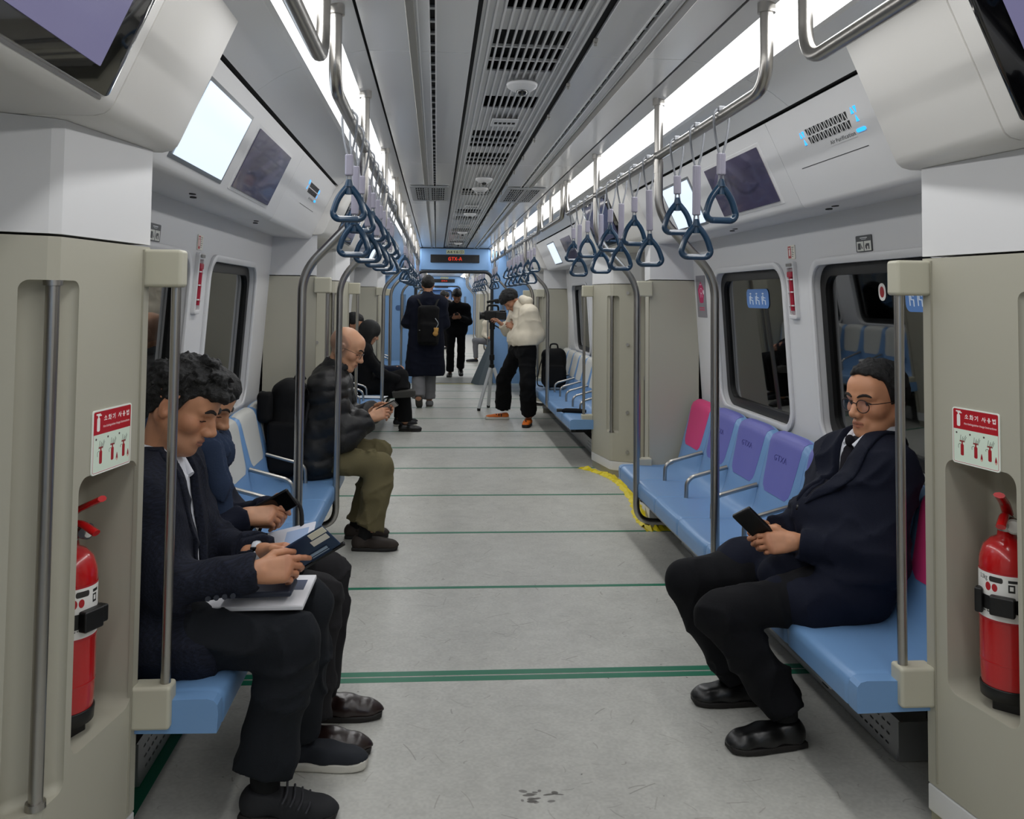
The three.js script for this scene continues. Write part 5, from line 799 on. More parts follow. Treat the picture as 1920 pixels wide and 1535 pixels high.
function person(o) {
  const t0 = Date.now(), g = thing('person', o.label, 'person', o.group), c = o.cell || 0.013, hc = o.headCell || 0.0035, J = o.j, skinC = lin(o.head.skin || 0xb07c5c);
  const R = Object.assign({ hip: 0.105, waist: 0.115, chest: 0.115, sh: 0.07, ua: 0.056, el: 0.05, wr: 0.044, th: 0.088, kn: 0.066, an: 0.05, cuff: 0.05 }, o.r || {});
  const HM = basis(o.head.c, o.head.f, o.head.u), inv = HM.clone().invert(), nb = V(...J.neck).applyMatrix4(inv);
  const sc = o.head.scale || 1; HM.scale(V(sc, sc, sc));
  const head = makeHead({ ...o.head, neckLocal: [nb.x / sc, nb.y / sc, nb.z / sc] }, hc).applyMatrix4(HM);
  // skin-side body under the clothes, continuous down to the hands
  const chestL = lerp(J.shL, J.hipL, 0.3), chestR = lerp(J.shR, J.hipR, 0.3), mid = lerp(lerp(J.hipL, J.hipR, 0.5), J.neck, 0.5);
  const tor = (k, e) => [cap(J.hipL, lerp(J.shL, J.shR, 0.16), R.hip * k + e, R.chest * k * 0.86 + e), cap(J.hipR, lerp(J.shR, J.shL, 0.16), R.hip * k + e, R.chest * k * 0.86 + e), cap(lerp(J.hipL, J.hipR, 0.5), lerp(J.neck, lerp(J.shL, J.shR, 0.5), 0.4), R.waist * k + e, R.chest * k * 0.8 + e), o.belly ? ell(o.belly.slice(0, 3), [o.belly[3] * k + e, o.belly[4] * k + e, o.belly[5] * k + e]) : null];
  const arm = (s, k, e, cut = 1) => { const [sh, el, wr] = s; return [cap(sh, el, R.ua * 1.12 * k + e, R.el * k + e), cap(el, lerp(el, wr, cut), R.el * k + e, R.cuff * k + e)]; };
  const legs = (k, e, cut = 1) => [['hipL', 'knL', 'anL'], ['hipR', 'knR', 'anR']].map(([a, b, d]) => [cap(J[a], J[b], R.th * k + e, R.kn * k + e), cap(J[b], lerp(J[b], J[d], cut), R.kn * k * 0.97 + e, R.an * k + e)]);
  const all = Object.values(J), core = uni(0.04, tor(0.74, 0), legs(0.62, 0), cap(J.neck, lerp(J.shL, J.shR, 0.5), 0.05, 0.07), cap(J.shL, J.elL, 0.042, 0.036), cap(J.shR, J.elR, 0.042, 0.036), cap(J.elL, J.wrL, 0.036, 0.024), cap(J.elR, J.wrR, 0.036, 0.024));
  const B = bounds(all, 0.17), coreG = tint(nets(core, B[0], B[1], 0.022), () => skinC);
  const hands = (o.hands || []).map(h => { const m = basis(h.p, h.f, h.d); const s = h.scale || 1; m.scale(V(s, s, s)); const hg = makeHand({ skin: o.head.skin, ...h }, h.cell || hc).applyMatrix4(m); return hg; });
  part('body', [coreG, head, ...hands], skinMat, g);
  if (o.hair) { const hf = o.hair.f ? o.hair.f : hairField({ ...o.hair, wide: o.head.wide }); const hb = o.hair.b || [[-0.16, -0.14, -0.13], [0.16, 0.19, 0.13]]; part('hair', nets(hf, hb[0], hb[1], o.hair.cell || hc).applyMatrix4(HM), o.hair.mat || hairMat, g); }
  if (hc < 0.006) {
    const hf = headField(o.head), on = (y, z, up) => { let x = 0.16; for (let i = 0; i < 60; i++) { const d = hf(x, y, z); if (d < 0.0004) break; x -= d * 0.8; } return V(x + up, y, z); };
    const face = (nm, S, r, mt) => part(nm, sweep(S, r, 7, false, 0.6).applyMatrix4(HM), mt, g), dk = std(0x17100d, 0.8);
    for (const s of [-1, 1]) {
      face('eyebrow', [[0.0235, 0.012], [0.028, 0.02], [0.031, 0.03], [0.031, 0.04], [0.0275, 0.049], [0.024, 0.054]].map(([y, z]) => on(y, s * z, 0.0004)), t => 0.0012 + (o.head.brow || 0.0052) * 1.2 * Math.sin(Math.PI * (0.15 + t * 0.75)), dk);
      if (o.head.lids !== 'open') face('eyelashes', [-1, -0.6, -0.2, 0.2, 0.6, 1].map(t => on(-0.0062 + t * t * 0.002, s * 0.032 + t * 0.0145, 0.0005)), () => 0.002, dk);
    }
  }
  if (o.head.lids === 'open') for (const s of [-1, 1]) { part('eye', new THREE.SphereGeometry(0.0125, 18, 14).scale(1, 0.52, 1.12).translate(0.0684, -0.0005, s * 0.0325).applyMatrix4(HM), eyeWhite, g); part('iris', new THREE.SphereGeometry(0.0056, 14, 10).scale(0.4, 1, 1).translate(0.0794, -0.0002, s * 0.0325 + (o.head.gaze || 0)).applyMatrix4(HM), eyeDark, g); part('eyelid', sweep([-1, -0.5, 0, 0.5, 1].map(t => V(0.0805 - t * t * 0.0045, 0.0058 - t * t * 0.0045, s * 0.0325 + t * 0.0142)), () => 0.0019, 6).applyMatrix4(HM), std(0x2c1b14, 0.6), g); }
  if (o.glasses) { const G = o.glasses, mt = std(G.color || 0x241c1a, 0.3, { metalness: 0.4 }), r = G.r || 0.0215; const gg = new THREE.Group(); gg.name = 'glasses'; g.add(gg); for (const s of [-1, 1]) { const S = []; for (let i = 0; i < 26; i++) { const a = i / 26 * 6.283; S.push(V(0.1035 - AB(Math.cos(a) * 0.0 + s * 0) - MX(0, Math.cos(a)) * 0.006, -0.004 + Math.sin(a) * r * 0.9, s * (0.0325 + Math.cos(a) * r))); } part('rim', sweep(S, () => G.t || 0.0014, 6, true).applyMatrix4(HM), mt, gg); part('temple', sweep([V(0.096, 0.004, s * 0.055), V(0.08, 0.005, s * 0.074), V(0.0, 0.004, s * 0.083), V(-0.02, -0.008, s * 0.083)], () => 0.0014, 6).applyMatrix4(HM), mt, gg); part('lens', new THREE.CircleGeometry(r * 0.96, 24).rotateY(Math.PI / 2).translate(0.1015, -0.004, s * 0.0325).applyMatrix4(HM), phys(0xffffff, 0.02, { transmission: 1, thickness: 0, ior: 1.45, side: THREE.DoubleSide }), gg); } part('bridge', sweep([V(0.103, 0.003, -0.011), V(0.107, 0.007, 0), V(0.103, 0.003, 0.011)], () => G.t || 0.0014, 6).applyMatrix4(HM), mt, gg); }
  const ctx = { g, J, R, B, c, tor, arm, legs, HM, all };
  if (o.trousers) { let f = uni(0.035, legs(1, 0, 1.0), o.trousers.seat === false ? null : cap(J.hipL, J.hipR, R.hip * 0.86, R.hip * 0.86)); if (o.trousers.flare) f = uni(0.03, f, ['L', 'R'].map(k => cap(lerp(J['kn' + k], J['an' + k], 0.25), J['an' + k], R.kn * 0.95, o.trousers.flare))); for (const k of ['L', 'R']) { const dn = nrm(subv(J['an' + k], J['kn' + k])), cutp = plane(J['an' + k], dn), kn = J['kn' + k], an = J['an' + k]; const f0 = f, rg = cap(lerp(kn, an, 0.6), addv(an, mulv(dn, 0.2)), 0.11); f = (x, y, z) => { const d = f0(x, y, z); return rg(x, y, z) < 0 ? smx(d, cutp(x, y, z), 0.006) : d; }; } if (o.trousers.also) f = o.trousers.also(f, ctx); f = folds(f, o.trousers.wr ?? 0.006, o.trousers.wf || 8); part('trousers', nets(f, B[0], B[1], c * 0.7), o.trousers.mat, g); }
  if (o.top) { let f = uni(o.top.k || 0.05, tor(1, o.top.e || 0), arm([J.shL, J.elL, J.wrL], 1, o.top.ae || 0, o.top.sl || 0.94), arm([J.shR, J.elR, J.wrR], 1, o.top.ae || 0, o.top.sl || 0.94), cap(J.shL, J.shR, R.sh, R.sh), cap(J.neck, lerp(J.shL, J.shR, 0.5), 0.062, 0.08), o.top.more ? o.top.more(ctx) : null); if (o.top.also) f = o.top.also(f, ctx); for (const k of ['L', 'R']) { const el = J['el' + k], wr = lerp(el, J['wr' + k], o.top.sl || 0.94), dn = nrm(subv(wr, el)), cp = plane(addv(wr, mulv(dn, 0.012)), dn), rg = cap(lerp(el, wr, 0.75), addv(wr, mulv(dn, 0.12)), 0.085), f0 = f; f = (x, y, z) => { const d = f0(x, y, z); return rg(x, y, z) < 0 ? smx(d, cp(x, y, z), 0.008) : d; }; } f = folds(f, o.top.wr ?? 0.007, o.top.wf || 8); const tc = o.top.cell || c * 0.7, tlo = addv(B[0], [-0.05, -0.05, -0.05]), thi = addv(B[1], [0.05, 0.05, 0.05]); const full = f; for (const v of o.top.open || []) f = sub(f, prismField(v.poly, v.e, v.back), 0.004); for (const v of o.top.lapels || []) part('lapel', nets(isect(grow(full, v.t || 0.008), isect(prismField(v.poly, v.e, v.back), (x, y, z) => -full(x, y, z) - 0.012, 0.002), 0.003), ...bounds(v.poly, 0.12), 0.006), o.top.mat, g); if (o.top.shirt) { const sf = grow(full, -(o.top.shirt.in || 0.014)); part('shirt', nets(isect(sf, prismField(o.top.shirt.poly, o.top.shirt.e, o.top.shirt.back), 0.004), ...bounds(o.top.shirt.poly, 0.16), 0.008), o.top.shirt.mat, g); if (o.top.tie) part('tie', nets(isect(grow(sf, 0.007), prismField(o.top.tie.poly, o.top.tie.e, o.top.tie.back), 0.004), ...bounds(o.top.tie.poly, 0.12), 0.006), o.top.tie.mat, g); } part(o.top.name || 'jacket', nets(f, tlo, thi, tc), o.top.mat, g); }
  for (const s of o.shoes || []) { const [a, b] = shoeGeo(s, s.cell || MX(0.005, hc * 1.4)), m = basis(s.p, s.f, s.u || [0, 1, 0]); const sh = part('shoe', a.applyMatrix4(m), s.mat, g); part('sole', b.applyMatrix4(m), s.soleMat || M.black, sh); if (s.sock) part('sock', nets(cap(s.sock[0], s.sock[1], s.sock[2] || 0.043, 0.042), ...bounds([s.sock[0], s.sock[1]], 0.06), 0.008), s.sockMat || std(0x0a0a0b, 0.95), g); }
  if (o.extra) o.extra(ctx);
  return g;
}
// ---------- people ----------
const tweedTex = (() => { const n = noiseGrid(128, 64, 91); const t = dataTex(128, i => { const x = i % 128, y = (i / 128) | 0, w = ((x >> 2) + (y >> 2)) % 4 < 2 ? 1 : 0, k = 0.7 + n[i] * 0.5 + ((x >> 3) % 2 ? 0.1 : 0) + w * 0.12; return [24 * k, 27 * k, 38 * k]; }); t.repeat.set(9, 9); return t; })();
const C = { navyTweed: cloth(0xffffff, 0.92, { map: tweedTex, sheenColor: new THREE.Color(0x2a3040) }), charcoal: cloth(0x1a1d22), navyCoat: cloth(0x0c1122, 0.85), suit: cloth(0x0a0b10, 0.85), black: cloth(0x08080a), puffer: phys(0x0b0b0d, 0.55, { sheen: 0.2, ...bumpCloth }), khaki: cloth(0x6d6549), brownGrey: cloth(0x222123), shirt: std(0xd9dce4, 0.8), shirtBlue: std(0xc3c9d6, 0.8), scarf: cloth(0x28344a), beigeJk: std(0xd2c8b4, 0.7), grey: cloth(0x77777a), tie: cloth(0x121019), leather: phys(0x241512, 0.3, { clearcoat: 0.4, clearcoatRoughness: 0.3 }), blackLeather: phys(0x0a0a0b, 0.38, { clearcoat: 0.3, clearcoatRoughness: 0.3 }), clog: std(0x2f2620, 0.75), sneaker: std(0x1b1c20, 0.8), navySlip: std(0x1c2028, 0.85), orange: std(0xe0701c, 0.6), soleWhite: std(0xcfccc2, 0.6), soleDark: std(0x1a1715, 0.7), sole: std(0x4a4844, 0.8) };
const tube = (pts, r, mat, name, parent, flat = 1, sides = 8) => part(name, sweep(new THREE.CatmullRomCurve3(pts.map(p => V(...p))).getPoints(pts.length * 6), typeof r === 'function' ? r : () => r, sides, false, flat), mat, parent);
const nk = (a, b, t = 0.5) => lerp(a, b, t);

// 1 - nearest man on the left, reading a folding card case
person({
  label: 'seated man in navy tweed jacket nearest on the left, reading a card case', cell: 0.012, headCell: 0.0032,
  head: { c: [-1.092, 1.16, -2.78], f: [0.88, -0.44, 0.06], u: [0.44, 0.88, 0], skin: 0xc28a68, lip: 0x9a5a4b, scale: 1.07, jowl: true, stubble: true, brow: 0.0062 },
  hair: { vol: 0.012, top: 0.034, curl: 0.013, fr: 38, fringe: true, line: [[-0.13, -0.06], [-0.06, -0.05], [-0.035, -0.01], [-0.01, 0.008], [0.015, 0.0], [0.03, 0.045], [0.055, 0.06], [0.08, 0.055], [0.13, 0.055]] },
  j: { neck: [-1.165, 0.985, -2.78], shL: [-1.16, 0.92, -2.97], shR: [-1.16, 0.92, -2.6], elL: [-1.04, 0.68, -3.01], elR: [-1.07, 0.675, -2.575], wrL: [-0.85, 0.7, -2.835], wrR: [-0.83, 0.695, -2.64], hipL: [-1.11, 0.53, -2.88], hipR: [-1.11, 0.53, -2.66], knL: [-0.71, 0.505, -2.9], knR: [-0.715, 0.495, -2.66], anL: [-0.745, 0.09, -2.93], anR: [-0.8, 0.145, -2.675] },
  r: { chest: 0.125, waist: 0.13, th: 0.096, kn: 0.073, an: 0.066, cuff: 0.05, el: 0.056, ua: 0.062 },
  hands: [{ p: [-0.835, 0.698, -2.642], f: [1, 0.02, -0.22], d: [0.1, 0.5, 0.85], ts: -1, curl: [[0.25, 0.35, 0.2], [0.6, 0.7, 0.4], [0.75, 0.8, 0.4], [0.8, 0.85, 0.4]], thumb: [[0.7, -0.2, 0.6], [0.9, -0.4, 0.2], [0.95, -0.4, 0]], scale: 1.05 }, { p: [-0.853, 0.702, -2.835], f: [1, 0.14, 0.3], d: [-0.15, 0.75, -0.6], ts: 1, curl: [[0.7, 0.9, 0.5], [0.75, 0.9, 0.5], [0.8, 0.9, 0.5], [0.8, 0.9, 0.5]], thumb: [[0.8, -0.1, 0.5], [0.95, -0.2, 0.1], [0.95, -0.3, 0]], scale: 1.03 }],
  trousers: { mat: C.charcoal, flare: 0.074, wr: 0.016, wf: 8 },
  top: { mat: C.navyTweed, wr: 0.013, more: x => [cap([-1.13, 0.52, -2.64], [-0.99, 0.475, -2.62], 0.115, 0.07), cap([-1.12, 0.52, -2.92], [-1.0, 0.5, -2.93], 0.11, 0.07)],
    open: [{ poly: [[-1.12, 1.08, -2.715], [-1.12, 1.08, -2.845], [-0.98, 0.6, -2.85], [-0.98, 0.6, -2.71]], e: [1, 0.25, 0], back: [-1.16, 0.9, -2.78] }],
    shirt: { mat: C.shirt, poly: [[-1.12, 1.1, -2.68], [-1.12, 1.1, -2.88], [-0.98, 0.64, -2.84], [-0.98, 0.64, -2.72]], e: [1, 0.25, 0], back: [-1.18, 0.9, -2.78] },
    lapels: [{ poly: [[-1.15, 1.05, -2.68], [-1.04, 0.95, -2.64], [-1.0, 0.83, -2.66], [-0.97, 0.63, -2.715], [-1.1, 1.02, -2.72]], e: [0.95, 0.25, 0.25], back: [-1.16, 0.9, -2.78] }, { poly: [[-1.15, 1.05, -2.88], [-1.04, 0.95, -2.92], [-1.0, 0.83, -2.9], [-0.97, 0.63, -2.845], [-1.1, 1.02, -2.84]], e: [0.95, 0.25, -0.25], back: [-1.16, 0.9, -2.78] }] },
  shoes: [{ p: [-0.865, 0, -2.66], f: [1, 0, 0.1], mat: C.sneaker, soleMat: C.soleDark, len: 0.285, sock: [[-0.8, 0.16, -2.672], [-0.795, 0.07, -2.665], 0.045] }, { p: [-0.8, 0, -2.94], f: [1, 0, 0.12], mat: C.navySlip, soleMat: C.soleWhite, sole: 0.024, len: 0.285 }],
  extra: ({ g }) => {
    for (const k of [-1, 1]) tube([[-1.235, 1.04, -2.78 + k * 0.05], [-1.18, 1.035, -2.78 + k * 0.07], [-1.12, 1.0, -2.78 + k * 0.062], [-1.07, 0.945, -2.78 + k * 0.03]], t => 0.015 - t * 0.004, C.shirt, 'collar', g, 1.3);
    for (let i = 0; i < 4; i++) part('button', new THREE.CylinderGeometry(0.0075, 0.0075, 0.005, 14).rotateX(Math.PI / 2).translate(-0.945 + i * 0.022, 0.652 + i * 0.001, -2.555 - i * 0.004), std(0x2c303b, 0.4), g);
    const w = new THREE.Group(); w.name = 'wristwatch'; g.add(w); part('band', new THREE.TorusGeometry(0.029, 0.007, 8, 26).scale(1, 1, 2.1).rotateY(Math.PI / 2).rotateZ(0.1).translate(-0.868, 0.697, -2.843), std(0xc9ccd2, 0.5), w); part('dial', rbx(-0.885, -0.851, 0.69, 0.722, -2.82, -2.81, 0.005, 2), std(0x0b0b0d, 0.15), w);
    for (let i = 0; i < 4; i++) tube([[-0.735 + i * 0.022, 0.079 - i * 0.009, -2.685], [-0.725 + i * 0.022, 0.084 - i * 0.009, -2.6], [-0.732 + i * 0.022, 0.076 - i * 0.009, -2.57]], 0.0035, std(0x2a2b30, 0.8), 'lace', g);
  }
});
// 2 - second man on the left, half hidden, with a scarf
person({
  label: 'man with a dark scarf half hidden behind the nearest left man, tapping a phone', cell: 0.014, headCell: 0.004,
  head: { c: [-1.135, 1.12, -3.19], f: [0.84, -0.5, 0.05], u: [0.5, 0.84, 0], skin: 0xc08c6a },
  hair: { vol: 0.012, top: 0.02 },
  j: { neck: [-1.22, 0.975, -3.17], shL: [-1.19, 0.91, -3.36], shR: [-1.19, 0.91, -2.99], elL: [-1.06, 0.67, -3.4], elR: [-1.1, 0.68, -2.97], wrL: [-0.9, 0.74, -3.2], wrR: [-0.955, 0.755, -3.06], hipL: [-1.12, 0.53, -3.28], hipR: [-1.12, 0.53, -3.06], knL: [-0.7, 0.5, -3.27], knR: [-0.7, 0.495, -3.05], anL: [-0.71, 0.11, -3.24], anR: [-0.72, 0.11, -3.0] },
  r: { th: 0.09, kn: 0.07, an: 0.06, cuff: 0.05 },
  hands: [{ p: [-0.955, 0.757, -3.06], f: [1, 0.02, -0.1], d: [0.25, 0.75, 0.6], ts: -1, curl: [[0.3, 0.5, 0.3], [0.75, 0.9, 0.4], [0.85, 0.9, 0.4], [0.9, 0.9, 0.4]] }, { p: [-0.93, 0.72, -3.17], f: [1, 0.1, 0.25], d: [0.2, -0.6, -0.75], ts: 1, curl: [[0.7, 0.7, 0.4], [0.8, 0.8, 0.4], [0.85, 0.8, 0.4], [0.9, 0.8, 0.4]] }],
  trousers: { mat: C.brownGrey, flare: 0.064, wr: 0.015 },
  top: { mat: C.navyCoat, more: x => [cap([-1.13, 0.5, -3.04], [-0.95, 0.52, -3.04], 0.12, 0.09), cap([-1.13, 0.5, -3.3], [-0.95, 0.52, -3.3], 0.12, 0.09)] },
  shoes: [{ p: [-0.79, 0, -3.01], f: [1, 0, 0.06], mat: C.leather, soleMat: C.soleDark, point: 0.8, high: 0.085, wrinkle: 0.0009 }, { p: [-0.77, 0, -3.25], f: [1, 0, 0.02], mat: C.leather, soleMat: C.soleDark, point: 0.8, high: 0.085, wrinkle: 0.0009 }],
  extra: ({ g }) => {
    const sc = (pts, r) => { const f = uni(0.02, ...pts.slice(1).map((p, i) => cap(pts[i], p, r[i], r[i + 1]))); part('scarf', nets((x, y, z) => { const d = f(x, y, z); return d > 0.04 ? d : d + 0.005 * Math.sin((x * 0.6 + y * 0.3 + z) * 210 + noise3(x * 14, y * 14, z * 14) * 3); }, ...bounds(pts, 0.1), 0.007), C.scarf, g); };
    sc([[-1.27, 1.04, -3.09], [-1.19, 1.035, -3.06], [-1.115, 0.99, -3.1], [-1.08, 0.95, -3.16], [-1.11, 0.98, -3.25], [-1.2, 1.03, -3.28]], [0.045, 0.055, 0.06, 0.06, 0.055, 0.05]); sc([[-1.09, 0.97, -3.08], [-1.045, 0.86, -3.06], [-1.03, 0.76, -3.06], [-1.02, 0.71, -3.06]], [0.055, 0.042, 0.036, 0.04]);
  }
});
// 3 - bald man in a padded jacket
person({
  label: 'bald man with glasses in a black padded jacket and khaki trousers on the left', cell: 0.014, headCell: 0.004,
  head: { c: [-0.865, 1.18, -5.48], f: [0.9, -0.42, 0.1], u: [0.42, 0.9, 0], skin: 0xc79473, shave: true, scale: 1.03 },
  glasses: { color: 0x3a3230, r: 0.019 },
  j: { neck: [-0.945, 1.03, -5.48], shL: [-0.96, 0.94, -5.66], shR: [-0.96, 0.94, -5.335], elL: [-0.85, 0.69, -5.72], elR: [-0.87, 0.665, -5.315], wrL: [-0.7, 0.79, -5.56], wrR: [-0.72, 0.765, -5.39], hipL: [-1.02, 0.53, -5.59], hipR: [-1.02, 0.53, -5.37], knL: [-0.665, 0.52, -5.6], knR: [-0.635, 0.495, -5.35], anL: [-0.78, 0.11, -5.61], anR: [-0.7, 0.13, -5.345] },
  r: { chest: 0.135, waist: 0.145, hip: 0.13, ua: 0.078, el: 0.072, cuff: 0.062, th: 0.092, kn: 0.074, an: 0.07, sh: 0.085 },
  belly: [-0.92, 0.68, -5.48, 0.14, 0.17, 0.17],
  hands: [{ p: [-0.715, 0.768, -5.4], f: [0.9, 0.3, -0.1], d: [-0.1, 0.5, 0.85], ts: -1, cell: 0.004, curl: [[0.5, 0.6, 0.4], [0.6, 0.7, 0.4], [0.7, 0.7, 0.4], [0.7, 0.8, 0.4]] }, { p: [-0.7, 0.79, -5.54], f: [0.9, 0.3, 0.25], d: [-0.1, 0.4, -0.9], ts: 1, cell: 0.004 }],
  trousers: { mat: C.khaki, flare: 0.072, wr: 0.017, wf: 8 },
  top: { mat: C.puffer, wr: 0.004, sl: 0.96, also: f => (x, y, z) => { const d = f(x, y, z); if (AB(d) > 0.06) return d; const w = AB(Math.sin((y * 0.9 + noise3(x * 7, y * 7, z * 7) * 0.05) * 36)); return d - 0.014 * SQ(w) + 0.004 * noise3(x * 30, y * 30, z * 30); } },
  shoes: [{ p: [-0.8, 0, -5.35], f: [1, 0, 0.04], mat: C.clog, soleMat: C.soleDark, w: 0.052, len: 0.275, sock: [[-0.705, 0.17, -5.345], [-0.725, 0.07, -5.347], 0.046] }, { p: [-0.87, 0, -5.61], f: [1, 0, -0.03], mat: C.clog, soleMat: C.soleDark, w: 0.052, len: 0.275, sock: [[-0.78, 0.15, -5.61], [-0.8, 0.07, -5.61], 0.046] }],
  extra: ({ g }) => { part('collar', nets(sub(cap([-0.955, 1.0, -5.48], [-0.92, 1.075, -5.48], 0.098, 0.088), cap([-0.95, 0.95, -5.48], [-0.88, 1.2, -5.48], 0.07, 0.075), 0.01), [-1.1, 0.85, -5.68], [-0.75, 1.2, -5.28], 0.01), C.puffer, g); for (const [x, z] of [[-0.7, -5.35], [-0.77, -5.61]]) tube([[x - 0.02, 0.05, z + 0.045], [x - 0.01, 0.085, z], [x - 0.02, 0.05, z - 0.045]], 0.009, C.clog, 'strap', g, 0.5); }
});
// 4 - woman with long dark hair sitting cross-legged
person({
  label: 'long-haired woman in black sitting cross-legged on the left farther down', cell: 0.018, headCell: 0.007,
  head: { c: [-1.05, 1.1, -9.95], f: [0.85, -0.45, -0.3], u: [0.4, 0.9, 0], skin: 0xc09074, scale: 0.97 },
  hair: { f: uni(0.03, ell([-0.02, 0.035, 0], [0.125, 0.11, 0.1]), cap([-0.06, 0.0, 0], [-0.1, -0.25, 0], 0.085, 0.06), cap([-0.01, 0.0, 0.07], [0.03, -0.27, 0.08], 0.045, 0.03), cap([-0.01, 0.0, -0.07], [0.03, -0.27, -0.08], 0.045, 0.03)), b: [[-0.22, -0.36, -0.16], [0.14, 0.17, 0.16]], cell: 0.009 },
  j: { neck: [-1.12, 0.965, -9.95], shL: [-1.13, 0.9, -10.13], shR: [-1.11, 0.9, -9.78], elL: [-0.95, 0.68, -10.16], elR: [-0.92, 0.67, -9.78], wrL: [-0.78, 0.66, -10.02], wrR: [-0.72, 0.58, -9.82], hipL: [-1.1, 0.52, -10.04], hipR: [-1.1, 0.52, -9.86], knL: [-0.68, 0.5, -10.0], knR: [-0.7, 0.62, -9.9], anL: [-0.65, 0.11, -10.0], anR: [-0.68, 0.46, -9.8] },
  r: { chest: 0.11, waist: 0.12, th: 0.09, kn: 0.075, an: 0.065, cuff: 0.055 },
  hands: [{ p: [-0.73, 0.585, -9.82], f: [0.7, -0.7, 0.1], d: [0.6, 0.6, 0.5], ts: -1, cell: 0.007 }, { p: [-0.79, 0.665, -10.02], f: [0.8, 0.4, 0.3], d: [0, 0.6, -0.8], ts: 1, cell: 0.007 }],
  trousers: { mat: C.black, flare: 0.085 }, top: { mat: C.black, more: () => [cap([-1.1, 0.5, -9.95], [-0.8, 0.5, -9.9], 0.14, 0.12)] },
  shoes: [{ p: [-0.72, 0, -10.0], f: [1, 0, 0.1], mat: C.blackLeather, soleMat: C.soleDark, len: 0.26, cell: 0.009 }, { p: [-0.79, 0.42, -9.78], f: [1, 0.08, 0.15], u: [0.1, 0.5, -0.85], mat: C.sneaker, soleMat: C.sole, len: 0.26, sole: 0.03, cell: 0.009 }]
});
// 5 - person beyond her
person({
  label: 'dark-haired person seated beyond the long-haired woman, only the head showing', cell: 0.022, headCell: 0.009,
  head: { c: [-1.29, 1.17, -10.5], f: [0.95, -0.3, 0], u: [0.3, 0.95, 0], skin: 0xb98566 }, hair: { vol: 0.018, top: 0.02 },
  j: { neck: [-1.33, 1.02, -10.5], shL: [-1.28, 0.93, -10.7], shR: [-1.28, 0.93, -10.31], elL: [-1.15, 0.68, -10.72], elR: [-1.15, 0.68, -10.29], wrL: [-0.95, 0.64, -10.6], wrR: [-0.95, 0.64, -10.42], hipL: [-1.14, 0.53, -10.6], hipR: [-1.14, 0.53, -10.4], knL: [-0.72, 0.5, -10.6], knR: [-0.72, 0.5, -10.4], anL: [-0.74, 0.1, -10.6], anR: [-0.74, 0.1, -10.4] },
  hands: [{ p: [-0.95, 0.64, -10.42], f: [1, 0, -0.2], d: [0, 1, 0.2], ts: -1, cell: 0.009 }, { p: [-0.95, 0.64, -10.6], f: [1, 0, 0.2], d: [0, 1, -0.2], ts: 1, cell: 0.009 }],
  trousers: { mat: C.black }, top: { mat: C.black }, shoes: [{ p: [-0.8, 0, -10.4], f: [1, 0, 0], mat: C.sneaker, soleMat: C.soleWhite, cell: 0.01 }, { p: [-0.8, 0, -10.6], f: [1, 0, 0], mat: C.sneaker, soleMat: C.soleWhite, cell: 0.01 }]
});
// 6 - man in a long coat walking away
person({
  label: 'man in a long navy coat walking away with a backpack', cell: 0.017, headCell: 0.007,
  head: { c: [-0.435, 1.665, -12.22], f: [0.05, -0.25, -1], u: [0, 1, -0.25], skin: 0xb98566 }, hair: { vol: 0.016, top: 0.022 },
  j: { neck: [-0.44, 1.51, -12.17], shL: [-0.63, 1.42, -12.18], shR: [-0.25, 1.42, -12.18], elL: [-0.72, 1.15, -12.24], elR: [-0.2, 1.14, -12.24], wrL: [-0.58, 1.13, -12.46], wrR: [-0.34, 1.13, -12.46], hipL: [-0.54, 0.92, -12.2], hipR: [-0.36, 0.92, -12.2], knL: [-0.55, 0.5, -12.2], knR: [-0.4, 0.48, -12.28], anL: [-0.54, 0.15, -12.0], anR: [-0.4, 0.1, -12.28] },
  r: { chest: 0.135, waist: 0.14, hip: 0.14, ua: 0.075, el: 0.068, cuff: 0.06, sh: 0.08, th: 0.095, kn: 0.085, an: 0.078 },
  hands: [{ p: [-0.58, 1.13, -12.46], f: [0.4, 0.3, -0.9], d: [-0.8, 0.3, -0.3], ts: 1, cell: 0.008 }, { p: [-0.34, 1.13, -12.46], f: [-0.4, 0.3, -0.9], d: [0.8, 0.3, -0.3], ts: -1, cell: 0.008 }],
  trousers: { mat: C.grey, flare: 0.085 },
  top: { name: 'coat', mat: C.navyCoat, more: () => [cap([-0.54, 0.95, -12.2], [-0.57, 0.5, -12.2], 0.15, 0.165), cap([-0.36, 0.95, -12.2], [-0.35, 0.5, -12.2], 0.15, 0.165), cap([-0.45, 0.95, -12.2], [-0.46, 0.5, -12.2], 0.15, 0.165)], also: f => isect(f, plane([0, 0.43, 0], [0, -1, 0]), 0.01) },
  shoes: [{ p: [-0.4, 0, -12.19], f: [0.05, 0, -1], mat: C.grey, soleMat: C.sole, cell: 0.009 }, { p: [-0.545, 0.2, -11.93], f: [0.05, -0.72, -0.62], u: [0, 0.62, -0.72], mat: C.grey, soleMat: C.sole, sole: 0.03, cell: 0.009 }],
  extra: ({ g }) => part('collar', nets(sub(cap([-0.44, 1.47, -12.17], [-0.44, 1.545, -12.2], 0.085, 0.08), cap([-0.44, 1.4, -12.17], [-0.44, 1.7, -12.23], 0.06, 0.066), 0.01), [-0.6, 1.35, -12.35], [-0.28, 1.65, -12.05], 0.012), C.navyCoat, g)
});
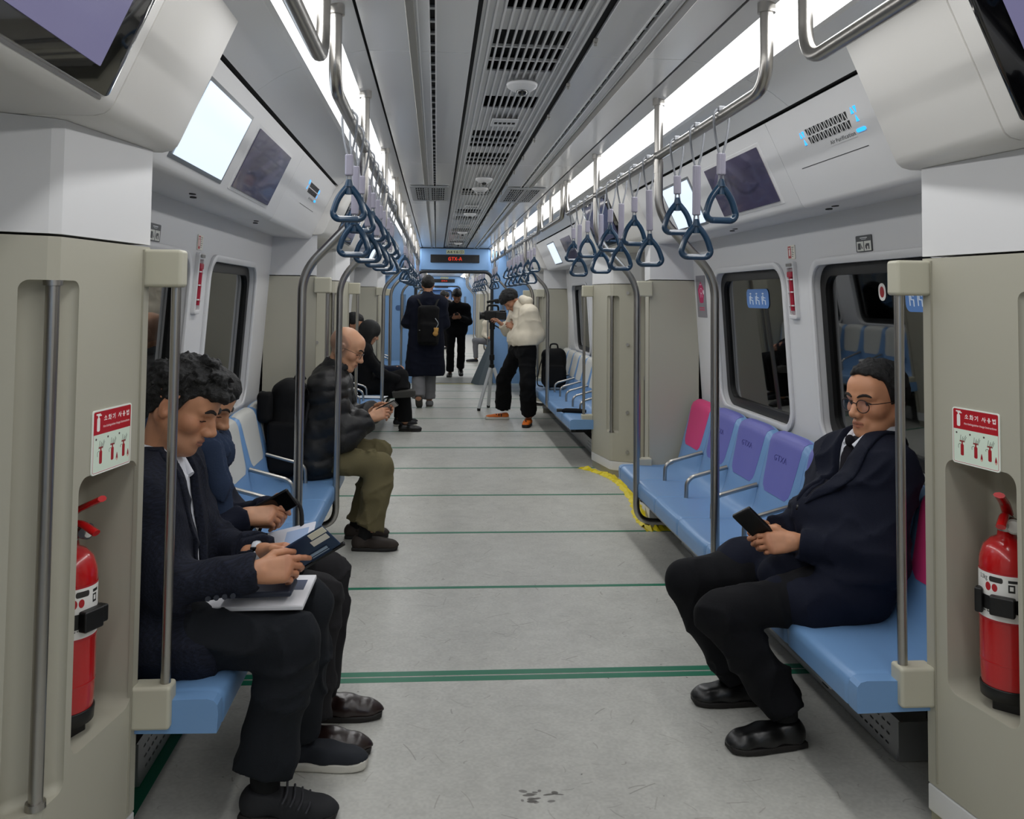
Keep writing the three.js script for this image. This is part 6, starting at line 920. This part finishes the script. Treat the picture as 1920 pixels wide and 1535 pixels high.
// 7 - man in black coming closer, looking at a phone
person({
  label: 'man in black standing in the gangway, looking down at a phone', cell: 0.02, headCell: 0.009,
  head: { c: [0.072, 1.53, -16.8], f: [0, -0.5, 0.87], u: [0, 0.87, 0.5], skin: 0xb07c5c }, hair: { vol: 0.018, top: 0.028, fringe: true, line: [[-0.13, -0.06], [-0.03, -0.03], [0.0, 0.0], [0.04, 0.03], [0.08, 0.03], [0.13, 0.03]] },
  j: { neck: [0.07, 1.39, -16.86], shL: [0.26, 1.3, -16.85], shR: [-0.12, 1.3, -16.85], elL: [0.31, 1.05, -16.8], elR: [-0.17, 1.05, -16.8], wrL: [0.13, 1.13, -16.58], wrR: [0.0, 1.12, -16.58], hipL: [0.16, 0.88, -16.86], hipR: [-0.02, 0.88, -16.86], knL: [0.17, 0.48, -16.84], knR: [-0.04, 0.48, -16.78], anL: [0.16, 0.16, -17.0], anR: [-0.04, 0.1, -16.8] },
  r: { chest: 0.13, waist: 0.13, hip: 0.125, ua: 0.068, el: 0.06, th: 0.09, kn: 0.072, an: 0.062 },
  hands: [{ p: [0.13, 1.13, -16.58], f: [-0.7, 0.1, 0.6], d: [0.3, -0.7, 0.6], ts: 1, cell: 0.009 }, { p: [0.0, 1.12, -16.58], f: [0.7, 0.1, 0.6], d: [-0.3, -0.7, 0.6], ts: -1, cell: 0.009 }],
  trousers: { mat: C.black, flare: 0.07 }, top: { mat: C.black }, shoes: [{ p: [-0.04, 0, -16.87], f: [-0.1, 0, 1], mat: C.blackLeather, soleMat: C.soleDark, cell: 0.01 }, { p: [0.16, 0.1, -17.06], f: [0.05, -0.35, 0.93], u: [0, 0.93, 0.35], mat: C.blackLeather, soleMat: C.soleDark, cell: 0.01 }]
});
// 8 - man bending over a video camera
person({
  label: 'man in beige jacket and orange shoes bending over a video camera', cell: 0.016, headCell: 0.007,
  head: { c: [0.585, 1.475, -10.7], f: [-0.55, -0.8, 0.2], u: [-0.78, 0.58, 0.18], skin: 0xb98566 }, hair: { vol: 0.02, top: 0.03, curl: 0.007, fringe: true, line: [[-0.13, -0.06], [-0.03, -0.03], [0.0, 0.0], [0.04, 0.035], [0.08, 0.04], [0.13, 0.04]] },
  j: { neck: [0.69, 1.42, -10.66], shL: [0.8, 1.33, -10.46], shR: [0.69, 1.35, -10.84], elL: [0.9, 1.06, -10.44], elR: [0.58, 1.1, -11.0], wrL: [0.65, 1.14, -10.64], wrR: [0.5, 1.17, -10.95], hipL: [0.76, 0.88, -10.44], hipR: [0.68, 0.88, -10.66], knL: [0.77, 0.48, -10.38], knR: [0.52, 0.5, -10.84], anL: [0.79, 0.12, -10.44], anR: [0.52, 0.15, -10.95] },
  r: { chest: 0.13, waist: 0.135, hip: 0.13, ua: 0.082, el: 0.078, cuff: 0.056, sh: 0.08, th: 0.105, kn: 0.09, an: 0.085 },
  hands: [{ p: [0.645, 1.145, -10.645], f: [-0.85, 0.3, -0.3], d: [0.1, 0.3, 0.95], ts: 1, cell: 0.007, curl: [[0.3, 0.5, 0.3], [0.4, 0.6, 0.3], [0.5, 0.7, 0.3], [0.6, 0.7, 0.3]] }, { p: [0.5, 1.175, -10.95], f: [-0.6, 0.5, -0.5], d: [0.5, 0.7, -0.3], ts: -1, cell: 0.007 }],
  trousers: { mat: C.black, flare: 0.085, wr: 0.012 },
  top: { mat: C.beigeJk, k: 0.028, wr: 0.008, wf: 8,  sl: 0.95, more: () => [cap([0.76, 1.0, -10.46], [0.68, 1.02, -10.66], 0.145, 0.145)] , also: f => isect(f, plane([0, 0.87, 0], [0.1, -1, 0]), 0.01) },
  shoes: [{ p: [0.6, 0, -10.97], f: [-1, 0, 0.12], mat: C.orange, soleMat: C.soleWhite, sole: 0.032, len: 0.3, cell: 0.007 }, { p: [0.8, 0, -10.5], f: [-0.25, 0, 1], mat: C.orange, soleMat: C.soleDark, sole: 0.03, len: 0.3, cell: 0.007 }],
  extra: ({ g }) => { part('hood', nets(rough(uni(0.03, cap([0.8, 1.42, -10.75], [0.78, 1.46, -10.55], 0.065, 0.065), cap([0.74, 1.47, -10.74], [0.72, 1.49, -10.58], 0.05, 0.05)), 0.008, 14), [0.6, 1.3, -10.9], [0.95, 1.6, -10.4], 0.012), C.beigeJk, g); part('wristband', new THREE.TorusGeometry(0.034, 0.008, 8, 20).rotateY(1.3).translate(0.655, 1.14, -10.64), M.black, g); for (const s of [0, 1]) for (let i = 0; i < 3; i++) { const st = s ? [0.745 + i * 0.0, 0.06, -10.36 + i * 0.03] : [0.5 - i * 0.03, 0.06, -10.915]; part('shoe_stripe', rbx(st[0] - 0.006, st[0] + 0.006, 0.04, 0.075, st[2] - 0.006, st[2] + 0.006, 0.003, 1), M.black, g); } }
});
// 9 - man on the right in a navy coat
person({
  label: 'man with round glasses, tie and navy coat seated on the right', cell: 0.012, headCell: 0.0032,
  head: { c: [1.292, 1.142, -3.13], f: [-0.94, -0.1, 0.36], u: [-0.1, 1, 0.03], skin: 0xc98f6c, lip: 0xa5614d, scale: 1.09, lids: 'open', jowl: true, gaze: 0.0015, brow: 0.0055 },
  hair: { vol: 0.009, top: 0.012, curl: 0.004, fr: 42, front: false, line: [[-0.13, -0.07], [-0.06, -0.06], [-0.035, -0.02], [-0.012, 0.004], [0.012, -0.012], [0.022, 0.03], [0.03, 0.068], [0.06, 0.092], [0.13, 0.1]] },
  glasses: { color: 0x2c1c1a, r: 0.0235, t: 0.0016 },
  j: { neck: [1.315, 0.985, -3.14], shL: [1.265, 0.915, -2.955], shR: [1.24, 0.915, -3.315], elL: [1.2, 0.63, -2.89], elR: [1.13, 0.65, -3.38], wrL: [0.94, 0.665, -3.01], wrR: [0.93, 0.665, -3.18], hipL: [1.13, 0.53, -3.01], hipR: [1.12, 0.53, -3.25], knL: [0.66, 0.435, -2.99], knR: [0.63, 0.45, -3.3], anL: [0.88, 0.135, -2.99], anR: [0.83, 0.1, -3.29] },
  r: { chest: 0.125, waist: 0.14, hip: 0.125, ua: 0.062, el: 0.06, cuff: 0.056, th: 0.09, kn: 0.072, an: 0.06, sh: 0.064 },
  belly: [1.11, 0.69, -3.13, 0.145, 0.16, 0.15],
  hands: [{ p: [0.935, 0.668, -3.015], f: [-1, -0.12, -0.12], d: [0.05, 0.35, 0.93], ts: 1, curl: [[0.55, 0.75, 0.4], [0.6, 0.8, 0.4], [0.65, 0.8, 0.4], [0.7, 0.8, 0.4]], thumb: [[0.75, 0.0, 0.6], [0.95, -0.15, 0.2], [0.95, -0.3, 0]] }, { p: [0.925, 0.64, -3.15], f: [-1, -0.05, 0.2], d: [0.1, -0.35, -0.9], ts: -1, curl: [[0.6, 0.8, 0.4], [0.65, 0.8, 0.4], [0.7, 0.8, 0.4], [0.75, 0.8, 0.4]] }],
  trousers: { mat: C.suit, flare: 0.066, wr: 0.015, wf: 7 },
  top: { name: 'coat', mat: C.navyCoat, wr: 0.013, wf: 7, sl: 0.95, more: () => [cap([1.14, 0.52, -2.98], [0.97, 0.475, -2.955], 0.12, 0.075), cap([0.97, 0.475, -2.955], [0.86, 0.5, -3.0], 0.075, 0.06), cap([1.14, 0.52, -3.28], [0.84, 0.5, -3.3], 0.12, 0.09), cap([1.05, 0.55, -3.13], [0.92, 0.52, -3.13], 0.11, 0.07)], 
    open: [{ poly: [[1.2, 1.06, -3.04], [1.2, 1.06, -3.19], [1.0, 0.79, -3.1]], e: [-0.85, 0.35, 0.2], back: [1.25, 0.9, -3.13] }],
    shirt: { mat: C.shirt, poly: [[1.22, 1.1, -2.99], [1.22, 1.1, -3.25], [1.0, 0.72, -3.2], [1.0, 0.72, -3.02]], e: [-0.85, 0.35, 0.2], back: [1.27, 0.9, -3.13] },
    tie: { mat: C.tie, poly: [[1.17, 1.03, -3.085], [1.17, 1.03, -3.125], [1.04, 0.74, -3.14], [1.04, 0.74, -3.06]], e: [-0.85, 0.35, 0.2], back: [1.25, 0.9, -3.13] },
    lapels: [{ t: 0.009, poly: [[1.27, 1.06, -3.02], [1.16, 0.985, -2.965], [1.1, 0.9, -2.96], [1.0, 0.775, -3.085], [1.19, 1.04, -3.045]], e: [-0.8, 0.3, 0.5], back: [1.26, 0.9, -3.1] }, { t: 0.009, poly: [[1.25, 1.06, -3.23], [1.15, 0.985, -3.26], [1.08, 0.9, -3.25], [0.99, 0.775, -3.12], [1.18, 1.04, -3.19]], e: [-0.85, 0.3, -0.1], back: [1.25, 0.9, -3.16] }] },
  shoes: [{ p: [0.945, 0, -2.98], f: [-1, 0, 0.16], mat: C.blackLeather, soleMat: C.soleDark, wrinkle: 0.0004, w: 0.05, high: 0.08, sock: [[0.88, 0.17, -2.99], [0.885, 0.07, -2.985], 0.046] }, { p: [0.93, 0, -3.29], f: [-1, 0, 0.02], mat: C.blackLeather, soleMat: C.soleDark, wrinkle: 0.0004, w: 0.05, high: 0.08 }],
  extra: ({ g }) => {
    for (const k of [-1, 1]) tube([[1.345, 1.035, -3.14 + k * 0.05], [1.29, 1.04, -3.135 + k * 0.064], [1.225, 1.015, -3.125 + k * 0.052], [1.18, 0.98, -3.11 + k * 0.032]], t => 0.012 - t * 0.003, C.shirt, 'collar', g, 1.5);
    part('tie_knot', new THREE.SphereGeometry(0.017, 14, 10).scale(1, 1.3, 1).translate(1.175, 1.0, -3.1), C.tie, g);
    part('button', new THREE.CylinderGeometry(0.011, 0.011, 0.006, 18).rotateZ(1.35).rotateY(-0.5).translate(0.962, 0.775, -3.06), std(0x0d0e14, 0.3), g);
  }
});
// far figures beyond the gangway
function farPerson(x, z, label, seated, top, hairLong, f) {
  const y0 = seated ? -0.42 : 0, k = f || 1;
  person({ label, cell: 0.03, headCell: 0.016, head: { c: [x, 1.56 + y0, z], f: [0, -0.2, k], u: [0, 1, 0.2 * k], skin: 0xb07c5c }, hair: { vol: 0.02, top: 0.025, cell: 0.016 }, j: { neck: [x, 1.42 + y0, z], shL: [x + 0.18, 1.33 + y0, z], shR: [x - 0.18, 1.33 + y0, z], elL: [x + 0.22, 1.06 + y0, z + 0.02], elR: [x - 0.22, 1.06 + y0, z + 0.02], wrL: [x + 0.12, 1.0 + y0, z + 0.2 * k], wrR: [x - 0.12, 1.0 + y0, z + 0.2 * k], hipL: [x + 0.09, 0.9 + y0, z], hipR: [x - 0.09, 0.9 + y0, z], ...(seated ? { knL: [x - 0.42, 0.5, z + 0.1], knR: [x - 0.42, 0.5, z - 0.1], anL: [x - 0.4, 0.1, z + 0.1], anR: [x - 0.4, 0.1, z - 0.1] } : { knL: [x + 0.1, 0.48, z], knR: [x - 0.1, 0.48, z], anL: [x + 0.1, 0.1, z], anR: [x - 0.1, 0.1, z] }) }, hands: [{ p: [x + 0.12, 1.0 + y0, z + 0.2 * k], f: [-0.6, 0, 0.6 * k], d: [0.5, 0.5, 0], ts: 1, cell: 0.012 }, { p: [x - 0.12, 1.0 + y0, z + 0.2 * k], f: [0.6, 0, 0.6 * k], d: [-0.5, 0.5, 0], ts: -1, cell: 0.012 }], trousers: { mat: seated ? C.grey : C.black, seat: true }, top: { mat: top }, shoes: [{ p: seated ? [x - 0.35, 0, z + 0.1] : [x + 0.1, 0, z - 0.08 * k], f: seated ? [-1, 0, 0] : [0, 0, k], mat: C.sneaker, soleMat: C.soleWhite, cell: 0.014 }, { p: seated ? [x - 0.35, 0, z - 0.1] : [x - 0.1, 0, z - 0.08 * k], f: seated ? [-1, 0, 0] : [0, 0, k], mat: C.sneaker, soleMat: C.soleWhite, cell: 0.014 }] });
}
farPerson(-0.12, -25.5, 'dark figure walking in the next car, left of the man with the phone', false, C.black, 1, -1); farPerson(0.05, -31, 'small grey figure farthest down the aisle', false, C.grey, 0, -1); farPerson(1.02, -20.6, 'person in pale top seated in the next car behind the posts', true, C.beigeJk, 0, 1);
// ---------- bags and things people hold ----------
const bagMat = cloth(0x0b0b0d, 0.8), strapMat = std(0x111113, 0.8);
{ // bald man's backpack
  const g = thing('backpack', 'big black backpack on the bald man\'s back', 'backpack');
  part('main_body', nets(rough(uni(0.03, rb([-1.19, 0.72, -5.4], [0.1, 0.285, 0.16], 0.09), rb([-1.26, 0.62, -5.4], [0.07, 0.17, 0.13], 0.05)), 0.006, 12), [-1.45, 0.38, -5.65], [-1.02, 1.08, -5.15], 0.012), bagMat, g);
  part('side_pouch', nets(rough(rb([-1.31, 0.85, -5.27], [0.045, 0.09, 0.05], 0.03), 0.004, 20), [-1.4, 0.72, -5.36], [-1.2, 1.0, -5.18], 0.009), bagMat, g);
  part('front_pocket', nets(rb([-1.2, 0.62, -5.245], [0.09, 0.15, 0.03], 0.028), [-1.34, 0.42, -5.32], [-1.06, 0.82, -5.18], 0.01), bagMat, g);
  tube([[-1.16, 1.0, -5.36], [-1.13, 1.045, -5.38], [-1.1, 1.0, -5.4]], 0.009, strapMat, 'top_handle', g); tube([[-1.1, 0.98, -5.34], [-1.06, 0.94, -5.3], [-1.07, 0.78, -5.27], [-1.1, 0.62, -5.27]], 0.012, strapMat, 'shoulder_strap', g, 0.5);
}
{ // backpack on the right bench
  const g = thing('backpack', 'black laptop backpack standing on the right second bench', 'backpack', undefined, [1.1, 0.425, -10.55]);
  part('main_body', nets(rough(uni(0.02, rb([0, 0.245, 0], [0.15, 0.235, 0.1], 0.09), rb([-0.01, 0.15, 0.1], [0.12, 0.13, 0.05], 0.03)), 0.005, 12), [-0.22, -0.02, -0.16], [0.22, 0.54, 0.22], 0.014), bagMat, g);
  tube([[-0.05, 0.47, 0], [-0.035, 0.525, 0], [0.035, 0.525, 0], [0.05, 0.47, 0]], 0.01, strapMat, 'top_handle', g); tube([[-0.13, 0.42, 0.03], [-0.19, 0.2, 0.06], [-0.2, 0.05, 0.08], [-0.14, 0.03, 0.1]], 0.014, strapMat, 'shoulder_strap', g, 0.5); part('zip_line', bx(-0.1, 0.1, 0.275, 0.279, 0.145, 0.152), strapMat, g);
}
{ // coat man's backpack with a plush charm
  const g = thing('backpack', 'slim black backpack on the coat man\'s back', 'backpack');
  part('main_body', nets(rough(uni(0.03, rb([-0.42, 1.12, -11.99], [0.145, 0.27, 0.07], 0.06), rb([-0.42, 1.02, -11.92], [0.11, 0.14, 0.04], 0.035)), 0.006, 11), [-0.64, 0.78, -12.12], [-0.2, 1.46, -11.82], 0.013), bagMat, g);
  for (const s of [-1, 1]) tube([[-0.42 + s * 0.07, 1.33, -12.0], [-0.43 + s * 0.13, 1.46, -12.07], [-0.43 + s * 0.16, 1.5, -12.18]], 0.02, strapMat, 'shoulder_strap', g, 0.4);
  part('logo_tag', bx(-0.545, -0.49, 1.055, 1.062, -11.915, -11.905), std(0x9a9a9a, 0.5), g);
  const t = thing('plush_charm', 'small tan plush charm hanging from the slim backpack', 'charm'); part('toy_body', nets(uni(0.012, ell([-0.315, 1.06, -11.87], [0.03, 0.034, 0.028]), ell([-0.325, 1.015, -11.87], [0.036, 0.034, 0.03]), ell([-0.34, 1.085, -11.87], [0.012, 0.012, 0.01]), ell([-0.292, 1.085, -11.87], [0.012, 0.012, 0.01])), [-0.4, 0.96, -11.93], [-0.25, 1.12, -11.81], 0.008), std(0xc0924e, 0.9), t); tube([[-0.315, 1.09, -11.87], [-0.29, 1.15, -11.88], [-0.33, 1.22, -11.9]], 0.005, std(0x9da3a8, 0.5), 'cord', t);
}
{ // video camera on its tripod
  const X = 0.44, Z = -11.9, g = thing('video_camera', 'black video camera on a tripod in the aisle', 'camera', undefined, [X, 1.2, Z]);
  part('body', rbx(-0.11, 0.1, 0.0, 0.13, -0.06, 0.06, 0.02, 2), M.black, g); part('lens', [new THREE.CylinderGeometry(0.045, 0.05, 0.06, 20).rotateZ(Math.PI / 2).translate(-0.125, 0.06, 0), new THREE.CylinderGeometry(0.056, 0.05, 0.025, 20).rotateZ(Math.PI / 2).translate(-0.16, 0.06, 0)], M.black, g); part('top_handle', bent([[-0.07, 0.12, 0], [-0.07, 0.2, 0], [0.08, 0.2, 0], [0.08, 0.12, 0]], 0.014, 0.04, 8), M.black, g); part('microphone', [new THREE.CylinderGeometry(0.018, 0.018, 0.16, 14).rotateZ(Math.PI / 2 + 0.2).translate(0.0, 0.26, 0.02), new THREE.CylinderGeometry(0.03, 0.03, 0.05, 14).translate(0.06, 0.25, 0.02)], M.black, g); part('flip_screen', rbx(0.06, 0.2, 0.01, 0.11, 0.06, 0.075, 0.006, 2).rotateY(-0.2), M.black, g); part('viewfinder', rbx(0.1, 0.18, 0.08, 0.14, -0.03, 0.03, 0.012, 2), M.black, g);
  const t = thing('tripod', 'tripod with a black column and pale splayed legs', 'tripod', undefined, [X, 0, Z]);
  part('column', [new THREE.CylinderGeometry(0.024, 0.024, 0.62, 16).translate(0, 0.87, 0), new THREE.CylinderGeometry(0.036, 0.036, 0.1, 16).translate(0, 1.13, 0), new THREE.CylinderGeometry(0.035, 0.035, 0.07, 16).translate(0, 0.7, 0), new THREE.CylinderGeometry(0.034, 0.034, 0.05, 16).translate(0, 0.58, 0)], M.black, t); part('head_plate', rbx(-0.05, 0.05, 1.17, 1.2, -0.05, 0.05, 0.008, 2), M.black, t); part('pan_handle', bent([[0, 1.15, 0], [0.18, 1.05, 0.1]], 0.01, 0.02, 8), M.black, t);
  for (let i = 0; i < 3; i++) { const a = 0.4 + i * 2.094, ex = Math.cos(a) * 0.22, ez = Math.sin(a) * 0.22; const l = part('leg', [bent([[ex * 0.12, 0.56, ez * 0.12], [ex, 0.03, ez]], 0.024, 0.02, 10)], std(0xcfd2d4, 0.4), t); part('foot', rbx(ex - 0.022, ex + 0.022, 0, 0.04, ez - 0.022, ez + 0.022, 0.01, 2), M.black, l); }
}
function slab(name, label, cat, w, h, t, p, X, Y, mat, r = 0.006) { const g = thing(name, label, cat); const m = new THREE.Matrix4(), x = V(...nrm(X)), z = x.clone().cross(V(...Y)).normalize(), y = z.clone().cross(x); m.makeBasis(x, y, z).setPosition(V(...p)); g.applyMatrix4(m); part('body', new RoundedBoxGeometry(w, h, t, 2, Math.min(r, t / 2.05)), mat, g); return g; }
{ // card case of the nearest man
  const navy = std(0x1b3350, 0.5), g = slab('card_case', 'open navy card case in the nearest left man\'s hands', 'card case', 0.15, 0.1, 0.008, [-0.69, 0.738, -2.75], [0.82, 0.52, 0.15], [-0.45, 0.72, 0.5], navy, 0.004);
  for (let i = 0; i < 3; i++) part('pocket', rbx(-0.03 + 0, 0.045, -0.05 + i * 0.014, -0.046 + i * 0.014, 0.004, 0.006, 0.001, 1), std(0x14273f, 0.5), g);
  part('card', rbx(0.01, 0.068, -0.002, 0.02, 0.0035, 0.0055, 0.001, 1), std(0xe0ddd2, 0.4), g); part('card', rbx(0.02, 0.075, 0.024, 0.048, 0.0035, 0.0055, 0.001, 1), std(0xe6e3cf, 0.4), g); part('card', rbx(-0.02, 0.04, -0.04, -0.022, 0.0035, 0.0055, 0.001, 1), std(0x8fa2b5, 0.4), g); part('phone_edge', rbx(-0.085, 0.085, -0.06, -0.05, -0.006, 0.006, 0.002, 1), M.black, g);
}
{ const tex = canvasTex(256, 360, (g, w, h) => { g.fillStyle = '#e9e9ee'; g.fillRect(0, 0, w, h); g.fillStyle = '#27375a'; g.fillRect(150, 60, 90, 120); g.fillStyle = '#46587e'; g.fillRect(160, 120, 40, 40); });
  const g = slab('booklet', 'white booklet on the nearest left man\'s lap', 'booklet', 0.3, 0.22, 0.012, [-0.84, 0.6, -2.76], [1, 0.02, 0.05], [0.0, 0.1, -1], std(0xd9dade, 0.6), 0.002); const pl = new THREE.PlaneGeometry(0.297, 0.217); pl.translate(0, 0, 0.0068); part('cover', pl, std(0xffffff, 0.45, { map: tex }), g);
  const w = slab('leather_folder', 'folded navy leather folder under the man\'s hands', 'folder', 0.2, 0.1, 0.02, [-0.83, 0.628, -2.715], [1, 0.03, 0.05], [0.0, 0.1, -1], std(0x1e2536, 0.5), 0.009); }
{ const g = slab('smartphone', 'black smartphone in the scarfed man\'s hand', 'phone', 0.16, 0.076, 0.012, [-0.87, 0.775, -3.1], [0.86, 0.48, 0.1], [-0.45, 0.8, 0.35], M.black, 0.005); part('screen', rbx(-0.075, 0.075, -0.034, 0.034, 0.005, 0.0068, 0.002, 1), phys(0x07080b, 0.08), g);
  const p = slab('paper_sheet', 'printed sheets on the scarfed man\'s lap', 'paper', 0.24, 0.18, 0.006, [-0.85, 0.645, -3.13], [0.97, 0.24, 0.05], [-0.1, 0.25, -0.95], std(0xd8dbe6, 0.6), 0.002); part('print', rbx(0.02, 0.1, -0.05, 0.06, 0.003, 0.0036, 0.0002, 1), std(0x9fb4d6, 0.6), p);
  const bag = thing('hand_bag', 'black bag on the scarfed man\'s lap', 'bag'); part('bag_body', nets(rough(rb([-0.88, 0.595, -3.14], [0.13, 0.045, 0.14], 0.03), 0.006, 14), [-1.06, 0.5, -3.32], [-0.7, 0.68, -2.96], 0.012), bagMat, bag); tube([[-0.95, 0.63, -3.2], [-0.87, 0.78, -3.23], [-0.8, 0.76, -3.22], [-0.78, 0.63, -3.2]], 0.009, strapMat, 'bag_handle', bag, 0.6); }
{ const g = slab('smartphone', 'black phone in a case held by the man with tie', 'phone', 0.155, 0.078, 0.016, [0.81, 0.71, -3.06], [-0.72, 0.68, 0.1], [0.5, 0.6, 0.6], M.black, 0.006); part('screen', rbx(-0.072, 0.072, -0.035, 0.035, 0.007, 0.009, 0.002, 1), phys(0x08090b, 0.06), g); }
{ const g = slab('smartphone', 'small phone in the bald man\'s hands', 'phone', 0.15, 0.075, 0.009, [-0.62, 0.82, -5.47], [0.85, 0.45, 0.1], [-0.3, 0.5, 0.8], M.black, 0.004); part('screen', rbx(-0.07, 0.07, -0.034, 0.034, 0.004, 0.0055, 0.001, 1), std(0xa9a49e, 0.2), g); }
{ const g = slab('smartphone', 'phone held by the man in the gangway', 'phone', 0.15, 0.075, 0.009, [0.065, 1.17, -16.5], [0, 0.6, 0.8], [1, 0, 0], M.black, 0.004); part('screen', rbx(-0.07, 0.07, -0.034, 0.034, -0.006, -0.0045, 0.001, 1), phys(0x0b0b0e, 0.1), g); }
{ const g = thing('hand_bag', 'dark navy bag on the cross-legged woman\'s lap', 'bag'); part('bag_body', nets(rough(rb([-0.8, 0.62, -9.98], [0.13, 0.11, 0.09], 0.04), 0.006, 12), [-0.98, 0.46, -10.12], [-0.62, 0.78, -9.82], 0.014), cloth(0x171c2b), g); }
{ const g = thing('coffee_cup', 'red paper coffee cup with white lid on the left second bench', 'cup', undefined, [-1.13, 0.42, -8.9]); part('cup', lathe([[0.001, 0.0], [0.03, 0.0], [0.041, 0.115], [0.001, 0.115]], 20), std(0x9c2a24, 0.6), g); part('lid', lathe([[0.044, 0.112], [0.044, 0.122], [0.038, 0.13], [0.001, 0.13]], 20), std(0xe2e0da, 0.5), g); }
slab('paper_sheet', 'white papers on the left bench in front of the woman', 'paper', 0.3, 0.2, 0.006, [-0.99, 0.43, -9.55], [1, 0, 0.2], [-0.2, 0, 1], std(0xdcdfe4, 0.6), 0.002);
{ const g = thing('folding_umbrella', 'black folding umbrella lying on the right second bench', 'umbrella', undefined, [0.98, 0.44, -8.35]); part('canopy', sweep([V(-0.1, 0, 0), V(-0.06, 0, 0.01), V(0.04, 0, 0.03), V(0.13, 0, 0.05)], t => 0.014 + 0.012 * Math.sin(t * 3.1), 10), bagMat, g); part('handle', new THREE.CylinderGeometry(0.016, 0.016, 0.05, 12).rotateZ(Math.PI / 2).translate(-0.12, 0.003, 0), M.black, g); }
scene.traverse(o => { if (o.isMesh) { o.castShadow = true; o.receiveShadow = true; } });
renderer.render(scene, camera);
